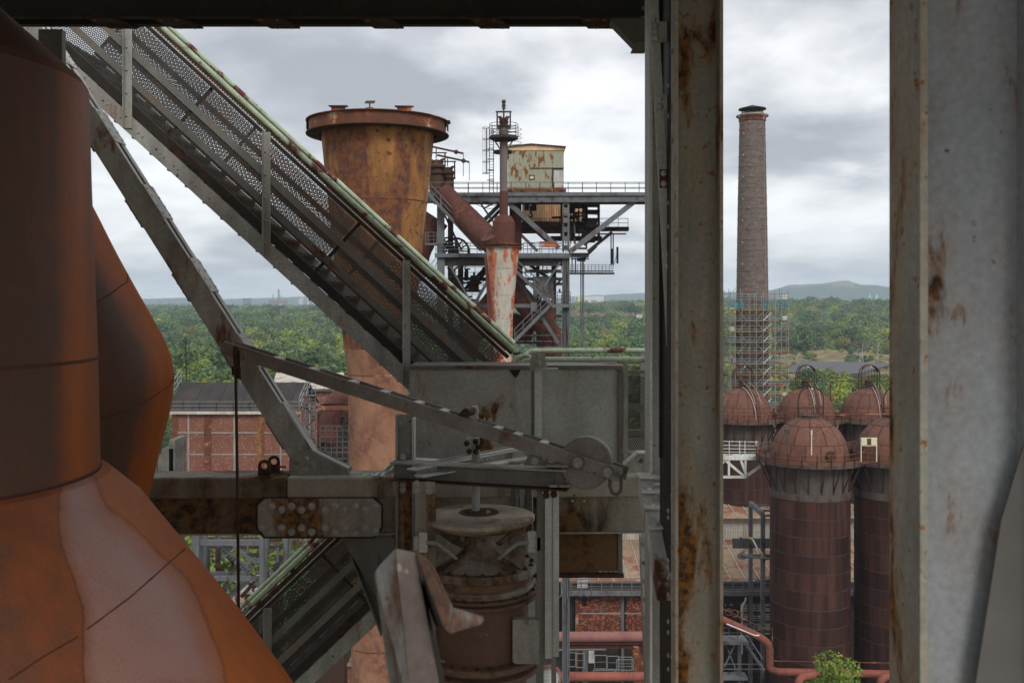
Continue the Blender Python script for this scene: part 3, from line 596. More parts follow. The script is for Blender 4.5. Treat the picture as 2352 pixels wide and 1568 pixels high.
pylon(367, 689, 3300, 'distant power pylon, leftmost of the pair by the curved duct'); pylon(389, 687, 3300, 'distant power pylon, right one of the pair by the curved duct'); pylon(608, 690, 3600, 'distant power pylon beside the cooling tower')
# flat dark canopy roof on the open ground
o = thing('canopy', 'wide flat dark canopy roof on thin posts beyond the stoves', 'canopy', at(1800, 470)); mb = MB()
mb.add([(P(1793,853,470).x,470,12.6),(P(1960,853,470).x,462,12.4),(P(2060,845,540).x,540,12.8),(P(1842,842,540).x,540,14)], [(0,1,2,3)])
mb.add([(P(1793,853,470).x,470,12.1),(P(1960,853,470).x,462,11.9),(P(2060,845,540).x,540,12.3),(P(1842,842,540).x,540,13.5)], [(3,2,1,0)])
part('roof', mb, M['slate'], o)
for px in (1800, 1822, 1845, 1868, 1890, 1915, 1940): mb = MB(); a = at(px+6, 480); mb.bar((a.x, 480, 0), (a.x, 480, 12), .35); part('post', mb, M['steeld'], o)

# ------------------------------------------------------------------ air
mb = MB(); mb.box((-9000, -40, -1.5), (9000, 9500, 300)); hz = bpy.data.objects.new('haze', mb.mesh('haze')); col.objects.link(hz); hz['kind'] = 'stuff'
m = bpy.data.materials.new('haze'); m.use_nodes = True; nt = m.node_tree; nt.nodes.clear(); oo = N(nt, 'ShaderNodeOutputMaterial'); pv = N(nt, 'ShaderNodeVolumePrincipled')
pv.inputs['Color'].default_value = (.70, .84, 1.0, 1); pv.inputs['Density'].default_value = .00013; nt.links.new(pv.outputs[0], oo.inputs['Volume']); hz.data.materials.append(m)
hz.display_type = 'WIRE'
# ------------------------------------------------------------------ rivet, bolt and other shared pieces
def rivet_mesh(r, mat, nm='rivet'):
    mb = MB(); mb.lathe((0,0,0), [(r, 0), (r*.9, r*.35), (r*.5, r*.68), (1e-4, r*.78)], 8); me = mb.mesh(nm); me.materials.append(mat); return me
def bolt_mesh(r, mat, nm='bolt'):
    mb = MB(); mb.lathe((0,0,0), [(r*1.35, 0), (r*1.35, r*.22), (r*.9, r*.22)], 12, smooth=False)
    mb.lathe((0,0,0), [(r, r*.2), (r, r*.95), (r*.8, r*1.05), (1e-4, r*1.05)], 6, smooth=False)
    mb.lathe((0,0,0), [(r*.5, r*1.05), (r*.5, r*1.5), (1e-4, r*1.55)], 8, smooth=False); me = mb.mesh(nm); me.materials.append(mat); return me
def rail(mb, p0, p1, h, n, rows=(1.0, .55), r=.03, toe=0, base=0):
    p0, p1 = Vector(p0), Vector(p1); up = Vector((0,0,1))
    for i in range(n+1): q = p0.lerp(p1, i/n); mb.bar(q + up*base, q+up*h, r*2)
    for k in rows: mb.bar(p0+up*h*k, p1+up*h*k, r*2)
    if toe: mb.bar(p0+up*toe/2, p1+up*toe/2, .02, toe)
def railing(parent, mat, p0, p1, h=1.1, n=8, rows=(1.0, .55), r=.03, toe=.12, name='railing'):
    mb = MB(); rail(mb, p0, p1, h, n, rows, r, toe); return part(name, mb, mat, parent, kind=None)
def flight(parent, mat, p0, p1, w=.8, n=14, r=.035, rh=1.0, dy=(0, 1, 0)):
    p0, p1 = Vector(p0), Vector(p1); d = Vector(dy)*w
    for o_ in (Vector((0,0,0)), d): mb = MB(); mb.bar(p0+o_, p1+o_, .06, .26); part('stringer', mb, mat, parent)
    me = None
    for i in range(1, n):
        q = p0.lerp(p1, i/n)
        if me is None: mb = MB(); mb.box((0,0,-.02), (.26 if dy[1] else w, w if dy[1] else .26, .02)); me = mb.mesh('tread'); me.materials.append(mat)
        piece('tread', me, parent, q + Vector((-.13, 0, 0)))
    for o_ in (Vector((0,0,0)), d):
        mb = MB(); u = Vector((0,0,1)); k = 4
        for i in range(k+1): q = p0.lerp(p1, i/k)+o_; mb.bar(q, q+u*rh, r*2)
        mb.bar(p0+o_+u*rh, p1+o_+u*rh, r*2); mb.bar(p0+o_+u*rh*.5, p1+o_+u*rh*.5, r*1.6); part('handrail', mb, mat, parent)

# ================================================================== the flared rusty stack
Y = 45.0; c = P(868, HY, Y); g0 = Vector((c.x, Y, 0)); k = Y/F
o = thing('rusty_stack', 'huge rust streaked stack flaring to a flanged rim behind the stair', 'stack', g0)
def zz_(py, Yq=Y): return P(0, py, Yq).z
mb = MB(); prof = [(1.18, 0), (60*k, zz_(1568)), (64*k, zz_(1100)), (69*k, zz_(858)), (77*k, zz_(800)), (101*k, zz_(585)), (128*k, zz_(318)), (129*k, zz_(300))]
pr2 = []
for (r0, z0), (r1, z1) in zip(prof, prof[1:]):
    for i in range(4): pr2.append((r0+(r1-r0)*i/4, z0+(z1-z0)*i/4))
pr2.append(prof[-1]); ks = [i for i, p_ in enumerate(pr2) if p_[1] >= zz_(800)][0]; mb.lathe(g0, pr2[ks:], 64); part('upper_shell', mb, M['stack'], o); mb = MB(); mb.lathe(g0, pr2[:ks+1], 64); part('lower_shell', mb, M['stackl'], o)
mb = MB(); mb.lathe(g0, [(128*k, zz_(300)), (120*k, zz_(330)), (95*k, zz_(580))], 48); part('lining', mb, M['darkrust'], o)
for py, rr in ((466, 113.3), (858, 69.3), (1075, 64.6), (1478, 61.2)):
    mb = MB(); z = zz_(py); mb.lathe(g0, [(rr*k-.02, z-.03), (rr*k+.012, z-.02), (rr*k+.012, z+.02), (rr*k-.02, z+.03)], 64); part('weld_seam', mb, M['rim'], o)
# rim: a ring girder with upper and lower flange
zt, zb = zz_(281), zz_(312); r_ = 156*k; R2 = 163*k
mb = MB(); mb.lathe(g0, [(r_, zb), (r_, zt)], 72); mb.lathe(g0, [(r_-.02, zt), (r_-.02, zb)], 72); part('rim_web', mb, M['rim'], o)
for z in (zb, zt-.03):
    mb = MB(); mb.lathe(g0, [(r_-.45 if z == zb else r_-.2, z), (R2, z), (R2, z+.035), (r_-.2, z+.035)], 72, smooth=False); part('rim_flange', mb, M['rim'] if z != zb else M['darkrust'], o)
mb = MB(); mb.lathe(g0, [(128*k, zb+.1), (r_-.02, zb+.25), (r_-.02, zb+.3), (128*k, zb+.15)], 72); part('rim_plate', mb, M['stoveg'], o)
for a_, w_ in ((-2.07, .62), (-1.03, .62)):
    q = g0 + Vector((math.cos(a_)*r_*.92, math.sin(a_)*r_*.92, zt)); mb = MB()
    mb.box((q.x-.3, q.y-.06, q.z), (q.x+.3, q.y+.06, q.z+.22)); mb.box((q.x-.4, q.y-.16, q.z+.22), (q.x+.4, q.y+.16, q.z+.25)); part('bracket', mb, M['rim'], o)
q = g0 + Vector((.06, -r_*.98, zt)); mb = MB(); mb.bar(q, q+Vector((0,0,.26)), .05); mb.box((q.x-.16, q.y-.1, q.z), (q.x+.16, q.y+.1, q.z+.06))
mb.add([q+Vector((-.2,-.1,.22)), q+Vector((.2,-.1,.22)), q+Vector((.22,.12,.36)), q+Vector((-.18,.12,.36)), q+Vector((-.2,-.1,.25)), q+Vector((.2,-.1,.25)), q+Vector((.22,.12,.39)), q+Vector((-.18,.12,.39))], [(3,2,1,0),(4,5,6,7),(0,1,5,4),(1,2,6,5),(2,3,7,6),(3,0,4,7)])
part('tilted_plate', mb, M['darkrust'], o)
for s_ in (-1, 1): mb = MB(); x_ = g0.x+s_*(r_-.02); mb.box((x_-.45*(s_ > 0)-.02, Y-.35, zt-.02), (x_+.45*(s_ < 0)+.12*s_+.1, Y+.35, zt+.035)); mb.box((x_+s_*.1-.02, Y-.35, zt-.38), (x_+s_*.1+.02, Y+.35, zt-.02)); part('lug_plate', mb, M['darkrust'], o)

# ================================================================== furnace top tower (steel frame)
Y = 86.0; YB = 94.0
T = thing('furnace_tower', 'grey riveted steel tower of platforms and braces behind the rusty stack', 'steel tower', (P(1150, 0, Y).x, Y, 0))
S_, D_ = M['steel'], M['steeld']
def Q(x, y, Yq=Y): return P(x, y, Yq)
def tb(nm, x0, y0, x1, y1, w, h=None, Yq=Y, m=None, Yr=None, ib=False):
    mb = MB(); a, b = Q(x0, y0, Yq), Q(x1, y1, Yq if Yr is None else Yr)
    (mb.ibeam if ib else mb.bar)(a, b, w, h or w, *((None,) if ib else ())); return part(nm, mb, m or S_, T)
KX = Y/F
# columns
for x, w_ in ((1012.5, .62),): tb('column', x, 451, x, 1700, w_, w_)
tb('column', 1035, 470, 1035, 1700, .5, .5, YB, D_)
def laced(x0, x1, yt, yb, Yq, stp):
    for x in (x0, x1): tb('column_chord', x, yt, x, yb, .16, .45, Yq)
    y = yt+6; me = MB(); a = Q(x0, 0, Yq); b = Q(x1, 0, Yq); wd_ = (b.x-a.x); me.box((-wd_/2, -.03, -.22), (wd_/2, .03, .22)); ms = me.mesh('batten'); ms.materials.append(S_)
    while y < yb: piece('batten', ms, T, Q((x0+x1)/2, y, Yq-.24)); y += stp
laced(1293.5, 1305.5, 458, 578, Y, 21)
laced(1341, 1348, 458, 560, YB, 19)
for x in (1293, 1297.5, 1302.5, 1306.5): tb('column_chord', x, 590, x, 1700, .11, .5)
tb('column', 1299.5, 590, 1299.5, 1700, .5, .1, Y+.3, D_)
tb('column', 1272, 600, 1272, 1700, .45, .45, YB, D_)
tb('column', 1060, 600, 1060, 1700, .35, .35, YB, D_)
tb('column', 1235, 600, 1235, 1700, .3, .3, YB+2, D_)
# deck 1
tb('deck_girder', 981, 455.5, 1630, 453.5, .5, .62, Y, S_); tb('deck_edge', 981, 447.5, 1630, 445.5, .2, .26, Y-.3, S_)
tb('deck_girder', 1021, 462, 1630, 460.5, .5, .55, Y+1.2, D_); tb('flange', 1050, 465, 1630, 461.5, .7, .14, Y-.1, S_)
tb('deck_girder', 981, 459, 1630, 457, .5, .62, YB, D_)
mb = MB(); a, b = Q(981, 446, Y), Q(1630, 446, Y); mb.box((a.x, Y-.3, a.z-.1), (b.x, YB, a.z-.02)); part('deck_plate', mb, D_, T)
xs = [983, 1015, 1041, 1076, 1109, 1142, 1174, 1208, 1240, 1272, 1305, 1338, 1370, 1403, 1436, 1468, 1500, 1530, 1560, 1600, 1630]
for x0, x1 in zip(xs, xs[1:]):
    a, b = Q(x0, 445.5, Y-.35), Q(x1, 445.5, Y-.35); mb = MB(); rail(mb, a, b, 1.0, 1, (1.0, .55, .12), .026); part('railing', mb, S_, T)
for x0, x1 in zip(xs[::2], xs[2::2]):
    a, b = Q(x0, 447, YB), Q(x1, 447, YB); mb = MB(); rail(mb, a, b, 1.05, 2, (1.0, .55), .026); part('railing', mb, D_, T)
# deck 2
tb('deck_girder', 999, 586.5, 1309, 586, .4, .34, Y-.4); tb('deck_edge', 1185, 592, 1309, 592, .3, .1, Y-.4)
tb('deck_girder', 1022, 601, 1293, 601, .5, .75, Y+.2, D_); tb('deck_girder', 1022, 600, 1293, 600, .5, .7, YB, D_)
mb = MB(); a, b = Q(999, 583, Y), Q(1309, 583, Y); mb.box((a.x, Y-.4, a.z-.1), (b.x, YB, a.z)); part('deck_plate', mb, D_, T)
xs = [1001, 1021, 1045, 1074, 1105]; 
for x0, x1 in zip(xs, xs[1:]): mb = MB(); rail(mb, Q(x0, 582.5, Y-.5), Q(x1, 582.5, Y-.5), .95, 1, (1.0, .7, .4), .024); part('railing', mb, S_, T)
xs = [1202, 1220, 1240, 1270, 1300, 1310]
for x0, x1 in zip(xs, xs[1:]): mb = MB(); rail(mb, Q(x0, 582.5, Y-.5), Q(x1, 582.5, Y-.5), .95, 1, (1.0, .7, .4), .024); part('railing', mb, S_, T)
for i in range(8): mb = MB(); rail(mb, Q(1030+i*33, 584, YB), Q(1063+i*33, 584, YB), 1.0, 2, (1.0, .5), .024); part('railing', mb, D_, T)
# small left balcony
tb('deck_edge', 977, 561, 1003, 561, .8, .16, Y-.6)
for x0, x1 in ((977, 990), (990, 1003)): mb = MB(); rail(mb, Q(x0, 559, Y-1), Q(x1, 559, Y-1), .95, 2, (1.0, .66, .33), .022); part('railing', mb, S_, T)
# deck 3
tb('deck_girder', 1096, 702, 1222, 702, .35, .32, Y-.6); tb('deck_girder', 1268, 702, 1310, 702, .5, .3, Y-.5)
tb('gusset_plate', 1219, 705, 1233, 705, .1, .8, Y-.8); tb('deck_girder', 1096, 726, 1290, 726, .35, .3, YB, D_)
for x0, x1 in ((1271, 1290), (1290, 1310)): mb = MB(); rail(mb, Q(x0, 697, Y-.6), Q(x1, 697, Y-.6), 1.0, 2, (1.0, .66, .33), .024); part('railing', mb, S_, T)
# lower dark platforms behind
for i, (x0, x1, y) in enumerate(((1185, 1292, 786), (1225, 1292, 770), (1185, 1215, 757), (1022, 1100, 690), (1022, 1110, 668), (1040, 1125, 640), (1200, 1295, 641), (1200, 1295, 652), (1205, 1290, 622), (1170, 1290, 812))):
    tb('platform_beam', x0, y, x1, y, .5, .25, YB-(i % 3), D_ if i % 2 else S_)
    mb = MB(); rail(mb, Q(x0, y-2, YB-(i % 3)-.3), Q(x1, y-2, YB-(i % 3)-.3), 1.0, 5, (1.0, .5), .022); part('railing', mb, S_ if i % 2 else D_, T)
for i in range(5): mb = MB(); rail(mb, Q(1185+i*21, 797, Y-1), Q(1206+i*21, 797, Y-1), 1.0, 1, (1.0, .5), .024); part('railing', mb, S_, T)
tb('deck_edge', 1185, 797, 1292, 797, .3, .1, Y-1)
# braces
for (x0, y0, x1, y1, w_, yq, mm) in ((1168, 466, 1284, 570, .42, Y, S_), (1173, 478, 1260, 556, .36, YB, D_), (1460, 461, 1311, 577, .45, Y, S_), (1406, 533, 1350, 578, .3, YB, S_), (1370, 565, 1342, 592, .25, YB, D_),
    (1104, 514, 1148, 470, .36, Y+2, S_), (1110, 522, 1152, 480, .3, YB, S_), (1118, 649, 1091, 697, .26, Y, S_), (1187, 639, 1223, 695, .3, Y, S_), (1223, 695, 1289, 797, .3, Y, S_), (1184, 782, 1267, 700, .3, Y, S_),
    (1028, 600, 1077, 686, .17, Y, S_), (1125, 610, 1082, 668, .34, YB, D_), (1060, 672, 1118, 612, .3, YB, D_), (1287, 602, 1228, 690, .14, Y-.2, S_), (1100, 462, 1135, 512, .16, Y-1, D_), (1145, 462, 1112, 478, .12, Y-1, D_),
    (1195, 538, 1235, 577, .26, Y+3, S_), (1205, 600, 1262, 640, .3, YB, D_), (1310, 467, 1350, 560, .2, YB, S_), (1070, 530, 1110, 575, .2, YB, D_), (1290, 640, 1262, 672, .2, YB, S_), (1010, 470, 1060, 575, .18, YB, D_), (1200, 720, 1240, 690, .2, YB, S_)):
    tb('brace', x0, y0, x1, y1, w_*.5, w_, yq, mm)
# right hand hanging platforms
tb('platform_beam', 1194, 527, 1443, 526, 1.2, .35, YB, M['darkrust']); tb('platform_beam', 1350, 538, 1438, 537, .2, .12, YB, M['redpipe'])
for i in range(11): x = 1196+i*22.4; mb = MB(); rail(mb, Q(x, 522, YB-.7), Q(x+22.4, 522, YB-.7), .82, 1, (1.0, .5), .022); part('railing', mb, M['darkrust'] if i % 3 else S_, T)
tb('platform_beam', 1308, 628, 1410, 628, 1.0, .16, YB); tb('platform_beam', 1308, 623, 1408, 623, .1, .08, YB)
for i in range(4): x = 1310+i*24.5; mb = MB(); rail(mb, Q(x, 626, YB-.6), Q(x+24.5, 626, YB-.6), .75, 3, (1.0, .75, .5, .25), .02); part('railing', mb, S_, T)
for x in (1403.5, 1408.5): tb('hanger', x, 537, x, 610, .1, .1, YB, D_)
for x in (1314, 1322): tb('hanger', x, 592, x, 626, .1, .1, YB, D_)
tb('hanger', 1335, 592, 1335, 600, .8, .5, YB, D_); tb('platform_beam', 1310, 586, 1352, 586, .6, .4, YB); tb('platform_beam', 1311, 594, 1352, 594, .5, .12, YB)
for x in (1334, 1337.5, 1340.5): tb('hanging_rod', x, 590, x, 1300, .09, .09, YB)
# flights of stairs
flight(T, S_, Q(982, 443, Y-1.5), Q(1104, 574, Y-1.5), .8, 22); flight(T, S_, Q(1187, 624, Y-1.2), Q(1270, 702, Y-1.2), .8, 14); flight(T, S_, Q(1182, 783, Y-1.2), Q(1262, 702, Y-1.2), .8, 14)
# cabinets, wires, clutter on the platforms
tb('cabinet', 1224.6, 659.5, 1271, 659.5, .6, 1.9, Y+1.5, M['steel']); rg = random.Random(4)
for i in range(90):
    x = rg.choice((rg.uniform(1025, 1110), rg.uniform(1205, 1290), rg.uniform(1300, 1352))); lim = (470, 578) if x > 1300 else (608, 800); y = rg.uniform(*lim)
    if x < 1110 and y > 700: y -= 90
    dx, dy_ = rg.choice(((rg.uniform(6, 26), rg.uniform(-1, 1)), (rg.uniform(-2, 2), rg.uniform(6, 22)), (rg.uniform(5, 18), rg.uniform(-14, 14))))
    tb('pipe_run', x, y, x+dx, y+dy_, rg.uniform(.05, .2), rg.uniform(.05, .28), rg.uniform(Y+1, YB+2), rg.choice((D_, D_, S_, M['darkrust'])))
for i in range(14):
    x = rg.uniform(1030, 1060)+(i % 7)*7; tb('valve_stem', x, 645, x, 618+rg.uniform(-5, 9), .12, .12, YB-1, M['darkrust'])
for x in (1038, 1050, 1088): 
    mb = MB(); q = Q(x, 655, YB-1); mb.lathe(q, [(.5, -.6), (.5, .1), (.8, .15), (.8, .3), (.4, .4), (.3, .9), (.01, .95)], 12); part('valve_body', mb, M['darkrust'], T)
def wire(x0, y0, x1, y1, sag, Yq, name='cable'):
    a, b = Q(x0, y0, Yq), Q(x1, y1, Yq); mb = MB(); mb.tube([a.lerp(b, t/6)+Vector((0,0,-sag*4*(t/6)*(1-t/6))) for t in range(7)], .025, 4); part(name, mb, D_, T)
for w_ in ((1085, 462, 1135, 478, .25, Y), (1100, 462, 1150, 470, .2, Y), (997, 568, 975, 605, 0, Y-2), (1003, 590, 980, 620, 0, Y-2), (1005, 600, 988, 640, 0, Y-2), (1213, 560, 1245, 555, 0, Y), (1411, 606, 1418, 575, .1, YB)): wire(*w_)
for x0, y0, y1 in ((1405, 571, 606), (1416, 567, 605)):
    mb = MB(); a = Q(x0, y0, YB-.4); b = Q(x0+5, y1, YB-.4); mb.box((a.x, a.y, b.z), (a.x+.19, a.y+.14, a.z)); single('antenna', 'slim grey panel antenna hanging at the platform end, ' + ('left of the pair' if x0 < 1410 else 'right of the pair'), 'antenna', mb, M['lamp'], a, 'panel antennas')
# pulley wheels behind the left railing
for i, (x, r_, lb) in enumerate(((1047, 1.25, 'larger dark spoked pulley wheel behind the left platform railing'), (1030, .85, 'smaller dark spoked pulley wheel behind the left platform railing'))):
    c = Q(x, 577 if i == 0 else 566, Y+3); o = thing('pulley_wheel', lb, 'pulley', c)
    mb = MB(); mb.lathe(c, [(r_*.85, -.12), (r_, -.12), (r_, .12), (r_*.85, .12), (r_*.85, -.12)], 28, axis='Y', smooth=False); part('rim', mb, M['black'], o)
    for j in range(6): a = j*math.pi/6; mb = MB(); mb.bar(c+Vector((math.cos(a), 0, math.sin(a)))*r_*.86, c-Vector((math.cos(a), 0, math.sin(a)))*r_*.86, .09+j*.004, .12); part('spoke', mb, M['black'], o)
# orange trough
a = Q(1242, 555, Y-1); b = Q(1278, 567, Y-1); o = thing('trough', 'rusty orange and white trough on the middle platform railing', 'trough', (a.x, a.y, b.z))
mb = MB(); mb.box((a.x, a.y, b.z), (b.x, a.y+.6, a.z)); part('body', mb, M['cone'], o); mb = MB(); mb.box((a.x-.05, a.y-.05, a.z-.12), (b.x+.05, a.y+.65, a.z+.02)); part('lid', mb, M['redpipe'], o)

# ---- winch house on the top walkway
a = Q(1167, 440, Y+2); b = Q(1295, 341, Y+2); z0, z1 = P(0, 442, Y+2).z, P(0, 346, Y+2).z
H_ = thing('winch_house', 'pale rust streaked sheet metal house standing on the top walkway', 'sheet metal house', (a.x, Y+2, z0))
ya, yb = Y+2, Y+7.5; dz = P(0, 387, Y+2).z; dx0, dx1 = Q(1269, 0, Y+2).x, Q(1293, 0, Y+2).x
mb = MB(); mb.box((a.x, ya, z0+.35), (dx0, yb, z1)); mb.box((dx0+.002, ya+.02, dz+.02), (b.x, yb, z1-.002)); mb.box((dx0+.002, ya+.25, z0+.36), (b.x, yb, dz)); part('wall', mb, M['shed'], H_)
mb = MB(); mb.box((dx0+.1, ya+.1, z0+.4), (dx1, ya+.16, dz-.05)); part('door', mb, M['greyl'], H_)
mb = MB(); mb.box((dx0-2.0*1.0, ya-.05, dz-.02), (b.x, ya-.003, dz+.06)); mb.box((dx0-.04, ya-.05, z0+.4), (dx0+.05, ya-.003, dz-.022)); part('door_rail', mb, M['darkrust'], H_)
w0, w1 = Q(1215, 402, Y+2), Q(1228, 413, Y+2)
mb = MB(); 
for q in ((w0.x, w1.z, w0.x+.09, w0.z), (w1.x-.09, w1.z, w1.x, w0.z), (w0.x+.09, w0.z-.09, w1.x-.09, w0.z), (w0.x+.09, w1.z, w1.x-.09, w1.z+.09)): mb.box((q[0], ya-.04, q[1]), (q[2], ya-.003, q[3]))
fr = part('window_frame', mb, M['darkrust'], H_); mb = MB(); mb.box((w0.x+.09, ya-.02, w1.z+.09), (w1.x-.09, ya-.004, w0.z-.09)); part('pane', mb, M['cream'], fr)
zc, ze = P(0, 332.5, Y+2).z, P(0, 338, Y+2).z; xm = Q(1219.7, 0, Y+2).x; x0, x1 = Q(1163, 0, Y+2).x, Q(1297, 0, Y+2).x
mb = MB(); mb.prism([(x0, z1+.005), (x1, z1+.005), (x1, ze), (xm, zc), (x0, ze)], ya-.06, yb+.1); part('gable_fascia', mb, M['corro'], H_)
mb = MB()
for (xa, za_, xb, zb_) in ((x0-.1, ze-.03, xm, zc), (xm+.004, zc, x1+.1, ze-.03)): mb.prism([(xa, za_+.01), (xb, zb_+.01), (xb, zb_+.08), (xa, za_+.08)], ya-.25, yb+.25)
part('roof', mb, M['darkrust'], H_)
mb = MB(); mb.box((a.x-.1, ya-.2, z0-.02), (b.x+.2, ya+.0-.06, z0+.34)); part('bogie_beam', mb, M['rim'], H_)
for x in (1172, 1200, 1262, 1290): mb = MB(); c = Q(x, 441.5, ya-.35); mb.lathe((c.x, ya-.33, c.z), [(1e-3, 0), (.24, 0), (.24, .12), (1e-3, .12)], 14, axis='Y', smooth=False); part('wheel', mb, M['darkrust'], H_)

# ---- tall vent pipe with valve cage in front
Yp = 80.0
V = thing('vent_pipe', 'tall grey and brown vent pipe with round cage platform and spiked top', 'vent pipe', Q(1157, 560, Yp)); c = Vector((Q(1157, 0, Yp).x, Yp, 0)); kp = Yp/F
def zp(py): return P(0, py, Yp).z
mb = MB(); mb.lathe(c, [(9.2*kp, zp(440)), (9.2*kp, zp(300)), (8.2*kp, zp(296)), (8.2*kp, zp(284))], 24); part('upper_pipe', mb, M['browng'], V)
mb = MB(); mb.lathe(c, [(25.8*kp, zp(561)), (25.8*kp, zp(511)), (18*kp, zp(497)), (10*kp, zp(494)), (9.3*kp, zp(439.8)), (9.2*kp, zp(439.6))], 32, smooth=True); part('lower_pipe', mb, M['brown'], V)
mb = MB(); mb.lathe(c, [(.01, zp(268)), (3*kp, zp(270)), (9*kp, zp(276)), (11*kp, zp(281)), (11*kp, zp(283)), (9*kp, zp(284)), (9*kp, zp(287)), (11.5*kp, zp(288)), (11.5*kp, zp(291)), (8*kp, zp(292))], 20); part('valve_head', mb, M['darkrust'], V)
for s_ in (-1, 1):
    mb = MB(); mb.tube([c+Vector((s_*5*kp, -.3, zp(277))), c+Vector((s_*9*kp, -.35, zp(271))), c+Vector((s_*13*kp, -.3, zp(270)))], [.2, .13, .05], 6); part('horn', mb, M['darkrust'], V)
    mb = MB(); mb.bar(c+Vector((s_*15*kp, 0, zp(293))), c+Vector((s_*15*kp, 0, zp(257))), .13, .2); part('cage_post', mb, M['steeld'], V)
mb = MB(); mb.bar(c+Vector((-18.5*kp, 0, zp(257))), c+Vector((18*kp, 0, zp(257))), .12, .12); mb.bar(c+Vector((-15*kp, 0, zp(292))), c+Vector((16*kp, 0, zp(292))), .4, .28); part('cage_beam', mb, M['steeld'], V)
mb = MB(); mb.bar(c+Vector((0, -.05, zp(275))), c+Vector((0, -.05, zp(250))), .14); mb.lathe(c, [(.16, zp(250)), (.12, zp(244)), (.2, zp(243)), (.1, zp(238)), (.18, zp(236)), (.16, zp(232)), (.05, zp(231)), (.2, zp(230.4))], 6, smooth=False); part('spike', mb, M['steeld'], V)
zf = zp(317); Rr = 33*kp
mb = MB(); mb.lathe(c, [(9.5*kp, zf-.1), (Rr, zf-.1), (Rr, zf+.12), (9.5*kp, zf+.12)], 28, smooth=False); part('round_platform', mb, M['steeld'], V)
mb = MB(); mb.lathe(c, [(9.6*kp, zf-.32), (Rr*.8, zf-.2), (Rr*.82, zf-.11)], 28); part('platform_skirt', mb, M['steeld'], V)
for h in (.35, .6, .85, 1.1): mb = MB(); mb.tube([c+Vector((math.cos(a)*Rr, math.sin(a)*Rr, zf+h)) for a in [i*math.pi/12 for i in range(25)]], .022, 4, False); part('guard_ring', mb, M['steeld'], V)
for i in range(10): a = i*math.pi/5; mb = MB(); q = c+Vector((math.cos(a)*Rr, math.sin(a)*Rr, zf)); mb.bar(q, q+Vector((0,0,1.1)), .04); part('guard_post', mb, M['steeld'], V)
for s_ in (-1, 1): mb = MB(); mb.bar(c+Vector((s_*21*kp, -.3, zf-.25)), c+Vector((s_*9*kp, -.2, zf-.9)), .09); part('strut', mb, M['steel'], V)
z2 = zp(343); c2 = c+Vector((-.1, 1.5, 0))
mb = MB(); mb.lathe(c2, [(.3, z2-.1), (22*kp, z2-.1), (23*kp, z2+.1), (.3, z2+.1)], 20, smooth=False); part('round_platform', mb, M['steeld'], V)
for h in (.4, .8, 1.1, 1.5): mb = MB(); mb.tube([c2+Vector((.5+math.cos(a)*30*kp, math.sin(a)*30*kp, z2+.35+h)) for a in [i*math.pi/12 for i in range(25)]], .02, 4, False); part('guard_ring', mb, M['steeld'], V)
# caged ladder beside it
for x in (1124, 1133.5): mb = MB(); mb.bar(Q(x, 296, Yp), Q(x, 445, Yp), .06); part('ladder_rail', mb, M['black'], V)
mb = MB(); mb.bar(Q(1117, 296, Yp), Q(1117, 400, Yp), .09); part('ladder_rail', mb, M['black'], V)
for x in (1108.5, 1112, 1120): mb = MB(); mb.bar(Q(x, 294, Yp), Q(x, 400, Yp), .02); part('cage_bar', mb, M['steel'], V)
for y in (294, 320, 346, 372, 398): mb = MB(); mb.tube([Q(1116, y, Yp)+Vector((math.cos(a)*.27, math.sin(a)*.35, 0)) for a in [i*math.pi/6 for i in range(13)]], .022, 4, False); part('cage_hoop', mb, M['black'], V)
for y in (318, 343, 366, 391, 414): mb = MB(); mb.tube([Q(1127, y, Yp)+Vector((math.cos(a)*.27, math.sin(a)*.35, 0)) for a in [i*math.pi/6 for i in range(13)]], .022, 4, False); part('cage_hoop', mb, M['black'], V)
for i in range(22): mb = MB(); mb.bar(Q(1124, 300+i*6.5, Yp), Q(1133.5, 300+i*6.5, Yp), .03); part('rung', mb, M['black'], V)

# ---- peeling cone
Yc = 78.0; c = Vector((Q(1155, 0, Yc).x, Yc, 0)); kc = Yc/F
C_ = thing('hopper_cone', 'long peeling white and red hopper cone under the vent pipe', 'hopper', Q(1155, 1400, Yc))
def zc_(py): return P(0, py, Yc).z
mb = MB(); pf = [(22*kc, zc_(1700)), (22*kc, zc_(790)), (22.8*kc, zc_(731)), (27.5*kc, zc_(677)), (33*kc, zc_(617)), (38.8*kc, zc_(569))]; p2 = []
for (r0, z0_), (r1, z1_) in zip(pf, pf[1:]):
    for i in range(3): p2.append((r0+(r1-r0)*i/3, z0_+(z1_-z0_)*i/3))
mb.lathe(c, p2+[pf[-1]], 40); part('shell', mb, M['cone'], C_)
for py, rr in ((731, 23.2), (677, 27.9), (617, 33.4), (790, 22.4)): mb = MB(); z = zc_(py); mb.lathe(c, [(rr*kc-.03, z-.03), (rr*kc, z-.02), (rr*kc, z+.02), (rr*kc-.03, z+.03)], 40); part('weld_seam', mb, M['conc'], C_)
mb = MB(); mb.lathe(c, [(38*kc, zc_(569)), (48*kc, zc_(569)), (48*kc, zc_(567.5)), (39*kc, zc_(567.5)), (39*kc, zc_(562.5)), (48*kc, zc_(562.5)), (48*kc, zc_(561)), (1e-3, zc_(561))], 8, smooth=False); part('top_flange', mb, M['rim'], C_)
# second cone just visible behind
mb = MB(); c2 = c+Vector((-.35, 3, 0)); mb.lathe(c2, [(20*kc, zc_(1700)), (21*kc, zc_(790)), (34*kc, zc_(600)), (36*kc, zc_(585))], 28); single('hopper_cone', 'red hopper cone mostly hidden behind the peeling white one', 'hopper', mb, M['redpipe'], (c2.x, c2.y, 0))
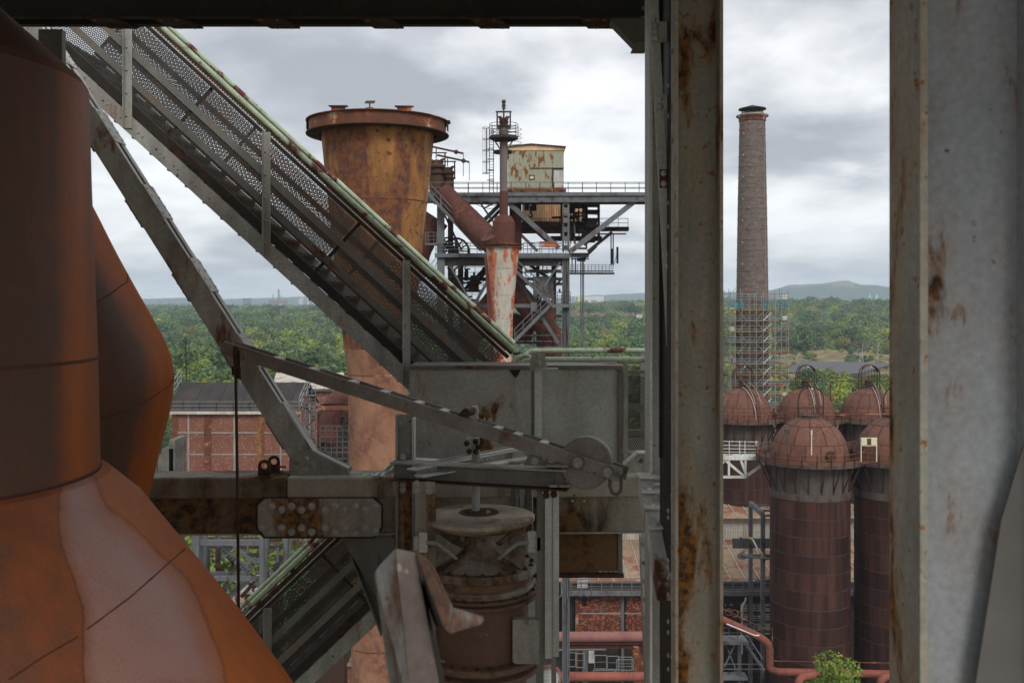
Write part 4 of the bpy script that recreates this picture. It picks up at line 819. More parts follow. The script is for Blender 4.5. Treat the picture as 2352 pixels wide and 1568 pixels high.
# ---- big gas pipes
def pipe(name, label, pts, r, mat='brown', seams=(), Yq=None, cat='pipe', n=20, grp=None):
    pts = [Vector(p) for p in pts]; o = thing(name, label, cat, (pts[0].x, pts[0].y, min(p.z for p in pts)), grp); mb = MB(); q = []
    for i, p in enumerate(pts):                            # round every bend
        if 0 < i < len(pts)-1:
            a, b = pts[i-1], pts[i+1]; t = min(r*1.6, (p-a).length*.45, (b-p).length*.45); u = p+(a-p).normalized()*t; v = p+(b-p).normalized()*t
            for k_ in range(6): s_ = k_/5; q.append(u*(1-s_)**2 + p*2*s_*(1-s_) + v*s_*s_)
        else: q.append(p)
    mb.tube(q, r, n); part('shell', mb, M[mat], o)
    for i, t in seams:
        a, b = pts[i], pts[i+1]; m_ = a.lerp(b, t); d = (b-a).normalized()*.04; mb = MB(); mb.tube([m_-d, m_+d], r+.025, n); part('flange', mb, M[mat], o)
    return o
pipe('gas_pipe', 'red brown pipe slanting down from behind the stack to the hopper', [Q(1010, 440, Y), Q(1042, 470, Y), Q(1162, 588, Yp)], .98, seams=[(1, .3)])
pipe('gas_pipe', 'dark brown pipe joining left behind the rusty stack under the walkway', [Q(1000, 500, Y+2), Q(960, 560, Y+2), Q(940, 640, Y+2)], 1.3)
pipe('gas_pipe', 'short red brown stub leaning into the hopper top', [Q(1128, 540, Yp), Q(1140, 562, Yp+.3)], .9)
pipe('gas_pipe', 'brown upright pipe behind the vent pipe', [Q(1184, 470, Y+3), Q(1184, 575, Y+3)], .55)
pipe('gas_pipe', 'big brown pipe running down right behind the hopper cone', [Q(1180, 640, Y+4), Q(1182, 668, Y+4), Q(1272, 770, Y+4), Q(1272, 900, Y+4)], 1.0, seams=[(1, .5), (1, .8)])
pipe('gas_pipe', 'big brown pipe running down left behind the hopper cone', [Q(1176, 600, Y+5), Q(1174, 640, Y+5), Q(1080, 760, Y+5), Q(1050, 900, Y+5)], 1.0, seams=[(1, .5)])
pipe('gas_pipe', 'dark brown upright pipe behind the lower stair flight', [Q(1256, 690, Y+5.5), Q(1256, 1000, Y+5.5)], .85)
pipe('gas_pipe', 'brown pipe crossing low behind the hopper cone', [Q(1095, 748, Y+6.5), Q(1160, 745, Y+6.5), Q(1225, 760, Y+6.5)], 1.25)
# ---- bleeder valves beside the stack rim
for i, (x, y, s_, lb) in enumerate(((1003, 443, 1.0, 'left rusty bleeder valve with lever and ball weight beside the stack'), (1029, 445, .8, 'right smaller rusty bleeder valve with lever and ball weight'))):
    Yq = Y+1+i; k_ = Yq/F*s_; c = Q(x, y, Yq); o = thing('bleeder_valve', lb, 'valve', c, 'bleeder valves on the walkway')
    mb = MB(); mb.lathe(c, [(17*k_, -.2), (17*k_, 42*k_), (22*k_, 43*k_), (22*k_, 46*k_), (16*k_, 48*k_), (16*k_, 56*k_), (21*k_, 57*k_), (21*k_, 61*k_), (8*k_, 72*k_), (5*k_, 76*k_)], 18); part('body', mb, M['darkrust'], o)
    for sx in (-1, 1): mb = MB(); mb.tube([c+Vector((sx*8*k_, -.2, 70*k_)), c+Vector((sx*14*k_, -.2, 76*k_)), c+Vector((sx*21*k_, -.2, 78*k_))], [.2, .12, .05], 6); part('horn', mb, M['darkrust'], o)
    for sx in (-14, 20): mb = MB(); mb.bar(c+Vector((sx*k_, -.5, 44*k_)), c+Vector((sx*k_, -.5, 90*k_)), .12); part('post', mb, M['darkrust'], o)
    mb = MB(); a = c+Vector((-30*k_, -.6, 108*k_)); b = c+Vector((62*k_, -.6, 88*k_)); mb.bar(a, b, .1, .16); part('lever', mb, M['darkrust'], o)
    mb = MB(); mb.sphere(a.lerp(b, .82), .2, 10, 8); part('weight', mb, M['darkrust'], o)
    mb = MB(); mb.bar(c+Vector((-20*k_, -.5, 90*k_)), c+Vector((24*k_, -.5, 90*k_)), .1); mb.bar(b, b+Vector((0, 0, -52*k_)), .05); mb.bar(c+Vector((0,-.55, 76*k_)), c+Vector((0,-.55, 104*k_)), .08); part('linkage', mb, M['darkrust'], o)
# ---- crane crab with corrugated panel and hook
a, b = Q(1201, 467, Y+11), Q(1262, 507, Y+11); o = thing('crane_cabin', 'orange brown corrugated cabin hanging under the top walkway', 'crane cabin', (a.x, Y+11, b.z))
n = 26; mb = MB(); vs = []
for i in range(n*2+1): x = a.x+(b.x+3.6-a.x)*i/(n*2); vs += [(x, Y+11+(.07 if i % 2 else 0), b.z), (x, Y+11+(.07 if i % 2 else 0), a.z)]
mb.add(vs, [(2*i, 2*i+2, 2*i+3, 2*i+1) for i in range(n*2)]); part('corrugated_wall', mb, M['corro'], o)
mb = MB(); mb.box((a.x-.05, Y+11.1, b.z-.1), (b.x+3.7, Y+14.5, a.z)); part('body', mb, M['corro'], o)
mb = MB(); mb.box((a.x-.6, Y+10.6, b.z-1.0), (b.x+4.6, Y+14.6, b.z-.12)); part('girder', mb, M['darkrust'], o)
c = Q(1219, 470, Y+2); o = thing('crane_hook', 'black double crane hook block hanging below the walkway', 'crane hook', c)
mb = MB(); mb.box((c.x-.55, c.y-.2, c.z-.5), (c.x-.15, c.y+.2, c.z+.25)); mb.box((c.x+.1, c.y-.2, c.z-.55), (c.x+.5, c.y+.2, c.z+.25)); mb.box((c.x-.65, c.y-.15, c.z+.0), (c.x+.6, c.y+.15, c.z+.12)); part('hook_block', mb, M['black'], o)
mb = MB(); mb.tube([c+Vector((0, 0, -.1)), c+Vector((0, 0, -.75)), c+Vector((.14, 0, -.9)), c+Vector((.1, 0, -1.1)), c+Vector((-.12, 0, -1.08)), c+Vector((-.17, 0, -.92))], [.12, .08, .08, .09, .07, .03], 8); part('hook', mb, M['black'], o)
for x in (1290, 1318, 1347, 1375):
    tb('portal_post', x, 468, x, 552, .22, .3, YB-1, D_)
for x0, x1, ys in ((1290, 1318, (470, 484, 500, 540)), (1347, 1375, (472, 486, 505, 520))):
    for y in ys: tb('portal_beam', x0, y, x1, y, .3, .34, YB-1, D_)
tb('portal_beam', 1290, 471, 1377, 471, .5, .4, YB-.5, D_); tb('portal_beam', 1265, 548, 1382, 548, .6, .45, YB-.5, D_); tb('portal_beam', 1268, 500, 1330, 498, .4, .2, YB-.5, D_)
for y in (478, 489, 497, 511, 517): tb('pipe_run', 1308, y, 1346, y+rg.uniform(-4, 4), .1, .18, YB, rg.choice((S_, D_)))
for x in (1300, 1311, 1330, 1338): tb('pipe_run', x, 470, x, 560, .1, .1, YB+1, D_)

# ================================================================== brick hall on the left
Y1, Y2 = 130.0, 136.0; ze, zr = P(0, 945, Y1).z, P(0, 878, Y2).z; xl, xr = P(399, 0, Y1).x, P(678, 0, Y1).x
Hh = thing('brick_hall', 'tall red brick steel framed hall with a dark felt roof', 'brick hall', (xl, Y1, 0))
mb = MB(); mb.box((xl, Y1, 0), (xr, Y1+12, ze-.15)); part('wall', mb, M['brick'], Hh)
mb = MB(); mb.add([(xr, Y1+.002, ze-.15), (xr, Y1+12, ze-.15), (xr, Y2, zr-.2), (xr-.3, Y1+.002, ze-.15), (xr-.3, Y1+12, ze-.15), (xr-.3, Y2, zr-.2)], [(0,1,2),(3,5,4),(0,2,5,3),(1,4,5,2)]); part('gable', mb, M['brick'], Hh)
def hall_post(x, w_, mt, nm='frame_post'): mb = MB(); mb.box((x-w_/2, Y1-.09, 0), (x+w_/2, Y1-.003, ze-.2)); part(nm, mb, M[mt], Hh)
for px, w_, mt in ((402.5, .75, 'rim'), (433, .22, 'conc'), (477, .95, 'rim'), (539, .28, 'conc'), (599, .9, 'stack'), (645, .25, 'conc'), (676, .4, 'rim')): hall_post(P(px, 0, Y1).x, w_, mt)
xp = [P(p, 0, Y1).x for p in (405.5, 431.5, 435, 473.5, 481, 537.5, 541, 596, 602.5, 644, 646.5, 674)]
for py in (993.4, 1043, 1092, 1142):
    z = P(0, py, Y1).z
    for i in range(0, len(xp), 2): mb = MB(); mb.box((xp[i], Y1-.07, z-.08), (xp[i+1], Y1-.003, z+.08)); part('frame_rail', mb, M['conc'], Hh)
for yy in (Y1+3, Y1+6, Y1+9): mb = MB(); mb.box((xr+.003, yy-.15, 0), (xr+.08, yy+.15, ze+1)); part('frame_post', mb, M['corr'], Hh)
# felt roof in laid strips
nst = 11; wst = (xr-xl+1.6)/nst; 
for side in (0, 1):
    for i in range(nst):
        x0 = xl-.9+i*wst; x1 = x0+wst-.03; ya_ = Y1-.5 if side == 0 else Y1+12.5; lift = .03*(i % 2); mb = MB()
        a_ = [(x0, ya_, ze+lift), (x1, ya_, ze+lift), (x1, Y2, zr+lift), (x0, Y2, zr+lift)]; b_ = [(p[0], p[1], p[2]-.12) for p in a_]
        mb.add(a_+b_, [(0,1,2,3) if side == 0 else (3,2,1,0), (7,6,5,4) if side == 0 else (4,5,6,7), (0,4,5,1), (1,5,6,2), (2,6,7,3), (3,7,4,0)]); part('roofing_strip', mb, M['felt'], Hh)
mb = MB(); mb.box((xl-1.0, Y1-.62, ze-.28), (xr+.85, Y1-.5, ze+.10)); part('eaves_gutter', mb, M['corr'], Hh)
for i in range(9): x = xl-.8+(xr-xl+1.5)*i/8; mb = MB(); rail(mb, (x, Y1-.45, ze), (x+(xr-xl+1.5)/8, Y1-.45, ze), 1.35, 1, (1.0, .6, .25), .026); part('railing', mb, M['scafg'], Hh)
for s_, nm in ((xl-1.4, 0), (xr+.6, 1)):
    p0, p1 = Vector((s_, Y1-.4, ze)), Vector((s_+.4, Y2, zr))
    mb = MB(); rail(mb, p0, p1, 1.9, 5, (1.0, .6, .2), .04); part('railing', mb, M['scafg'], Hh)
q = P(428, 878, Y2); mb = MB(); mb.bar(q, P(426, 775, Y2), .14); part('mast', mb, M['black'], Hh)
for d_ in (-1, 1): mb = MB(); mb.bar(P(426, 778, Y2), P(426+d_*26, 845, Y2+2), .035); part('stay_wire', mb, M['black'], Hh)
# pale roof behind and shed beyond
mb = MB(); mb.add([P(624, 893, 170), P(790, 893, 170), P(790, 856, 180), P(634, 856, 180)], [(0,1,2,3)]); mb.add([P(624, 893, 170)-Vector((0,0,.3)), P(790, 893, 170)-Vector((0,0,.3)), P(790, 856, 180)-Vector((0,0,.3)), P(634, 856, 180)-Vector((0,0,.3))], [(3,2,1,0)])
o = thing('shed', 'pale grey sheet roof behind the brick hall gable', 'shed', (P(624, 0, 170).x, 170, 0)); part('roof', mb, M['corr'], o); mb = MB(); a, b = P(627, 893, 171), P(790, 893, 171); mb.box((a.x, 171, 0), (b.x, 179, a.z-.4)); part('wall', mb, M['brick'], o)
# stair tower against the gable
Yt = 126; Tt = thing('stair_tower', 'thin grey open stair tower against the brick gable', 'stair tower', (P(706, 0, Yt).x, Yt, 0))
for x in (700, 708, 716, 724): mb = MB(); mb.bar((P(x, 0, Yt).x, Yt, 0), P(x, 895, Yt), .13); part('post', mb, M['steel'], Tt)
for i in range(12):
    y = 908+i*26; mb = MB(); mb.bar(P(699, y, Yt), P(725, y, Yt), 1.2, .1); part('landing', mb, M['steel'], Tt); mb = MB(); rail(mb, P(699, y, Yt-.6), P(725, y, Yt-.6), 1.0, 3, (1, .5), .03); part('railing', mb, M['steel'], Tt)
    mb = MB(); mb.bar(P(701 if i % 2 else 723, y, Yt), P(723 if i % 2 else 701, y+26, Yt), .5, .12); part('flight', mb, M['steeld'], Tt)
# elbow pipe and dark works by the stack
pipe('gas_pipe', 'dusty brown elbow pipe rising beside the rusty stack', [P(830, 905, 105), P(775, 912, 105), P(757, 960, 105), P(755, 1010, 105)], 1.05, 'brown')
W = thing('pipework', 'tangle of dark rusted pipes and beams between hall and stack', 'pipework', (P(765, 0, 112).x, 112, 0)); rg = random.Random(21)
mb = MB(); a, b = P(728, 948, 118), P(815, 948, 118); mb.box((a.x, 118, 0), (b.x, 121, a.z)); part('housing', mb, M['black'], W)
for i in range(70):
    x = rg.uniform(728, 800); y = rg.uniform(935, 1080); hor = rg.random() < .7; Yq = rg.uniform(103, 116)
    mb = MB(); l_ = rg.uniform(8, 38); mb.bar(P(x, y, Yq), P(x+(l_ if hor else rg.uniform(-8, 8)), y+(rg.uniform(-2, 2) if hor else l_), Yq), rg.uniform(.1, .5), rg.uniform(.08, .4)); part('beam', mb, M[rg.choice(('darkrust', 'black', 'steeld', 'brown', 'darkrust'))], W)
for i in range(4): y = 1000+i*25; mb = MB(); rail(mb, P(735, y, 102), P(800, y, 102), 1.0, 5, (1, .5), .03); part('railing', mb, M['steel'], W)
mb = MB(); mb.lathe(P(775, 937, 100), [(1.9, -.1), (2.1, 0), (2.1, .35), (1.8, .35)], 20); part('ring', mb, M['rim'], W)
# low concrete block in the left gap
mb = MB(); 
for (x0, x1, y) in ((372, 398, 1030), (388, 402, 1010), (360, 372, 1048), (356, 362, 1062)): a = P(x0, y, 118); b = P(x1, y, 118); mb.box((a.x, 118, 0), (b.x, 122, a.z))
single('concrete_ruin', 'stepped grey concrete block left of the brick hall', 'concrete block', mb, plain('dark_concrete', (.13,.12,.105), .95, .4, .6), (P(372, 0, 118).x, 118, 0))
# ================================================================== hot blast stoves
def dxs(x): return (1636.5 + x*.21974)
RV = rivet_mesh(.035, M['dome'])
def stove_proto(tag_loc, label, detailed=True):
    """one stove: shell of curved plates, grey collar, brackets, gallery, dome, hoop frame"""
    c = Vector(tag_loc); o = thing('stove', label, 'hot blast stove', c, 'domed hot blast stoves'); RS = 4.0; zg = 29.0; zc0, zc1 = 25.9, 28.9
    # curved shell plates, three alternating mesh variants shared
    nr, ncol = 14, 12; hr = (25.2-0)/nr
    for r_ in range(nr):
        mb = MB(); a = 2*math.pi/ncol; g = .004; z0 = 0.012; z1 = hr-.012
        for i in range(5):
            b0 = g+(a-2*g)*i/5; b1 = g+(a-2*g)*(i+1)/5; rr = RS + (.02 if r_ % 2 else 0)
            mb.add([(rr*math.cos(b0), rr*math.sin(b0), z0), (rr*math.cos(b1), rr*math.sin(b1), z0), (rr*math.cos(b1), rr*math.sin(b1), z1), (rr*math.cos(b0), rr*math.sin(b0), z1)], [(0,1,2,3)], True)
        me = mb.mesh('shell_plate'); me.materials.append(M['stove'])
        for k_ in range(ncol): piece('shell_plate', me, o, c+Vector((0,0,r_*hr)), (0, 0, a*(k_+.5*(r_ % 2))+.13))
    mb = MB(); mb.lathe(c, [(RS-.03, 0), (RS-.03, 25.2)], 48); part('lining', mb, M['darkrust'], o)
    for r_ in range(1, nr+1):
        mb = MB(); z = r_*hr; mb.lathe(c, [(RS-.02, z-.06), (RS+.045, z-.06), (RS+.045, z+.06), (RS-.02, z+.06)], 48, smooth=False); part('lap_seam', mb, M['seam'], o)
    # riveted upright seams (tiny rivets, joined)
    mb = MB()
    for r_ in range(nr):
        for k_ in range(ncol):
            a = 2*math.pi/ncol*(k_+.5*(r_ % 2))+.13
            if math.sin(a) > .3: continue
            for t in range(16):
                for da in (-.012, .012):
                    q = c+Vector(((RS+.035)*math.cos(a+da), (RS+.035)*math.sin(a+da), r_*hr+.12+(hr-.24)*t/15)); s_ = .022
                    mb.add([q+Vector((-s_,0,0)), q+Vector((s_,0,0)), q+Vector((0,0,s_)), q+Vector((0,0,-s_))], [(0,1,2),(0,3,1)])
    part('rivets', mb, M['seam'], o, kind='stuff')
    mb = MB(); mb.lathe(c, [(RS+.05, 25.2), (RS+.10, 25.25), (RS+.10, 25.85), (RS+.02, 25.9)], 48, smooth=False); part('collar_ring', mb, M['stoveg'], o)
    mb = MB(); mb.lathe(c, [(RS-.02, 25.9), (RS-.02, zg-.02)], 48); part('collar', mb, M['stoveg'], o)
    mb = MB(); a = None
    for b in (0,):
        mb.add([(RS-.05,-.04,26.0),(RS+.12,-.04,26.0),(RS+1.35,-.04,zg-.1),(RS+1.35,-.04,zg),(RS-.05,-.04,zg),(RS-.05,.04,26.0),(RS+.12,.04,26.0),(RS+1.35,.04,zg-.1),(RS+1.35,.04,zg),(RS-.05,.04,zg)],
               [(0,4,3,2,1),(5,6,7,8,9),(0,1,6,5),(1,2,7,6),(2,3,8,7),(3,4,9,8),(4,0,5,9)])
    # keep bracket open: replace by triangle frame
    mb = MB(); mb.bar((RS-.02,0,26.05), (RS+1.25,0,zg-.15), .10, .12); mb.bar((RS+.0,0,25.95), (RS+.0,0,zg), .12, .1); mb.bar((RS,0,zg-.12), (RS+1.35,0,zg-.12), .1, .14); me = mb.mesh('bracket'); me.materials.append(M['darkrust'])
    for k_ in range(20): piece('bracket', me, o, c, (0, 0, 2*math.pi*k_/20))
    # gallery
    mb = MB(); mb.lathe(c, [(RS+1.3, zg-.28), (RS+1.36, zg-.28), (RS+1.36, zg+.02), (RS-.4, zg+.02), (RS-.4, zg-.02), (RS+1.3, zg-.02), (RS+1.3, zg-.28)], 48, smooth=False); part('gallery_floor', mb, M['stoveg'], o)
    mb = MB(); mb.lathe(c, [(RS+1.30, zg+.03), (RS+1.33, zg+.42), (RS+1.30, zg+.42), (RS+1.27, zg+.03)], 48); part('toe_plate', mb, M['dome'], o)
    for h in (.62, 1.1): mb = MB(); mb.tube([c+Vector(((RS+1.36)*math.cos(a), (RS+1.36)*math.sin(a), zg+h)) for a in [i*math.pi/30 for i in range(61)]], .035, 5, False); part('guard_rail', mb, M['redpipe'], o)
    mb = MB(); mb.bar((RS+1.4,0,zg-.25), (RS+1.4,0,zg+1.12), .06, .09); me = mb.mesh('guard_post'); me.materials.append(M['darkrust'])
    for k_ in range(24): piece('guard_post', me, o, c, (0, 0, 2*math.pi*k_/24+.1))
    # dome: rings of plates, staggered
    zd = zg+.1; HD = 4.25; mer = lambda t: (RS*math.cos(t)*.985, HD*math.sin(t))
    cuts = [(0, .40, 16), (.40, .93, 14), (.93, 1.42, 9)]
    for (t0, t1, nn) in cuts:
        a = 2*math.pi/nn; mb = MB()
        for i in range(4):
            for j in range(6):
                ta, tb_ = t0+(t1-t0)*j/6+(.004 if j == 0 else 0), t0+(t1-t0)*(j+1)/6-(.004 if j == 5 else 0); b0 = .004+(a-.008)*i/4; b1 = .004+(a-.008)*(i+1)/4
                (ra, za_), (rb, zb_) = mer(ta), mer(tb_)
                mb.add([(ra*math.cos(b0), ra*math.sin(b0), za_), (ra*math.cos(b1), ra*math.sin(b1), za_), (rb*math.cos(b1), rb*math.sin(b1), zb_), (rb*math.cos(b0), rb*math.sin(b0), zb_)], [(0,1,2,3)], True)
        me = mb.mesh('dome_plate'); me.materials.append(M['dome'])
        for k_ in range(nn): piece('dome_plate', me, o, c+Vector((0,0,zd)), (0, 0, a*k_+t0))
    mb = MB(); pf = [mer(t*1.45/14) for t in range(15)]; mb.lathe(c+Vector((0,0,zd-.03)), [(r*.994, z*.994) for r, z in pf]+[(.01, HD*.99)], 40); part('dome_liner', mb, M['darkrust'], o)
    mb = MB()
    for (t0, t1, nn) in cuts:
        for k_ in range(nn):
            a = 2*math.pi/nn*k_+t0
            for j in range(int(34*(t1-t0)/.5)):
                t = t0+(t1-t0)*(j+.5)/(34*(t1-t0)/.5)
                for da in (-.05, .05):
                    r, z = mer(t); q = c+Vector(((r+.02)*math.cos(a+da/max(r, .5)), (r+.02)*math.sin(a+da/max(r, .5)), zd+z+.015)); s_ = .024
                    mb.add([q+Vector((-s_,0,0)), q+Vector((0,-s_,-s_*.5)), q+Vector((s_,0,0)), q+Vector((0,s_*.6,s_))], [(0,1,2),(0,2,3)])
        for k_ in range(150):
            a = 2*math.pi*k_/150
            for dt in (-.012, .012):
                r, z = mer(t1+dt); q = c+Vector(((r+.02)*math.cos(a), (r+.02)*math.sin(a), zd+z+.015)); s_ = .024
                mb.add([q+Vector((-s_,0,0)), q+Vector((0,-s_,-s_*.5)), q+Vector((s_,0,0)), q+Vector((0,s_*.6,s_))], [(0,1,2),(0,2,3)])
    part('dome_rivets', mb, M['brown'], o, kind='stuff')
    ztop = zd+HD
    mb = MB(); mb.lathe(c, [(.95, ztop-.35), (.95, ztop+.1), (1.02, ztop+.1), (1.02, ztop+.18), (.01, ztop+.18)], 20, smooth=False); part('crown_ring', mb, M['stoveg'], o)
    return o, c, zg, zd, ztop
def hoop(o, c, z, w_, h, ladder=True, cage=True):
    mb = MB(); pts = [(-w_/2, 0, -.2), (-w_/2, 0, h-w_/2)]+[(-math.cos(a)*w_/2, 0, h-w_/2+math.sin(a)*w_/2) for a in [i*math.pi/10 for i in range(1, 10)]]+[(w_/2, 0, h-w_/2), (w_/2, 0, -.2)]
    pts = [c+Vector(p)+Vector((0,0,z)) for p in pts]
    for yo in ((0, .9) if cage else (0,)): mb = MB(); mb.tube([p+Vector((0,yo-.4,0)) for p in pts], .07, 5); part('hoop', mb, M['darkrust'], o)
    if cage:
        mb = MB()
        for i in range(3, len(pts)-3): a, b = pts[i], pts[i+1]; mb.add([a+Vector((0,-.4,0)), b+Vector((0,-.4,0)), b+Vector((0,.5,0)), a+Vector((0,.5,0)), a+Vector((0,-.4,.04)), b+Vector((0,-.4,.04)), b+Vector((0,.5,.04)), a+Vector((0,.5,.04))], [(3,2,1,0),(4,5,6,7),(0,1,5,4),(2,3,7,6)])
        part('hood', mb, M['black'], o)
        for i in range(6): zz2 = z+.15+i*(h-w_/2)/5.2; mb = MB(); mb.bar(c+Vector((-w_/2,.5,zz2)), c+Vector((w_/2,.5,zz2)), .045); part('cage_bar', mb, M['darkrust'], o)
        for i in range(5): mb = MB(); x = -w_/2+w_*(i+1)/6; mb.bar(c+Vector((x,.5,z)), c+Vector((x,.5,z+h-.6)), .04); part('cage_bar', mb, M['darkrust'], o)
    mb = MB(); mb.box((c.x+.0, c.y-.6, c.z+z+h-.28), (c.x+.16, c.y-.45, c.z+z+h-.12)); part('lamp', mb, M['cream'], o)
def dome_ladder(o, c, zd, x, slant, zbase, rows=14):
    """curved ladder with side stringers lying on the dome's front"""
    RS, HD = 4.0, 4.25; pts = []
    for i in range(9):
        t = 1.35-(1.35-.0)*i/8; pts.append((RS*math.cos(t)+.25, HD*math.sin(t)+.2))
    for s_ in (-.32, .32):
        mb = MB(); mb.tube([c+Vector((x+s_+slant*r/4, -r*.98, zd+z)) for r, z in pts], .05, 5); part('ladder_stringer', mb, M['corr'] if s_ < 0 else M['darkrust'], o)
        mb = MB(); mb.tube([c+Vector((x+s_*1.25+slant*r/4, -r*.98-.5, zd+z+.75)) for r, z in pts[:7]], .03, 4); part('ladder_handrail', mb, M['corr'], o)
    for i in range(rows):
        t = 1.35*(1-i/rows); r, z = RS*math.cos(t)+.27, HD*math.sin(t)+.22; xx = x+slant*r/4; mb = MB(); mb.bar(c+Vector((xx-.3, -r*.98, zd+z)), c+Vector((xx+.3, -r*.98, zd+z)), .12, .05); part('rung', mb, M['darkrust'], o)
Yf = 103.0; Yb = 138.6
fx = [P(1860, 0, Yf).x, P(2055.5, 0, Yf).x]; bx = [P(1707, 0, Yb).x, P(1852, 0, Yb).x, P(1997, 0, Yb).x]
labs_f = ['nearest stove with a floodlight on its gallery, front row left', 'front row stove beside the near right column, behind two cream panels']
labs_b = ['back row stove partly hidden by the middle column, ladder leaning on its dome', 'middle dome of the back row, behind the nearest stove', 'right dome of the back row, with its hoop frame before the canopy roof']
o1, c1, zg, zd, zt = stove_proto((fx[0], Yf, 0), labs_f[0])
stoves = [(o1, c1)]
for i, (x, yq, lab) in enumerate([(fx[1], Yf, labs_f[1])]+[(bx[j], Yb, labs_b[j]) for j in range(3)]):
    cpy = copy_thing(o1, (x, yq, 0), (.31, -.2, .11, .4)[i], lab); ORIG[cpy.name] = Vector((x, yq, 0)); stoves.append((cpy, Vector((x, yq, 0))))
# parts added to a rotated copy must undo its turn
def unrot(o, fn):
    rz = o.rotation_euler.z; before = set(ch.name for ch in o.children); fn()
    if rz:
        for ch in o.children:
            if ch.name not in before: ch.matrix_local = Matrix.Rotation(-rz, 4, 'Z') @ ch.matrix_basis
for i, (o, c) in enumerate(stoves):
    if i < 2:
        unrot(o, lambda: hoop(o, c, zt+.1, 2.6, 3.0, cage=False))
        def fr():
            for s_ in (-1, 1):
                for h in (.35, .95):
                    mb = MB(); mb.tube([c+Vector((s_*.75+math.cos(a)*.62, math.sin(a)*.8-.3, zt+h)) for a in [k_*math.pi/7 for k_ in range(15)]], .025, 4, False); part('cage_ring', mb, M['darkrust'], o)
                for k_ in range(5): a = k_*math.pi*2/5; mb = MB(); q = c+Vector((s_*.75+math.cos(a)*.62, math.sin(a)*.8-.3, zt)); mb.bar(q, q+Vector((0,0,1.0)), .03); part('cage_bar', mb, M['darkrust'], o)
        unrot(o, fr)
    else:
        unrot(o, lambda: hoop(o, c, zt-.1, 2.6, 3.2))
        unrot(o, lambda: dome_ladder(o, c, zd, .3 if i != 2 else -.4, 0 if i != 2 else 1.4, 0))
        def cap(): mb = MB(); mb.lathe(c+Vector((0,0,zt)), [(.55,.0),(.55,.3),(.8,.32),(.8,.5),(.6,.55),(.7,.9),(.5,1.1),(.01,1.12)], 10, smooth=False); part('vent_cap', mb, M['darkrust'], o)
        unrot(o, cap)
def manhole():
    for (a, z, r) in ((-.35, .75, .55), (-1.35, .35, .42)):
        mb = MB(); d = Vector((math.cos(a), math.sin(a), .1)).normalized(); q = c1+d*3.75+Vector((0,0,zd+z)); mb.tube([q, q+d*.45], r, 14); mb.tube([q+d*.45, q+d*.55], r*1.2, 14); part('manhole', mb, M['darkrust'], stoves[0][0])
manhole()
# link galleries between stoves
for (xa, xb, yq) in ((fx[0], fx[1], Yf), (bx[0], bx[1], Yb), (bx[1], bx[2], Yb)):
    o = thing('gallery_bridge', f"short railed gallery joining two {'front' if yq == Yf else 'back'} row domes, {'between the two front stoves' if yq == Yf else 'left link' if xa == bx[0] else 'right link'}", 'gallery', ((xa+xb)/2, yq, 28.8), 'stove galleries')
    mb = MB(); mb.box((xa+4.8, yq-3.2, 28.7), (xb-4.8, yq+1.0, 28.95)); part('floor', mb, M['stoveg'], o)
    mb = MB(); rail(mb, (xa+4, yq-3.5, 28.98), (xb-4, yq-3.5, 28.98), 1.1, 4, (1, .55), .035, .3); part('railing', mb, M['dome'], o)
mb = MB(); a = P(1580, 1006, 101); mb.bar(Vector((bx[0]-3, Yb-4.5, 30.3)), Vector((bx[2]+4, Yb-4.5, 30.2)), .05); single('hand_line', 'thin dark horizontal rail along the back row gallery', 'rail', mb, M['darkrust'], (bx[0], Yb-4.5, 0))
mb = MB(); a = P(1838, 946.5, Yf-1.5); b = P(2046, 950, Yf-1.0); mb.tube([a, P(1900, 954, Yf-1.4), P(1990, 951, Yf-1.2), b], .06, 5); single('thin_pipe', 'thin bent pipe running across behind the two front domes', 'pipe', mb, M['rim'], a)
mb = MB(); mb.bar(P(1760, 877, Yb), P(2046, 874, Yb), .1); mb.bar(P(1907, 876, Yb), P(1907, 930, Yb), .12); single('overhead_line', 'thin dark rod strung behind the back row domes on a post', 'rod', mb, M['darkrust'], P(1760, 877, Yb))
# floodlight, white post and panels on the galleries
q = P(1808, 1043, Yf-4.9); mb = MB(); mb.bar(q, q+Vector((0,0,2.0)), .06); o = thing('floodlight', 'black floodlight on a thin post at the front gallery rail', 'floodlight', q); part('post', mb, M['steeld'], o)
mb = MB(); h = q+Vector((0,0,2.25)); mb.prism([(h.x-.26, h.z-.22), (h.x+.22, h.z-.26), (h.x+.26, h.z+.2), (h.x-.24, h.z+.26)], q.y-.15, q.y+.15); part('head', mb, M['lamp'], o)
q = P(1864, 1045, Yf-5.1); mb = MB(); mb.bar(q, q+Vector((0,0,2.2)), .09); mb.bar(q+Vector((0,0,2.0)), q+Vector((0,0,2.45)), .14); single('post', 'pale slim post standing on the front gallery before the dome', 'post', mb, M['cream'], q)
q = P(1987, 1062, Yf-5.2); o = thing('signboard', 'two cream metal panels on a frame at the front gallery rail', 'boards', q)
for px in (1978, 2013.5): a = P(px, 1060, Yf-5.2); mb = MB(); mb.bar(a, P(px, 1006, Yf-5.2), .08); part('post', mb, M['cream'], o)
for px in (1979.5, 2001.5): a = P(px, 1022, Yf-5.3); b = P(px+12, 1006, Yf-5.3); mb = MB(); mb.box((a.x, a.y, a.z), (b.x, a.y+.06, b.z)); part('panel', mb, M['cream'], o)
mb = MB(); mb.bar(P(1977, 1005.5, Yf-5.2), P(2015, 1005.5, Yf-5.2), .07); mb.bar(P(1977, 1023, Yf-5.2), P(2015, 1023, Yf-5.2), .07); part('frame', mb, M['cream'], o)

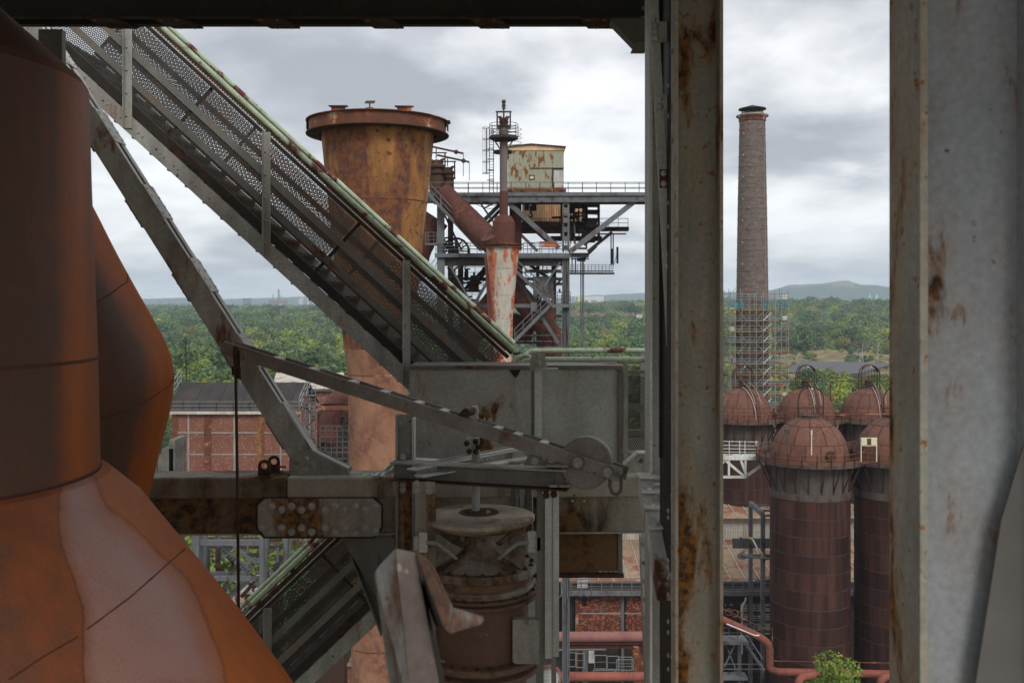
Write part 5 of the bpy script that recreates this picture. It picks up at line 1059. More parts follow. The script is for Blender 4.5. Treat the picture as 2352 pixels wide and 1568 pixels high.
# ================================================================== white truss footbridge
Yw = 106.0; o = thing('footbridge', 'white painted steel truss footbridge ending at the nearest stove gallery', 'footbridge', P(1745, 1050, Yw)); W_ = M['white']
def wb(nm, x0, y0, x1, y1, w_=.2, h=None, yq=Yw): mb = MB(); mb.bar(P(x0, y0, yq), P(x1, y1, yq), w_, h or w_); part(nm, mb, W_, o)
wb('deck_beam', 1600, 1049, 1738, 1049, 1.6, .42); wb('deck_edge', 1600, 1044, 1740, 1044, .1, .1)
for yq in (Yw-.7, Yw+.8):
    for y in (1012, 1021, 1029, 1036): wb('rail', 1600, y, 1742, y+2.5, .055, yq=yq)
    for x in (1626, 1650, 1675, 1699, 1711, 1737): wb('rail_post', x, 1012 if yq < Yw else 1016, x, 1046, .07, yq=yq)
for yq in (Yw-.6, Yw+.7):
    for (x0, y0, x1, y1) in ((1640, 1095, 1710, 1095), (1710, 1096, 1758, 1062), (1664, 1055, 1708, 1092), (1712, 1052, 1712, 1096), (1674, 1052, 1674, 1092), (1640, 1094, 1664, 1055), (1700, 1053, 1716, 1094)): wb('truss_bar', x0, y0, x1, y1, .2, .26, yq)

# ================================================================== chimney with scaffold
Yc = 190.0; cc_ = P(1728, 0, Yc); cx = cc_.x; kc = Yc/F; ch = thing('chimney', 'tall brown brick chimney with iron bands and a disc cap', 'chimney', (cx, Yc, 0))
def zq(py): return P(0, py, Yc).z
prof = [(45*kc, 0), (38.5*kc, zq(1000)), (36.3*kc, zq(700)), (33*kc, zq(480)), (29.3*kc, zq(297)), (28.8*kc, zq(275))]
mb = MB(); p2 = []
for (r0, z0), (r1, z1) in zip(prof, prof[1:]):
    for i in range(5): p2.append((r0+(r1-r0)*i/5, z0+(z1-z0)*i/5))
mb.lathe((cx, Yc, 0), p2+[prof[-1]], 40); part('shaft', mb, M['chim'], ch)
mb = MB(); mb.lathe((cx, Yc, 0), [(28.8*kc, zq(281)), (30.5*kc, zq(279)), (31*kc, zq(274)), (31*kc, zq(270)), (29*kc, zq(268)), (27*kc, zq(261)), (25*kc, zq(261)), (25*kc, zq(275))], 40); part('corbel', mb, M['rim'], ch)
def rad(z): zs = [p[1] for p in prof]; rs = [p[0] for p in prof]; return float(np.interp(z, zs, rs))
for i, py in enumerate([285, 297, 299.5]+[313+23.7*k_ for k_ in range(17)]):
    z = zq(py); r = rad(z); mb = MB(); mb.lathe((cx, Yc, 0), [(r-.02, z-.08), (r+.05, z-.08), (r+.05, z+.08), (r-.02, z+.08)], 40, smooth=False); b = part('iron_band', mb, M['band'], ch)
    a = -1.57+((i % 2)-.5)*.9; q = Vector((cx+math.cos(a)*(r+.05), Yc+math.sin(a)*(r+.05), z)); mb = MB(); mb.box((q.x-.25, q.y-.08, z-.16), (q.x+.25, q.y+.1, z+.16)); part('clamp', mb, M['pinkpipe'], b)
mb = MB(); mb.tube([Vector((cx+math.cos(a)*35*kc, Yc+math.sin(a)*35*kc, zq(267))) for a in [i*math.pi/16 for i in range(33)]], .16, 6, False); part('cap_ring', mb, M['conc'], ch)
for i in range(12): a = i*math.pi/6; mb = MB(); mb.bar((cx+math.cos(a)*28*kc, Yc+math.sin(a)*28*kc, zq(270)), (cx+math.cos(a)*35*kc, Yc+math.sin(a)*35*kc, zq(267)), .1); part('ring_arm', mb, M['darkrust'], ch)
mb = MB(); zt_ = zq(252); mb.lathe((cx, Yc, 0), [(.01, zt_+.9), (10*kc, zt_+.65), (31*kc, zt_+.15), (31.5*kc, zt_), (12*kc, zt_+.1), (.01, zt_+.1)], 36); part('cap_disc', mb, M['black'], ch)
for i in range(8): a = i*math.pi/4+.2; mb = MB(); mb.bar((cx+math.cos(a)*24*kc, Yc+math.sin(a)*24*kc, zq(262)), (cx+math.cos(a)*24*kc, Yc+math.sin(a)*24*kc, zt_+.3), .14); part('cap_leg', mb, M['black'], ch)
for i in range(7): z = zq(310+55*i*.9); r = rad(z); mb = MB(); q = Vector((cx-r*.82, Yc-r*.6, z)); mb.box((q.x-.06, q.y-.2, z-.1), (q.x+.06, q.y, z+.1)); part('strain_gauge', mb, M['cream'], ch)
mb = MB(); mb.bar((cx+rad(zq(600))*.72, Yc-rad(zq(600))*.76, zq(690)), (cx+rad(zq(300))*.70, Yc-rad(zq(300))*.75, zq(290)), .07); part('lightning_rod', mb, M['conc'], ch)
# scaffold: square rings of tubes on two metre lifts
SC = thing('scaffold', 'dense tube scaffold with stairs and planks wrapped round the chimney foot', 'scaffold', (cx, Yc, 0)); rg = random.Random(31)
HW = 5.4; z0s = zq(711.6)
xs_ = [-5.4, -4.5, -3.2, 3.6, 4.7, 5.4]; fs = [-5.4, -4.5, -3.2, -1.75, -.55, .75, 2.05, 3.0, 4.1, 5.4]
tubes = {}
def tube_(k_, L_):
    key = (k_, round(L_, 2))
    if key not in tubes:
        mb = MB(); mb.bar((0,0,-L_/2), (0,0,L_/2), .085); me = mb.mesh({'g': 'tube', 'y': 'tube'}[k_]); me.materials.append(M['scafg'] if k_ == 'g' else M['scafy']); tubes[key] = me
    return tubes[key]
budget = [290]
def ssub(nm, mb, mt): part(nm, mb, M[mt], SC)
# standards
for yy in (-5.4, -4.0, 4.2):
    for x in fs:
        if yy > 0 and abs(x) < 2.5: continue
        top = z0s+ (3.6 if x < -3 or x > 3 else 2.6)*(1 if yy < 0 else .8)+rg.random()
        mb = MB(); mb.bar((cx+x, Yc+yy, 0), (cx+x, Yc+yy, top), .085); ssub('standard', mb, 'scafg')
        mb = MB()
        for k_ in range(9): zz2 = z0s-1-k_*3.9+rg.random(); mb.bar((cx+x, Yc+yy-.01, zz2), (cx+x, Yc+yy-.01, zz2+1.3), .1)
        part('yellow_marks', mb, M['scafy'], SC, kind='stuff')
nl = 20
for l_ in range(-1, nl):
    z = z0s-l_*2.0
    for yy in (-5.4, -4.0):
        for h in (0, .5, 1.0): mb = MB(); mb.bar((cx-HW-.2, Yc+yy, z+h), (cx+HW+.2, Yc+yy, z+h), .065); ssub('ledger', mb, 'scafg')
    for x in (-5.4, -4.5, 4.7, 5.4):
        for h in (0, 1.0): mb = MB(); mb.bar((cx+x, Yc-HW, z+h), (cx+x, Yc+HW-.6, z+h), .065); ssub('ledger', mb, 'scafy' if rg.random() < .3 else 'scafg')
    if l_ >= 0:
        for (xa, xb, ya, yb_, nb) in ((-5.4, -3.2, -5.4, 4.5, 2), (3.7, 5.4, -5.4, 4.5, 2), (-3.2, 3.7, -5.35, -4.1, 4)):
            mb = MB(); mb.box((cx+xa, Yc+ya, z-.06), (cx+xb, Yc+yb_, z-.01)); ssub('plank_deck', mb, 'plank')
            mb = MB(); mb.box((cx+xa, Yc+ya-.05, z), (cx+xb, Yc+ya-.01, z+.16)); ssub('toe_board', mb, rg.choice(('redplank', 'plank', 'plank', 'redplank')))
        for x0, x1 in ((-3.2, -1.75), (-.55, .75), (4.1, 5.4)):
            if (l_+int(x0)) % 2: x0, x1 = x1, x0
            mb = MB(); mb.bar((cx+x0*1.25, Yc-5.45, z-2), (cx+x1*1.25, Yc-5.45, z), .06); ssub('diagonal', mb, rg.choice(('scafg', 'scafy')))
        mb = MB(); mb.bar((cx+.9, Yc-4.6, z-2.0+.05), (cx+2.85, Yc-4.6, z+.05), .55, .22); ssub('stair_flight', mb, 'white')
        mb = MB(); mb.bar((cx+.9, Yc-5.3, z-1.1), (cx+2.85, Yc-5.3, z+.9), .05); ssub('stair_rail', mb, 'scafy')
    if rg.random() < .5:
        x = rg.choice((-5.0, 4.8)); mb = MB(); mb.box((cx+x-.45, Yc-5.3, z+.05), (cx+x+.4, Yc-5.2, z+1.0*rg.random()+.2)); ssub('board', mb, rg.choice(('plank', 'redplank', 'white')))
for (x0, x1, yq) in ((-5.3, -3.3, -5.2), (3.8, 5.3, -5.2), (-3.2, -2.2, -4.05), (1.3, 3.2, -4.05)):
    mb = MB(); n = 7
    vs = []
    for i in range(n+1):
        x = x0+(x1-x0)*i/n; vs += [(cx+x, Yc+yq+.12*math.sin(i*2), z0s+.1), (cx+x, Yc+yq+.12*math.cos(i*1.7), z0s+1.75-.35*math.sin(math.pi*i/n)+.1*(i % 2))]
    mb.add(vs, [(2*i, 2*i+2, 2*i+3, 2*i+1) for i in range(n) if i % 3 != 2]); ssub('net', mb, 'net')
# worker on the scaffold
def person(loc, lab, shirt, facing=0):
    o = thing('person', lab, 'person', loc); L0 = Vector(loc)
    J = [(0,0,.95,.13),(0,0,1.2,.15),(0,.02,1.42,.16),(0,.02,1.55,.06),(0,.03,1.68,.10),(-.1,0,.9,.095),(-.12,-.06,.5,.07),(-.12,.02,.08,.05),(-.12,-.12,.03,.05),(.1,0,.9,.095),(.14,.08,.5,.07),(.14,.12,.08,.05),(.14,0,.03,.05),(-.2,0,1.42,.07),(-.3,-.1,1.15,.05),(-.2,-.35,1.1,.04),(.2,0,1.42,.07),(.3,-.1,1.15,.05),(.22,-.35,1.12,.04)]
    E = [(0,1),(1,2),(2,3),(3,4),(0,5),(5,6),(6,7),(7,8),(0,9),(9,10),(10,11),(11,12),(2,13),(13,14),(14,15),(2,16),(16,17),(17,18)]
    me = bpy.data.meshes.new('body'); me.from_pydata([j[:3] for j in J], E, []); ob = bpy.data.objects.new('body', me); col.objects.link(ob); ob.parent = o; ob.location = (0,0,0)
    sk = ob.modifiers.new('skin', 'SKIN'); 
    for v_, j in zip(me.skin_vertices[0].data, J): v_.radius = (j[3], j[3])
    me.skin_vertices[0].data[0].use_root = True; sb = ob.modifiers.new('sub', 'SUBSURF'); sb.levels = sb.render_levels = 1; me.materials.append(shirt)
    mb = MB(); mb.sphere(L0+Vector((0,.03,1.74)), .13, 10, 6, .85, 0); part('helmet', mb, M['scafy'], o); o.rotation_euler = (0, 0, facing)
person((cx+4.2, Yc-5.0, zq(894)+.0), 'worker in red jacket and yellow helmet on the lower scaffold deck', plain('red_jacket', (.45,.03,.03)), .4)

# ================================================================== long hall behind the stoves
Yh = 118.0; Lh = thing('works_hall', 'long rust stained sheet roofed hall with corrugated clerestory behind the stoves', 'industrial hall', (P(1500, 0, Yh).x, Yh, 0))
XL, XR = P(1240, 0, Yh).x, P(2120, 0, Yh).x
zA, zB, zC, zD = P(0, 1334, Yh).z, P(0, 1239, 131).z, P(0, 1186, 131).z, P(0, 1133, 141).z
nb = 26; wp = (XR-XL)/nb
for i in range(nb):
    for (ya, za, yb_, zb_) in ((Yh, zA, 131, zB), (130, zC+.05, 141, zD)):
        x0 = XL+i*wp+.02; x1 = x0+wp-.04; mb = MB(); u = [(x0, ya, za), (x1, ya, za), (x1, yb_, zb_), (x0, yb_, zb_)]; mb.add(u+[(p[0], p[1], p[2]-.1) for p in u], [(0,1,2,3),(7,6,5,4),(0,4,5,1),(1,5,6,2),(2,6,7,3),(3,7,4,0)]); part('roof_sheet', mb, M['sheet'], Lh)
        mb = MB(); mb.bar((x0-.02, ya, za+.06), (x0-.02, yb_, zb_+.06), .08, .12); part('roof_rib', mb, M['corr'], Lh)
mb = MB(); mb.box((XL, 140.9, zD-.05), (XR, 141.2, zD+.25)); part('ridge_cap', mb, M['white'], Lh)
mb = MB(); vs = []; n = int((XR-XL)/.34); 
for i in range(n*2+1): x = XL+(XR-XL)*i/(n*2); vs += [(x, 131.3+(.1 if i % 2 else 0), zB-.1), (x, 131.3+(.1 if i % 2 else 0), zC+.02)]
mb.add(vs, [(2*i, 2*i+2, 2*i+3, 2*i+1) for i in range(n*2)]); part('corrugated_clerestory', mb, M['corr'], Lh)
mb = MB(); mb.box((XL, 131.5, 0), (XR, 141, zC-.3)); part('core_wall', mb, M['darkrust'], Lh)
for py in (1222, 1213, 1204): mb = MB(); a = P(1660, py, 130); b = P(2046, py, 130); mb.bar(a, b, .05); part('roof_rail', mb, M['scafg'], Lh)
for i in range(16): mb = MB(); x = P(1664+i*25, 0, 130).x; mb.bar((x, 130, P(0, 1240, 130).z), (x, 130, P(0, 1204, 130).z), .06); part('roof_rail_post', mb, M['scafg'], Lh)
# gantry walkway in front of the eaves
Yg = 115.5; G = thing('gantry_walkway', 'long grey steel walkway with railing along the hall eaves', 'walkway', (P(1289, 0, Yg).x, Yg, P(0, 1369, Yg).z))
xa, xb = P(1289, 0, Yg).x, P(2100, 0, Yg).x; zk = P(0, 1357, Yg).z; zk2 = P(0, 1368, Yg).z
mb = MB(); mb.box((xa, Yg, zk2), (xb, Yg+.2, zk)); part('girder', mb, M['steel'], G); mb = MB(); mb.box((xa, Yg+.2, zk-.12), (xb, Yg+1.4, zk-.02)); part('deck', mb, M['steeld'], G)
for i in range(35): x = xa+i*(xb-xa)/35; mb = MB(); mb.bar((x, Yg-.06, zk2-.02), (x, Yg-.06, zk+1.05), .1, .12); part('rail_post', mb, M['steel'], G)
for h in (1.05, .55): mb = MB(); mb.bar((xa, Yg-.04, zk+h), (xb, Yg-.04, zk+h), .07); part('rail', mb, M['steel'], G); mb = MB(); mb.bar((xa, Yg+1.4, zk+h), (xb, Yg+1.4, zk+h), .06); part('rail', mb, M['steel'], G)
mb = MB(); mb.bar((xa-.3, Yg-.1, zk2-.2), P(1312, 1342, Yg-.1), .1); part('brace', mb, M['steel'], G)
mb = MB(); q = P(1336, 1352, Yg+1.6); mb.box((q.x-.5, q.y, q.z-.2), (q.x+.7, q.y+.8, q.z+1.5)); single('winch', 'small pale blue grey winch standing on the walkway', 'winch', mb, M['greyl'], q)
q = P(1337+262, 1250, 128)
# front wall: pierced brick panels
Bw = thing('lattice_wall', 'pierced red brick lattice wall in a steel frame under the walkway', 'brick wall', (P(1318, 0, 117).x, 117, P(0, 1452, 117).z)); rg = random.Random(9)
bm_ = [MB(), MB(), MB()]; bwid, bh = .27, .115; Yw_ = 117.0; x0, x1 = P(1332, 0, Yw_).x, P(1492, 0, Yw_).x; z1, z0 = P(0, 1371, Yw_).z, P(0, 1470, Yw_).z; r = 0; z = z0
while z < z1:
    x = x0-(.5*bwid*1.42 if r % 2 else 0)
    while x < x1:
        if not (P(1335, 0, Yw_).x-.1 < x < P(1344, 0, Yw_).x and z > P(0, 1393, Yw_).z) and not abs(x-P(1430, 0, Yw_).x) < .22:
            v_ = rg.random()+.35*math.sin(x*1.9+z*.8)*math.sin(z*1.3-x*.4); k_ = 0 if v_ < .55 else 1 if v_ < .9 else 2
            d_ = rg.uniform(-.01, .015); bm_[k_].box((x+.01, Yw_+d_, z), (x+bwid*.97, Yw_+.12, z+bh*.93))
        x += bwid*1.42
    z += bh; r += 1
for mbq, cc3 in zip(bm_, ((.16,.06,.045), (.42,.135,.06), (.11,.095,.11))): part('bricks', mbq, plain('lattice_brick', cc3, .9, .3, 2), Bw, kind='stuff')
mb = MB(); mb.box((x0-2, Yw_+.5, 0), (P(2110, 0, Yw_).x, Yw_+.8, P(0, 1345, Yw_).z)); part('dark_interior', mb, M['black'], Bw)
for px in (1325, 1430, 1490): mb = MB(); x = P(px, 0, Yw_).x; mb.box((x-.17, Yw_-.08, 0), (x+.17, Yw_+.1, z1)); part('frame_post', mb, M['steel'] if px != 1325 else M['rim'], Bw)
for py in (1408,): mb = MB(); zz2 = P(0, py, Yw_).z; mb.box((x0, Yw_-.06, zz2-.06), (P(1429, 0, Yw_).x-.18, Yw_+.08, zz2+.06)); part('frame_rail', mb, M['conc'], Bw); mb = MB(); mb.box((P(1431, 0, Yw_).x+.18, Yw_-.06, zz2-.06), (x1, Yw_+.08, zz2+.06)); part('frame_rail', mb, M['conc'], Bw)
# louvred panels right of the middle column
Lv = thing('louvre_wall', 'grey brown ribbed louvre wall below the walkway beside the nearest stove', 'louvre wall', (P(1700, 0, 116.9).x, 116.9, P(0, 1450, 117).z))
for bay in range(4):
    xa_ = P(1700+bay*19, 0, 117).x; xb_ = P(1717+bay*19, 0, 117).x
    for i in range(17): zz2 = P(0, 1382+i*4.4, 117).z; mb = MB(); mb.box((xa_, 116.85+.01*(i % 2), zz2-.13), (xb_, 116.97, zz2)); part('slat', mb, M['corr'] if i % 5 else M['stoveg'], Lv)
# pipes across the lower middle
pipe('big_pipe', 'thick dusty red pipe running level below the lattice brick wall', [P(1255, 1462.5, 110), P(1560, 1461, 110)], .58, 'pinkpipe')
mb = MB(); mb.ibeam(P(1255, 1481, 110), P(1560, 1479, 110), .9, .5); single('pipe_beam', 'brown steel beam carrying the thick dusty pipe', 'beam', mb, M['brown'], P(1255, 1481, 110))
pipe('big_pipe', 'thinner red pipe running level near the bottom edge', [P(1255, 1553, 104), P(1600, 1553, 104)], .48, 'redpipe')
pipe('thin_pipe', 'thin grey pipe below the brown pipe beam', [P(1270, 1492, 108), P(1392, 1491, 108)], .11, 'steel', n=8)
mb = MB(); mb.bar(P(1461, 1485, 109), P(1461, 1600, 109), .6, .6); mb.bar(P(1461, 1493, 109), P(1461, 1504, 109), .8, .8); single('pillar', 'rust streaked pillar under the brown pipe beam', 'pillar', mb, M['rim'], P(1461, 1600, 109))
mb = MB(); mb.bar(P(1344, 1492, 109.5), P(1344, 1600, 109.5), .55, .5); single('post', 'plain grey steel post under the level pipes', 'post', mb, M['steel'], P(1344, 1600, 109.5))
mb = MB(); a, b = P(1352, 1522, 109), P(1365, 1494, 109); mb.box((a.x, 109, a.z), (b.x, 109.4, b.z)); single('cabinet', 'small light grey cabinet beside the plain grey post', 'cabinet', mb, M['greyl'], (a.x, 109, a.z))
mb = MB(); a, b = P(1468, 1600, 110.5), P(1500, 1492, 110.5); mb.box((a.x, 110.5, a.z), (b.x, 110.8, b.z)); single('rusty_wall', 'blotched rust and grey plate wall right of the pillar', 'plate wall', mb, M['rim'], (a.x, 110.5, a.z))
F_ = thing('fence', 'thin wire mesh fence panels standing in the dark below the pipes', 'fence', P(1360, 1545, 107))
for (x0, x1, yt, yb_) in ((1300, 1322, 1498, 1530), (1324, 1342, 1500, 1532), (1366, 1393, 1504, 1535), (1395, 1420, 1506, 1536), (1422, 1452, 1508, 1538), (1416, 1455, 1514, 1545), (1363, 1412, 1538, 1546), (1414, 1455, 1538, 1546)):
    mb = MB(); yq = 107 if yb_ > 1540 else 108.2
    for x in (x0, x1): mb.bar(P(x, yt, yq), P(x, yb_, yq), .06)
    for y in (yt, yb_): mb.bar(P(x0, y, yq), P(x1, y, yq), .06)
    if yq == 107 and yb_ < 1546:
        for i in range(1, 8): mb.bar(P(x0+(x1-x0)*i/8, yt, yq), P(x0+(x1-x0)*i/8, yb_, yq), .02)
    mb.bar(P(x0, (yt+yb_)/2, yq), P(x1, (yt+yb_)/2, yq), .03); part('mesh_panel', mb, M['scafg'], F_)
q = P(1264, 1556, 96); o = thing('caged_wheel', 'round white and rust wheel behind a square wire grid at the bottom edge', 'wheel', q)
mb = MB(); mb.lathe(q, [(.95, 0), (1.12, 0), (1.12, .5), (.95, .5), (.95, 0)], 28, axis='Y', smooth=False); part('rim', mb, M['redpipe'], o); mb = MB(); mb.lathe(q+Vector((0,.25,0)), [(.01, 0), (.96, 0)], 24, axis='Y'); part('disc', mb, M['white'], o)
for i in range(6): mb = MB(); s_ = -.9+i*.36; h = math.sqrt(1.1-s_*s_); mb.bar(q+Vector((s_, -.05, -h)), q+Vector((s_, -.05, h)), .035); mb.bar(q+Vector((-h, -.06, s_)), q+Vector((h, -.06, s_)), .035); part('grid_bar', mb, M['conc'], o)
# red pipe beside the nearest stove
pipe('red_pipe', 'red oxide pipe dropping in an elbow beside the nearest stove', [P(1655, 1420, 100), P(1742, 1460, 98), P(1768, 1478, 97), P(1768, 1535, 97), P(1785, 1542, 96.5), P(2046, 1547, 96)], .36, 'redpipe', seams=[(0, .3), (0, .55), (0, .8), (2, .3), (2, .7), (4, .1)])
pipe('thin_pipe', 'thin silver pipe lying on the red oxide pipe', [P(1669, 1432, 97.6), P(1735, 1459, 96.6), P(1744, 1458, 96.6)], .07, 'white', n=8)
pipe('thin_pipe', 'thin rusty pipe looping down in front of the nearest stove', [P(1655, 1395, 99), P(1752, 1442, 96), P(1774, 1443, 96), P(1774, 1517, 96), P(2046, 1522, 94)], .045, 'rim', n=6)
pipe('red_pipe', 'red pipe bend at the bottom edge under the bright tree, left one', [P(1830, 1600, 94), P(1836, 1556, 94), P(1870, 1548, 95)], .36, 'redpipe'); pipe('red_pipe', 'red pipe bend at the bottom edge near the right column', [P(2018, 1600, 94), P(2024, 1556, 94), P(2060, 1548, 95)], .36, 'redpipe')
pipe('down_pipe', 'grey bent downpipe under the walkway', [P(1713, 1372, 115), P(1713, 1378, 115), P(1704, 1392, 115), P(1704, 1500, 115)], .12, 'greyl', n=8)
# grey portal frame standing before the hall
Pf = thing('portal_frame', 'grey steel portal frame with a knotted white strap before the hall roof', 'steel frame', P(1752, 1700, 106))
def pb(nm, a, b, w_, h=None, mt='steel'): mb = MB(); mb.bar(a, b, w_, h or w_); part(nm, mb, M[mt], Pf)
pb('front_post', P(1752.3, 1184, 106), P(1752.3, 1700, 106), .42, .4); pb('back_post', P(1724, 1160, 116), P(1724, 1700, 116), .42, .4)
pb('top_beam', P(1752.3, 1186, 106)+Vector((0,0,.25)), P(1724, 1160, 116)+Vector((0,0,.25)), .42, .5); pb('cross_beam', P(1757, 1184, 106), P(1900, 1178, 106), .14, .2); pb('cross_beam', P(1728, 1160, 116), P(1900, 1160, 116), .14, .2); pb('cross_beam', P(1740, 1172, 110.5), P(1900, 1172, 110.5), .14, .2)
for (x0, y0, x1, y1, yq, w_) in ((1683, 1252, 1900, 1252, 113, .6), (1682, 1241, 1900, 1241, 113, .5), (1695, 1276, 1900, 1279, 107, .45), (1705, 1273, 1757, 1283, 106.2, .14), (1757, 1283, 1900, 1268, 106.2, .14), (1735, 1333, 1900, 1333, 107, .2)): pb('beam', P(x0, y0, yq), P(x1, y1, yq), .3, w_)
for (x, yt, yb_, yq) in ((1700, 1234, 1258, 112.6), (1707, 1264, 1284, 106.5)): mb = MB(); a = P(x-9, yb_, yq); b = P(x+4, yt, yq); mb.prism([(a.x, a.z), (b.x, a.z), (b.x, b.z), (a.x+.45, b.z), (a.x, a.z+.55)], yq, yq+.3); part('bracket', mb, M['steel'], Pf)
mb = MB(); mb.tube([P(1724, 1235, 105.9), P(1730, 1240, 105.6), P(1738, 1256, 105.5), P(1750, 1270, 105.4), P(1752, 1276, 105.6)], .09, 6); single('strap', 'white lifting strap slung between the portal posts', 'strap', mb, M['white'], P(1738, 1256, 105.5))
for (x, y) in ((1724, 1235), (1752, 1280)): mb = MB(); mb.tube([P(x-7, y-3, 105.5), P(x, y+1.5, 105.4), P(x+7, y-1, 105.5)], .1, 6); single('strap_end', 'yellow strap loop around the ' + ('back' if x < 1740 else 'front') + ' portal post', 'strap', mb, M['scafy'], P(x, y, 105.5))
# small stair stand at the bottom
Ss = thing('stair_stand', 'grey steel stand with platform, cross braces and stair by the nearest stove', 'steel stand', P(1690, 1700, 101))
def sb_(nm, x0, y0, x1, y1, w_, h=None, yq=101, mt='steel'): mb = MB(); mb.bar(P(x0, y0, yq), P(x1, y1, yq), w_, h or w_); part(nm, mb, M[mt], Ss)
sb_('platform', 1655, 1469, 1714, 1469, 2.0, .3); 
for x in (1697, 1700): sb_('post', x, 1470, x, 1700, .18, .3)
sb_('brace', 1666, 1475, 1694, 1546, .12); sb_('brace', 1690, 1475, 1664, 1530, .12); sb_('beam', 1655, 1552, 1714, 1552, 1.6, .25); sb_('stair_stringer', 1706, 1470, 1752, 1536, .3, .3); sb_('stair_stringer', 1714, 1455, 1752, 1512, .1, .12)
for i in range(14): t = i/14; x, y = 1706+46*t, 1470+66*t; mb = MB(); q = P(x, y, 101); mb.box((q.x-.1, q.y-.9, q.z), (q.x+.18, q.y+.0, q.z+.05)); part('tread', mb, M['steel'], Ss)
for (x0, x1, y) in ((1655, 1714, 1464), (1655, 1752, 1547)):
    mb = MB(); rail(mb, P(x0, y, 99.9), P(x1, y, 99.9), 1.0, 3, (1, .5), .03); part('railing', mb, M['steel'], Ss)
for i in range(3): a = P(1674+i*14, 1405+i*3, 104); mb = MB(); mb.tube([a+Vector((math.cos(t)*.35, 0, math.sin(t)*.35)) for t in [k_*math.pi/6 for k_ in range(13)]], .05, 5, False); single('handwheel', ('leftmost', 'middle', 'rightmost')[i]+' of three small rusty handwheels above the red pipe', 'handwheel', mb, M['rim'], a, 'small handwheels')
for i in range(40):
    x, y = random.uniform(1660, 1772), random.choice((random.uniform(1380, 1460), random.uniform(1480, 1568))); l_ = random.uniform(5, 25); hz_ = random.random() < .6; a = P(x, y, 112); b = P(x+(l_ if hz_ else 0), y+(0 if hz_ else l_), 112); mb = MB(); mb.bar(a, b, .08, random.uniform(.05, .16)); part('beam', mb, M[random.choice(('steeld', 'darkrust', 'steel'))], Ss)

# ================================================================== trestles and yard works lower left
Tr = thing('trestle', 'grey steel trestle with stairs seen below the box beam', 'steel trestle', P(560, 1700, 74))
def tt(nm, x0, y0, x1, y1, w_, h=None, yq=72, mt='steel'): mb = MB(); mb.bar(P(x0, y0, yq), P(x1, y1, yq), w_, h or w_); part(nm, mb, M[mt], Tr)
cv = lambda x, y: (344.5+x*.24414, 1194.4+y*.24414)
for (x0, y0, x1, y1, w_, yq, mt) in ((442, -60, 442, 1900, .9, 72, 'steel'), (428, -60, 428, 1900, .5, 74, 'steeld'), (1055, -60, 1055, 1900, .5, 72, 'steel'), (1280, -60, 1280, 1900, .5, 76, 'steel'), (1095, -60, 1095, 1900, .3, 76, 'steel'), (640, -60, 640, 1900, .5, 80, 'steeld'), (520, 60, 520, 1900, .3, 76, 'steel'), (545, 200, 545, 1900, .4, 84, 'steeld'),
    (440, 208, 1060, 208, .4, 72, 'steel'), (440, 175, 1240, 180, .3, 78, 'steeld'), (560, 505, 900, 505, .35, 76, 'steel'), (440, 545, 1060, 545, .35, 72, 'steel'), (560, 252, 1250, 252, .25, 78, 'steeld'), (780, 830, 1060, 830, .3, 76, 'steel'), (600, 875, 1060, 878, .35, 72, 'steel'), (1060, 705, 1250, 700, .2, 76, 'steel'),
    (640, 230, 960, 500, .28, 73, 'steel'), (780, 240, 1010, 410, .25, 76, 'steel'), (600, 190, 660, 140, .2, 74, 'steel'), (740, 480, 830, 330, .25, 80, 'steeld'), (860, 480, 720, 330, .25, 80, 'steeld'), (690, 640, 790, 470, .25, 80, 'steeld'), (730, 740, 930, 560, .35, 74, 'steel'), (860, 720, 1000, 560, .3, 78, 'darkrust'), (1060, 400, 1250, 600, .2, 78, 'steel'),
    (1120, 600, 1240, 330, .4, 80, 'steeld'), (1180, 560, 1290, 420, .3, 82, 'darkrust'), (1300, 430, 1330, 160, .25, 80, 'steel'), (1340, 300, 1400, 540, .2, 82, 'steel'), (1460, 160, 1540, 420, .2, 84, 'steel'), (1520, 160, 1660, 260, .2, 84, 'steel'), (1110, 150, 1110, 300, .3, 78, 'steel'), (1000, 580, 1040, 640, .3, 76, 'steel'), (440, 370, 520, 220, .2, 76, 'steel')):
    a, b = cv(x0, y0), cv(x1, y1); tt('member', a[0], a[1], b[0], b[1], w_*.6, w_, yq, mt)
for (x0, y0, x1, y1, yq) in ((640, 200, 960, 470, 72.5), (860, 520, 970, 430, 72.5), (700, 620, 900, 440, 77), (690, 700, 860, 560, 73.5), (670, 350, 800, 250, 78)):
    a, b = cv(x0, y0), cv(x1, y1)
    for dy in (0, 6): tt('handrail', a[0], a[1]+dy, b[0], b[1]+dy, .06, .06, yq)
for i in range(12): a = cv(650+i*26, 245+i*22); tt('tread', a[0], a[1], a[0]+6, a[1], .9, .06, 73)
rg = random.Random(77)
for i in range(120):
    x, y = rg.uniform(430, 1500), rg.uniform(140, 1100); l_ = rg.uniform(20, 140); k_ = rg.choice((0, 1, 2)); dx, dy = ((l_, rg.uniform(-4, 4)), (rg.uniform(-4, 4), l_), (l_*.7, rg.choice((-1, 1))*l_*.7))[k_]
    a, b = cv(x, y), cv(x+dx, y+dy); tt('member', a[0], a[1], b[0], b[1], rg.uniform(.08, .2), rg.uniform(.08, .28), rg.uniform(76, 88), rg.choice(('steel', 'steeld', 'darkrust', 'steel')))
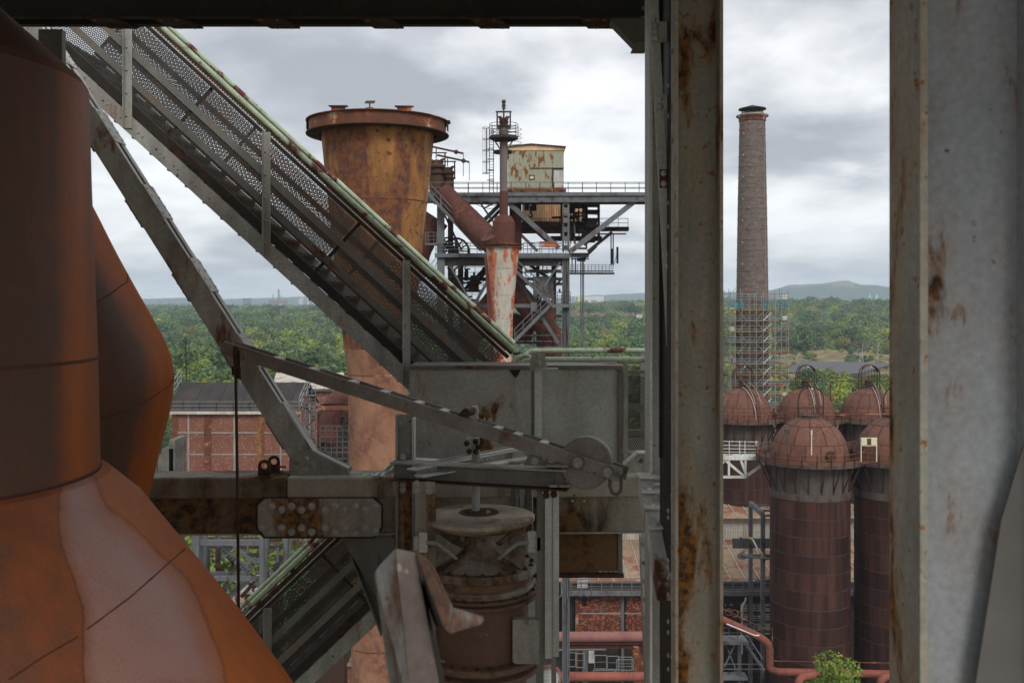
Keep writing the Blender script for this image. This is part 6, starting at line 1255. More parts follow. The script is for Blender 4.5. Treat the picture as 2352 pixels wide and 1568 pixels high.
# brown conveyor house and dark shed below
def shed(lab, x0, x1, yt, yb_, yq, dep, mt, rt_): 
    a, b = P(x0, yb_, yq), P(x1, yt, yq); o = thing('yard_shed', lab, 'yard shed', (a.x, yq, max(0, a.z))); mb = MB(); mb.box((a.x, yq, 0), (b.x, yq+dep, b.z)); part('wall', mb, M[mt], o); mb = MB(); mb.box((a.x-.3, yq-.3, b.z+.01), (b.x+.3, yq+dep+.3, b.z+.2)); part('roof', mb, M[rt_], o)
shed('red brown boarded shed with pale roof edge below the trestle', 561, 602, 1362, 1420, 92, 6, 'darkrust', 'conc'); shed('rusty hopper shed behind the green handrail', 715, 790, 1215, 1500, 96, 8, 'darkrust', 'darkrust')
shed('low brick works building at the foot of the rusty stack', 740, 860, 1528, 1600, 98, 9, 'brick', 'sheet'); shed('dark low shed left of the trestle', 520, 600, 1395, 1500, 100, 8, 'darkrust', 'sheet')
for i, (px, yq, s_) in enumerate(((425, 112, 1.35), (505, 118, 1.7), (560, 116, 1.25), (590, 121, 1.8), (650, 124, 1.3), (720, 122, 1.7), (1175, 130, .7), (880, 100, .6))):
    special_tree(5 if i % 2 else 7, at(px, yq), s_, ('light green bush growing in the yard ' + ('left of the trestle', 'inside the trestle, left', 'inside the trestle, middle', 'behind the trestle post', 'right of the trestle', 'behind the hopper shed', 'behind the valve frame', 'behind the lower stair')[i]), 'bushes in the works yard')
mb = MB(); a = P(1265, 1566, 98)
for i in range(160):
    q = at(rg.uniform(1270, 1480), rg.uniform(98, 108)); q.z = .1; h = rg.uniform(.3, 1.1); mb.add([q+Vector((-.15,0,0)), q+Vector((.15,0,0)), q+Vector((rg.uniform(-.3,.3), 0, h))], [(0,1,2)])
struct('weeds', mb, M['leafb'], 'stuff')
# ================================================================== unseen deck added overhead to shade the foreground, and the platform floor
mb = MB(); mb.box((-7.5, -.5, CH+3.0), (6.5, 8.35, CH+3.15)); struct('overhead_shade_deck', mb, M['black'])
mb = MB(); mb.box((-2.2, -5, CH-1.75), (3.5, 1.5, CH-1.68)); struct('platform_floor', mb, M['greyd'])

M['stainp'] = rusty('rust_run_plate', (.29,.285,.25), r1=(.24,.11,.03), r2=(.05,.03,.02), th=.545, s=3.2, streak=.2, edge=.06, spk=.66)
# ================================================================== overhead beam
zO = CH+2.45; B = thing('overhead_beam', 'dark double channel beam with batten plates crossing the top edge', 'steel beam', (0, 8.6, zO)); K_ = M['black']  # beam coloured near-black to carry the shade under the deck
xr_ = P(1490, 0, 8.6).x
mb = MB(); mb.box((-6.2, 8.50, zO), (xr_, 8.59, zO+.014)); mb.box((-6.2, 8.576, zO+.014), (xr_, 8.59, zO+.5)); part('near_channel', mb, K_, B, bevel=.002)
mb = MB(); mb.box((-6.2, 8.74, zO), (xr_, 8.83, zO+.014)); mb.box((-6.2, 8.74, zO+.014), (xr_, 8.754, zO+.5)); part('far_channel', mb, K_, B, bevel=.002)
rvm = rivet_mesh(.019, M['greyd']); rvl = rivet_mesh(.019, M['greyl']); rvg = rivet_mesh(.017, M['grey']); blt = bolt_mesh(.026, M['boltm']); bltd = bolt_mesh(.022, M['darkrust'])
for px in (250, 400, 627, 870, 1118, 1370):
    x = P(px, 0, 8.66).x; sl = .08; mb = MB()
    mb.add([(x-.16, 8.50, zO-.014), (x+.10, 8.50, zO-.014), (x+.20, 8.84, zO-.014), (x-.06, 8.84, zO-.014), (x-.16, 8.50, zO-.001), (x+.10, 8.50, zO-.001), (x+.20, 8.84, zO-.001), (x-.06, 8.84, zO-.001)], [(3,2,1,0),(4,5,6,7),(0,1,5,4),(1,2,6,5),(2,3,7,6),(3,0,4,7)])
    part('batten_plate', mb, M['darkrust'], B)
    for dx, dy in ((-.08, 8.55), (.06, 8.55), (.01, 8.79), (.14, 8.79)): piece('rivet', rvm, B, (x+dx, dy, zO-.015), (math.pi, 0, 0))
mb = MB(); mb.pprism([(1404, 43), (1458, 99), (1487, 100), (1487, 43)], 8.45, .012); part('gusset_plate', mb, M['greyd'], B, bevel=.002)
mb = MB(); a = P(1404, 43, 8.45); b = P(1458, 99, 8.45); mb.bar(a+Vector((0, .08, -.01)), b+Vector((0, .08, -.01)), .16, .012, up=(1, 0, 1)); part('gusset_flange', mb, M['greyd'], B)
mb = MB(); mb.box((P(1458,0,8.45).x, 8.4, P(0,100,8.45).z-.012), (P(1490,0,8.45).x, 8.75, P(0,100,8.45).z)); part('gusset_foot', mb, M['greyd'], B)
for i in range(4): piece('rivet', rvm, B, P(1478, 20+i*22, 8.45), (math.pi/2, 0, 0))
# hanger end by the stair head
mb = MB(); mb.box((P(88,0,8.9).x, 8.9, P(0,150,8.9).z), (P(142,0,8.9).x, 8.98, zO)); part('hanger_plate', mb, M['greyd'], B)

# ================================================================== built-up column (middle)
Cn = thing('riveted_column', 'tall grey built up column with riveted battens and rust patches, right of centre', 'steel column', (P(1600, 0, 6.2).x, 6.2, CH-4)); zt, zb = CH+3.0, CH-4.0
def Xp(px, Y): return P(px, 0, Y).x
xa, xb = Xp(1549, 6.12), Xp(1660, 6.12)
mb = MB(); mb.box((xa, 6.10, zb), (xa+.022, 6.26, zt)); part('near_flange', mb, M['col'], Cn, bevel=.003)
mb = MB(); mb.box((xb-.022, 6.10, zb), (xb, 6.36, zt)); part('near_flange', mb, M['col'], Cn, bevel=.003)
mb = MB(); mb.box((xa+.022, 6.225, zb), (xb-.022, 6.24, zt)); part('near_web', mb, M['col'], Cn)
xc = Xp(1487, 7.55); xd = xc+.30
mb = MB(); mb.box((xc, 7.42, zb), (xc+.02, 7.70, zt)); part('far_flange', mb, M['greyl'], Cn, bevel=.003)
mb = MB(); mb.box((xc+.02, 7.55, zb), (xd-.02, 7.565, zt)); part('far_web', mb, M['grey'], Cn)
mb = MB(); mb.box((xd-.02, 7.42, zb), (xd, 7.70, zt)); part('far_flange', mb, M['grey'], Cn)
mb = MB(); mb.box((xa+.03, 6.48, zb), (xa+.04, 6.93, zt)); part('inner_shade_plate', mb, M['black'], Cn)  # black plate added so the column interior reads as shade
# leaning lacing bar in the side plane and battens tied to it
def SP(py, Y, x=None): return Vector((xa-.008 if x is None else x, Y, CH-(py-HY)/F*Y))
def yat(py, y0, Y0_, y1, Y1_): return Y0_+(Y1_-Y0_)*(py-y0)/(y1-y0)
YB_ = 6.62
mb = MB(); mb.box((P(1514,0,6.8).x, 6.80, CH-1.05), (P(1556,0,6.8).x, 6.81, zt)); part('gap_shade_plate', mb, M['black'], Cn)  # black sheet standing in for the shaded gap behind the lacing
mb = MB(); a, b = P(1499, -40, YB_), P(1556, 1070, YB_); mb.bar(a, b, .014, .062, up=(1, 0, 0)); part('lacing_bar', mb, M['greyl'], Cn, bevel=.002)
for (x0_, x1_, y0_, y1_) in ((1497, 1549, 50, 97), (1506, 1550, 217, 253), (1515, 1551, 389, 431), (1525, 1552, 576, 620), (1536, 1553, 778, 822), (1546, 1556, 965, 1008)):
    a, b = P(x0_, y1_, YB_-.02), P(x1_, y0_, YB_-.02); mb = MB(); mb.box((a.x, YB_-.022, a.z), (b.x+.03, YB_-.009, b.z)); part('batten_plate', mb, M['rim'] if y0_ == 389 else M['greyl'], Cn, bevel=.002)
    for yy in ((y0_+9, (y0_+y1_)/2, y1_-8) if y0_ == 50 else (y0_+9, y1_-9)): piece('rivet', rvl, Cn, P(x0_+10, yy, YB_-.022), (math.pi/2, 0, 0), 1.15)
# knee brace below, with stepped battens
mb = MB(); a, b = SP(1112, 7.40), SP(1360, 6.42); mb.bar(a, b, .10, .14, up=(0, 1, 1)); part('knee_brace', mb, M['greyl'], Cn, bevel=.002)
for t in (0.02, .17, .33, .52): q = a.lerp(b, t)+Vector((0, 0, .075)); mb = MB(); mb.box((q.x-.06, q.y-.12, q.z), (q.x+.14, q.y+.08, q.z+.014)); part('step_plate', mb, M['greyl'], Cn, bevel=.002); piece('rivet', rvl, Cn, q+Vector((0, -.03, .014)))
mb = MB(); mb.box((Xp(1500, 7.4), 7.36, SP(1112, 7.4).z), (Xp(1546, 7.4), 7.44, SP(1106, 7.4).z)); part('seat_plate', mb, M['greyl'], Cn)
for i, py in enumerate([130, 195, 265, 330, 465, 520, 1130, 1175, 1190, 1245, 1290, 1305, 1318, 1330, 1368, 1395, 1430, 1455, 1492, 1508, 1540]):
    piece('rivet', rvg, Cn, (xa-.001, 6.33 if i % 3 else 6.18, P(0, py, 6.3).z), (0, -math.pi/2, 0), 1.0)
for i in range(26): piece('rivet', rvg, Cn, (xb-.024, 6.30, CH+2.6-i*.24), (0, -math.pi/2, 0), .9)
mb = MB(); a, b = P(1476, 1228, 8.2), P(1489, 1600, 8.2); mb.chan(a, b, .05, .10, .01, up=(0, 1, 0)); part('rear_lacing_bar', mb, M['greyl'], Cn)
for i in range(8): piece('rivet', rvg, Cn, P(1478+i*1.3, 1250+i*42, 8.14), (math.pi/2, 0, 0))

# ================================================================== near column (right edge)
Rn = thing('near_column', 'big blurred grey column at the right edge with rust blotches', 'steel column', (Xp(2045, 3.3), 3.3, CH-2)); zt2, zb2 = CH+3.0, CH-1.9
x0 = Xp(2113, 3.17); tf = .0275
mb = MB(); mb.box((x0, 3.17, zb2), (x0+tf, 3.43, zt2)); part('left_flange', mb, M['col'], Rn, bevel=.004)
mb = MB(); mb.box((x0+tf, 3.30, zb2), (x0+.375, 3.318, zt2)); part('web', mb, M['col2'], Rn)
mb = MB(); mb.box((x0+.375, 3.17, zb2), (x0+.375+tf, 3.43, zt2)); part('right_flange', mb, M['col2'], Rn, bevel=.004)
mb = MB(); g = [(2356, 1010), (2300, 1196), (2236, 1600), (2420, 1600), (2420, 1010)]; mb.pprism(g, 3.22, .012); part('gusset_plate', mb, plain('dusty_brown_grey', (.12,.112,.105), .7, .12, 3), Rn, bevel=.003)
for i, z_ in enumerate((1700, 1790)): piece('bolt', blt, Rn, P(2290, z_, 3.21), (math.pi/2, 0, 0))

# ================================================================== big rusty duct on the left
def ductmat():
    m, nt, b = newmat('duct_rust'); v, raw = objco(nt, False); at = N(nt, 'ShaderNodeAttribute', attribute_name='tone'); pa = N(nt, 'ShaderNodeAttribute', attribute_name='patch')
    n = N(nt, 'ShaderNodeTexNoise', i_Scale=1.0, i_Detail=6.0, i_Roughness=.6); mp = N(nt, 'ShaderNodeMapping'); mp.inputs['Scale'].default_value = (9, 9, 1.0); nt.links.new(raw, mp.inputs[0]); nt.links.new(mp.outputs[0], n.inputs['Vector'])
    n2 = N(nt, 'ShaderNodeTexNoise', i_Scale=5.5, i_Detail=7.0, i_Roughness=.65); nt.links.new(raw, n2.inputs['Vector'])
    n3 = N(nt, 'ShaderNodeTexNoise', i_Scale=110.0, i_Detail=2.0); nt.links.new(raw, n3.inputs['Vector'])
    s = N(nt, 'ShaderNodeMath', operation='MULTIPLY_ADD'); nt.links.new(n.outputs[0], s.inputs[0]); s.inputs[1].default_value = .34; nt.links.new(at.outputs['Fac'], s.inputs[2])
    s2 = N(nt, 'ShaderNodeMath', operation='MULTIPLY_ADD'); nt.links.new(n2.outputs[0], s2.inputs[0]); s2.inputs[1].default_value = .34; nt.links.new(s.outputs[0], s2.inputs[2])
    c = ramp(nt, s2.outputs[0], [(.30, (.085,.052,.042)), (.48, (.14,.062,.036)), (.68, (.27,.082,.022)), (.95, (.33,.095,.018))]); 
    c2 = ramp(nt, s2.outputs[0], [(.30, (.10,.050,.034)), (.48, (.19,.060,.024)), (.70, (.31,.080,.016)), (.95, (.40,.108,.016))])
    # pinkish area with an outline of its own
    q = N(nt, 'ShaderNodeMath', operation='MULTIPLY_ADD'); nt.links.new(n2.outputs[0], q.inputs[0]); q.inputs[1].default_value = .10; nt.links.new(pa.outputs['Fac'], q.inputs[2])
    k_ = ramp(nt, q.outputs[0], [(.525, 0), (.545, .35), (.70, 1)]); rim = ramp(nt, q.outputs[0], [(.505, 1), (.53, .62), (.56, 1)])
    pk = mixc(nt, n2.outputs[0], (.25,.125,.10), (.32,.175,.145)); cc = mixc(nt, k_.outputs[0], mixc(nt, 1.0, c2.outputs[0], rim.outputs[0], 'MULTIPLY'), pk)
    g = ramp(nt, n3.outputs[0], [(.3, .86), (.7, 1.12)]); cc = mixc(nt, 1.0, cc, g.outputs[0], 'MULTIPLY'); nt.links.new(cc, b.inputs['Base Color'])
    rg_ = N(nt, 'ShaderNodeMapRange'); nt.links.new(k_.outputs[0], rg_.inputs[0]); rg_.inputs[3].default_value = .55; rg_.inputs[4].default_value = .36; nt.links.new(rg_.outputs[0], b.inputs['Roughness']); b.inputs['Specular IOR Level'].default_value = .2; bp = N(nt, 'ShaderNodeBump'); bp.inputs['Strength'].default_value = .12; bp.inputs['Distance'].default_value = .004; nt.links.new(n3.outputs[0], bp.inputs['Height']); nt.links.new(bp.outputs[0], b.inputs['Normal'])
    return m
DM = ductmat(); AX = Vector((-3.56, 5.44, 0))
def sdf(poly, x, y):
    ins = False; dmin = 1e9; n = len(poly); j = n-1
    for i in range(n):
        x1, y1 = poly[i]; x2, y2 = poly[j]
        if (y1 > y) != (y2 > y) and x < (x2-x1)*(y-y1)/(y2-y1)+x1: ins = not ins
        dx, dy = x2-x1, y2-y1; t = max(0, min(1, ((x-x1)*dx+(y-y1)*dy)/(dx*dx+dy*dy+1e-9))); d = math.hypot(x-x1-t*dx, y-y1-t*dy); dmin = min(dmin, d); j = i
    return dmin if ins else -dmin
PATCH = [(151,1096),(170,1089),(196,1094),(216,1105),(226,1130),(240,1166),(268,1190),(303,1216),(338,1248),(384,1292),(414,1320),(438,1352),(464,1420),(498,1514),(520,1600),(198,1600),(196,1500),(196,1400),(186,1365),(175,1332),(158,1290),(145,1250),(138,1200),(138,1144)]
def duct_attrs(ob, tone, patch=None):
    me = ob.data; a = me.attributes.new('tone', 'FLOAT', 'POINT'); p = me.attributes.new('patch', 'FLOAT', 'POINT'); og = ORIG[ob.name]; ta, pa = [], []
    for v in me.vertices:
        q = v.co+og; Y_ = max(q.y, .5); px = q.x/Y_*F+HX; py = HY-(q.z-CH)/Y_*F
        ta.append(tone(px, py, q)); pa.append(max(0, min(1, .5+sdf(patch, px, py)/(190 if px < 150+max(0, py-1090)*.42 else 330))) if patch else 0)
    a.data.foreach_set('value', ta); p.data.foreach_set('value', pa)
def dense(pf, k): 
    out = []
    for (r0, z0), (r1, z1) in zip(pf, pf[1:]):
        for i in range(k): out.append((r0+(r1-r0)*i/k, z0+(z1-z0)*i/k))
    return out+[pf[-1]]
Dt = thing('duct', 'huge rust orange gas duct flaring at the bottom left', 'gas duct', (AX.x, AX.y, CH-4))
pf = [(1.213, CH-.955), (1.2, CH-.317), (1.165, CH+.7), (1.151, CH+1.24)]
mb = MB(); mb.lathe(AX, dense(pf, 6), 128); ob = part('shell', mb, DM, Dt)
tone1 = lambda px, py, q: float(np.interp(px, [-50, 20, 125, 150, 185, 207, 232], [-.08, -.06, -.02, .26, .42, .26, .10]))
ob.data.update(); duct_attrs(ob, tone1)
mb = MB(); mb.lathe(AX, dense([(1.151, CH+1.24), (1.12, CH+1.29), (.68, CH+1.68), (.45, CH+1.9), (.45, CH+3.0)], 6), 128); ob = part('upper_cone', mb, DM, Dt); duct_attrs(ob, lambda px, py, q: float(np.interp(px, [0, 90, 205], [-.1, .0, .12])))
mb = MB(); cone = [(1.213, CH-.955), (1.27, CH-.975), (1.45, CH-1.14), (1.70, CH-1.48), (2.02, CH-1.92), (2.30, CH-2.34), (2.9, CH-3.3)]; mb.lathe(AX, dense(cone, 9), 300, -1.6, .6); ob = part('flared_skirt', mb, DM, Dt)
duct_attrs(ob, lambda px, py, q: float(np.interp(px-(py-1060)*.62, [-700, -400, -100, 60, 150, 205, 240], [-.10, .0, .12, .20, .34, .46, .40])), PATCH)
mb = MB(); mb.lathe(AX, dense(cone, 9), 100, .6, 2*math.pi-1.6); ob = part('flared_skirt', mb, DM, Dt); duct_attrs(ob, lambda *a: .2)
for z, r in ((CH-.317, 1.2), (CH-.95, 1.215), (CH+.0-.955, 1.215)): mb = MB(); mb.lathe(AX, [(r-.01, z-.012), (r+.006, z-.006), (r+.006, z+.006), (r-.01, z+.012)], 128); part('weld_seam', mb, M['brown'], Dt)
def on_cone(px, py, lift=.004):
    lo, hi = 2.0, 7.0; d = P(px, py, 1.0)-Vector((0,0,CH)); rs = [c_[0] for c_ in cone[::-1]]; zs = [c_[1] for c_ in cone[::-1]]; t = 1.5
    while t < 8:
        q = Vector((0,0,CH))+d*t; r = math.hypot(q.x-AX.x, q.y-AX.y)
        if r < float(np.interp(q.z, zs, rs))+lift and q.z < CH-.955: return q
        t += .004
    return None
for pts in ([(200,1444),(300,1370),(415,1268),(428,1258)], [(20,1560),(110,1500),(195,1452)]):
    tp = []
    for (x0_, y0_), (x1_, y1_) in zip(pts, pts[1:]):
        for i in range(5): q = on_cone(x0_+(x1_-x0_)*i/5, y0_+(y1_-y0_)*i/5); tp += [q] if q else []
    if len(tp) > 2: mb = MB(); mb.tube(tp, .0045, 5); part('weld_seam', mb, M['brown'], Dt)
# curved elbow duct behind
E_ = thing('elbow_duct', 'curved rust orange duct bulging behind the big duct', 'gas duct', P(140, 840, 8.3)); Ye = 8.3
edge = [(90, 250), (150, 365), (215, 480), (262, 575), (310, 662), (352, 735), (385, 793), (400, 845), (398, 900), (388, 950), (372, 1010), (355, 1080), (335, 1160)]
ys_ = [p[1] for p in edge]; xs_e = [p[0] for p in edge]; NZ, NA_ = 90, 96; RD = .86; rows_ = []
for j in range(NZ+1): py = 250+(1160-250)*j/NZ; rows_.append([py, float(np.interp(py, ys_, xs_e))])
for _ in range(14): rows_ = [rows_[0]]+[[rows_[i][0], (rows_[i-1][1]+rows_[i][1]*2+rows_[i+1][1])/4] for i in range(1, NZ)]+[rows_[-1]]
vs = []
for py, px in rows_:
    rr_ = RD; th_ = math.atan2(px-HX, F); e_ = P(px+2, py, Ye); cx_ = e_.x-rr_*math.cos(th_); cy_ = e_.y+rr_*math.sin(th_)*1.0
    for k_ in range(NA_): a = 2*math.pi*k_/NA_; vs.append((cx_+rr_*math.cos(a), cy_+rr_*math.sin(a), e_.z))
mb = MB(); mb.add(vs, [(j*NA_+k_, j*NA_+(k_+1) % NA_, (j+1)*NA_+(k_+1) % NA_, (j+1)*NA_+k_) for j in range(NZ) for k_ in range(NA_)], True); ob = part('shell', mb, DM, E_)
for j0, sl_ in ((48, .55), (70, .5)):
    sp_ = []
    for k_ in range(40):
        a = -2.6+2.9*k_/39; jj_ = min(NZ-1, max(0, j0-(k_-20)*sl_)); j1 = int(jj_); fr_ = jj_-j1; idx = (a/(2*math.pi)*NA_) % NA_; k1 = int(idx); v0 = Vector(vs[j1*NA_+k1]); v1 = Vector(vs[min(NZ, j1+1)*NA_+k1]); sp_.append(v0.lerp(v1, fr_))
    mb = MB(); mb.tube(sp_, .006, 5); part('weld_seam', mb, M['brown'], E_)
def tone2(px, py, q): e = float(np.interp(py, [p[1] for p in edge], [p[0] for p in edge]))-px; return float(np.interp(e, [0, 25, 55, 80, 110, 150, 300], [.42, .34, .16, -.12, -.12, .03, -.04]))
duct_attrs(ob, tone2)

# ================================================================== diagonal laced brace
Ys = 9.5; Sx = thing('diagonal_brace', 'grey laced double channel brace slanting down to the box beam', 'steel brace', P(732, 1085, Ys)); a0 = P(28, 0, Ys); 
pl0, pl1 = P(64, 108, Ys)+Vector((0,0,0)), P(697, 1045, Ys); 
# axis runs along the middle of the near face
ax0 = P(22, -10, Ys)+Vector((.128,0,0)); ax1 = P(670, 1061, Ys)+Vector((.128,0,0)); ax0 = ax1+(P(215, 345, Ys)+Vector((.128,0,0))-ax1)*1.55
d = (ax1-ax0).normalized(); nU = Vector((-d.z, 0, d.x)) if -d.z > 0 else Vector((d.z, 0, -d.x)); hh = .105; ln_ = (ax1-ax0).length
if nU.x < 0: nU = -nU
def SB(t, u, y): return ax0+d*t+nU*u+Vector((0, y, 0))
def slab(nm, t0, t1, u0, u1, y0, y1, mat, par, bev=.002):
    mb = MB(); c8 = [SB(t, u, y) for t in (t0, t1) for u in (u0, u1) for y in (y0, y1)]; mb.add(c8, [(0,1,3,2),(4,6,7,5),(0,4,5,1),(2,3,7,6),(0,2,6,4),(1,5,7,3)]); return part(nm, mb, mat, par, bevel=bev)
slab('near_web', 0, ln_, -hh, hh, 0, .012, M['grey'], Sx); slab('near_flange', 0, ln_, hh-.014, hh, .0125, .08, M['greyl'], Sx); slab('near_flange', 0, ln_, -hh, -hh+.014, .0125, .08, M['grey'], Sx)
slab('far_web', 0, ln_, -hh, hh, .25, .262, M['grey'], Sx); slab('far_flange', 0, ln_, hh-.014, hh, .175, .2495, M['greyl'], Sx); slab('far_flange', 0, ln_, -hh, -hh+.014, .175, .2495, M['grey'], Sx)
def tpx(py): return (P(0, py, Ys).z-ax0.z)/d.z
for py in (120, 300, 475, 645, 820, 985):
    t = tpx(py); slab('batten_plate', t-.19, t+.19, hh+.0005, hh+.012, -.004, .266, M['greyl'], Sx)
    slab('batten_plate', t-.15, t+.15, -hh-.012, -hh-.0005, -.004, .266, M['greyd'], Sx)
    for k_ in (-.14, -.05, .05, .14):
        for yy in (.035, .22): piece('rivet', rvl, Sx, SB(t+k_, hh+.012, yy), dirrot(nU), 1.0)
        piece('rivet', rvm, Sx, SB(t+k_, -hh-.012, .04), dirrot(-nU), 1.0)
mb = MB(); mb.pprism([(664, 1054), (700, 1027), (799, 1077), (803, 1090), (664, 1090)], Ys-.014, .012); part('gusset_plate', mb, M['grey'], Sx, bevel=.002)
mb = MB(); mb.pprism([(700, 1030), (735, 1030), (808, 1073), (806, 1086), (700, 1086)], Ys+.263, .012); part('gusset_plate', mb, M['grey'], Sx, bevel=.002)
mb = MB(); a, b = P(700, 1027, Ys), P(800, 1077, Ys); mb.bar(a+Vector((0,.05,.004)), b+Vector((0,.05,.004)), .10, .012, up=(0,0,1)); part('gusset_flange', mb, M['greyl'], Sx)
for (x, y) in ((682, 1062), (704, 1053), (718, 1066), (702, 1079)): piece('rivet', rvg, Sx, P(x, y, Ys-.015), (math.pi/2, 0, 0), 1.5)
slab('splice_plate', tpx(990)-.25, tpx(990)+.3, hh+.0125, hh+.02, -.004, .11, M['greyl'], Sx)

# ================================================================== box beam
Bx = thing('box_beam', 'wide stained grey box beam with bolted splice plate crossing the picture', 'steel beam', P(700, 1227, 9.3)); YL, YR = 9.3, 9.42
x0, x1 = P(60, 0, 9.3).x, P(1490, 0, 9.42).x; zt_, zm, zb_ = P(0, 1098, 9.3).z, P(0, 1147, 9.3).z, P(0, 1226, 9.36).z
def skew(x0, x1, y0, y1, z0, z1, mat, nm, bev=.006, par=Bx):
    mb = MB(); k_ = (YR-YL)/(P(1490,0,9.42).x-P(60,0,9.3).x); f = lambda x, y: y+(x-P(60,0,9.3).x)*k_
    mb.add([(x0,f(x0,y0),z0),(x1,f(x1,y0),z0),(x1,f(x1,y1),z0),(x0,f(x0,y1),z0),(x0,f(x0,y0),z1),(x1,f(x1,y0),z1),(x1,f(x1,y1),z1),(x0,f(x0,y1),z1)], [(0,3,2,1),(4,5,6,7),(0,1,5,4),(1,2,6,5),(2,3,7,6),(3,0,4,7)])
    return part(nm, mb, mat, par, bevel=bev)
xm_ = P(655, 0, 9.3).x; xn_ = P(730, 0, 9.3).x; skew(x0, xm_, 9.30, 9.70, zm, zt_, M['beaml'], 'upper_box', .02); skew(xm_+.003, x1, 9.30, 9.70, zm, zt_, M['beam'], 'upper_box', .02); skew(x0, xn_, 9.345, 9.66, zb_, zm-.002, M['beaml'], 'lower_web'); skew(xn_+.003, x1, 9.345, 9.66, zb_, zm-.002, M['beam'], 'lower_web')
skew(x0, x1, 9.33, 9.70, zb_-.016, zb_-.001, M['beam'], 'bottom_plate', .002)
mb = MB(); oc = [(592,1160),(609,1145),(856,1145),(875,1161),(875,1210),(856,1232),(609,1232),(592,1210)]; mb.pprism(oc, 9.328, .014); part('splice_plate', mb, M['stainp'], Bx, bevel=.002); mb = MB(); mb.pprism([(x_+(4 if x_ > 730 else -4), y_+(4 if y_ > 1190 else -3)) for x_, y_ in oc], 9.3425, .006); part('gap_outline_plate', mb, M['black'], Bx)  # wider black plate added behind to draw a shaded gap round the splice
for i, x in enumerate((602, 624, 647, 670, 693, 716, 747, 770, 793, 816, 839, 863)):
    piece('bolt', blt, Bx, P(x, 1162 if i % 2 else 1170, 9.327), (math.pi/2, 0, 0)); piece('bolt', blt, Bx, P(x, 1221 if i % 2 else 1211, 9.327), (math.pi/2, 0, 0))
for x in (1240, 1315, 1342, 960): piece('rivet', rvg, Bx, P(x, 1150, 9.34), (math.pi/2, 0, 0), .8)
# faded mint marks on the top of the beam
M['mint'] = plain('mint_chalk', (.42,.62,.55), .9, .3, 8)
for i, ((xa_, ya_), (xb_, yb2)) in enumerate((((838,1088),(850,1084)), ((846,1084),(858,1088)), ((862,1084),(872,1084)), ((866,1084),(864,1088)), ((876,1084),(886,1084)), ((880,1084),(878,1088)), ((878,1088),(888,1088)), ((800,1086),(826,1084)))):
    mb = MB(); a = P(xa_, ya_, 9.5); b = P(xb_, yb2, 9.5); a = Vector((a.x, 9.42+(1088-ya_)*.05, zt_+.0035)); b = Vector((b.x, 9.42+(1088-yb2)*.05, zt_+.0035)); mb.bar(a, b, .022, .002); part('chalk_stroke', mb, M['mint'], Bx)
# lifting lugs standing on it
for i, (px, yq, lab) in enumerate(((607, 9.36, 'front rusty lifting lug with a hole standing on the box beam'), (629, 9.62, 'rear rusty lifting lug with red plastic tie standing on the box beam'))):
    c = Vector((P(px, 0, yq).x, yq, zt_+.001)); o = thing('lifting_lug', lab, 'lifting lug', c, 'lifting lugs on the box beam'); R_, r_ = .058, .03; mb = MB(); n = 24; vs = []
    cz_ = .105
    for k_ in range(n): a = 2*math.pi*k_/n; vs.append((math.cos(a)*r_, math.sin(a)*r_+cz_))
    ou = []
    for k_ in range(n):
        a = 2*math.pi*k_/n; ca, sa = math.cos(a), math.sin(a)
        if sa >= -.2: ou.append((ca*R_, sa*R_+cz_))
        else: ou.append((R_*(1 if ca > 0 else -1)*min(1, abs(ca)/.5), 0.0))
    V8 = [(x, y, z) for y in (-.011, .011) for x, z in ou]+[(x, y, z) for y in (-.011, .011) for x, z in vs]; fs = []
    for k_ in range(n):
        j = (k_+1) % n; fs += [(k_, j, 2*n+j, 2*n+k_), (n+j, n+k_, 3*n+k_, 3*n+j), (k_, n+k_, n+j, j), (2*n+k_, 2*n+j, 3*n+j, 3*n+k_)]
    mb.M = Matrix.Translation(c) @ Matrix.Rotation(.15 if i else 0, 4, 'Z'); mb.add(V8, fs); part('ring', mb, M['darkrust'], o); mb = MB(); mb.box((c.x-.075, yq-.05, c.z), (c.x+.075, yq+.05, c.z+.012)); part('foot', mb, M['darkrust'], o)
    if i: mb = MB(); mb.tube([c+Vector((.03, -.02, .06)), c+Vector((.12, -.02, .055))], .011, 6); part('tie', mb, plain('red_plastic', (.35,.02,.03), .4), o)
# leg below the beam to the lower right
mb = MB(); a, b = P(822, 1222, 9.55), P(905, 1440, 9.55); mb.ibeam(a, b, .26, .24, .014, up=(1, 0, 0)); single('beam_leg', 'dark grey strut slanting down right from under the box beam', 'steel strut', mb, M['greyd'], a, bevel=.003)
mb = MB(); mb.pprism([(784, 1234), (905, 1234), (905, 1300), (880, 1290), (868, 1262), (868, 1380), (850, 1345)], 9.4, .014); single('gusset_plate', 'dark gusset plate hanging under the box beam splice', 'steel plate', mb, M['greyd'], P(800, 1234, 9.4))

# ================================================================== grey tank panel behind the lever
Tk = thing('panel_box', 'large dull grey sheet metal box with rusted rim behind the lever arm', 'sheet metal box', P(1185, 1325, 9.9)); Yk = 9.85
def kp_(nm, x0, y0, x1, y1, yf, th, mt, bev=.002): a, b = P(x0, y1, Yk), P(x1, y0, Yk); mb = MB(); mb.box((a.x, yf, a.z), (b.x, yf+th, b.z)); return part(nm, mb, M[mt], Tk, bevel=bev)
kp_('front_plate', 943, 844, 1183, 1322, Yk+.03, .01, 'tank'); kp_('front_plate', 1183.4, 844, 1426, 1322, Yk+.032, .01, 'tank'); kp_('rim_top', 941, 839, 1430, 848, Yk-.02, .6, 'greyd'); kp_('rim_left', 941, 849, 952, 1316, Yk, .6, 'grey'); kp_('rim_right', 1420, 849, 1430, 1316, Yk, .6, 'greyd'); kp_('rim_bottom', 941, 1317, 1433, 1326, Yk-.01, .6, 'darkrust')
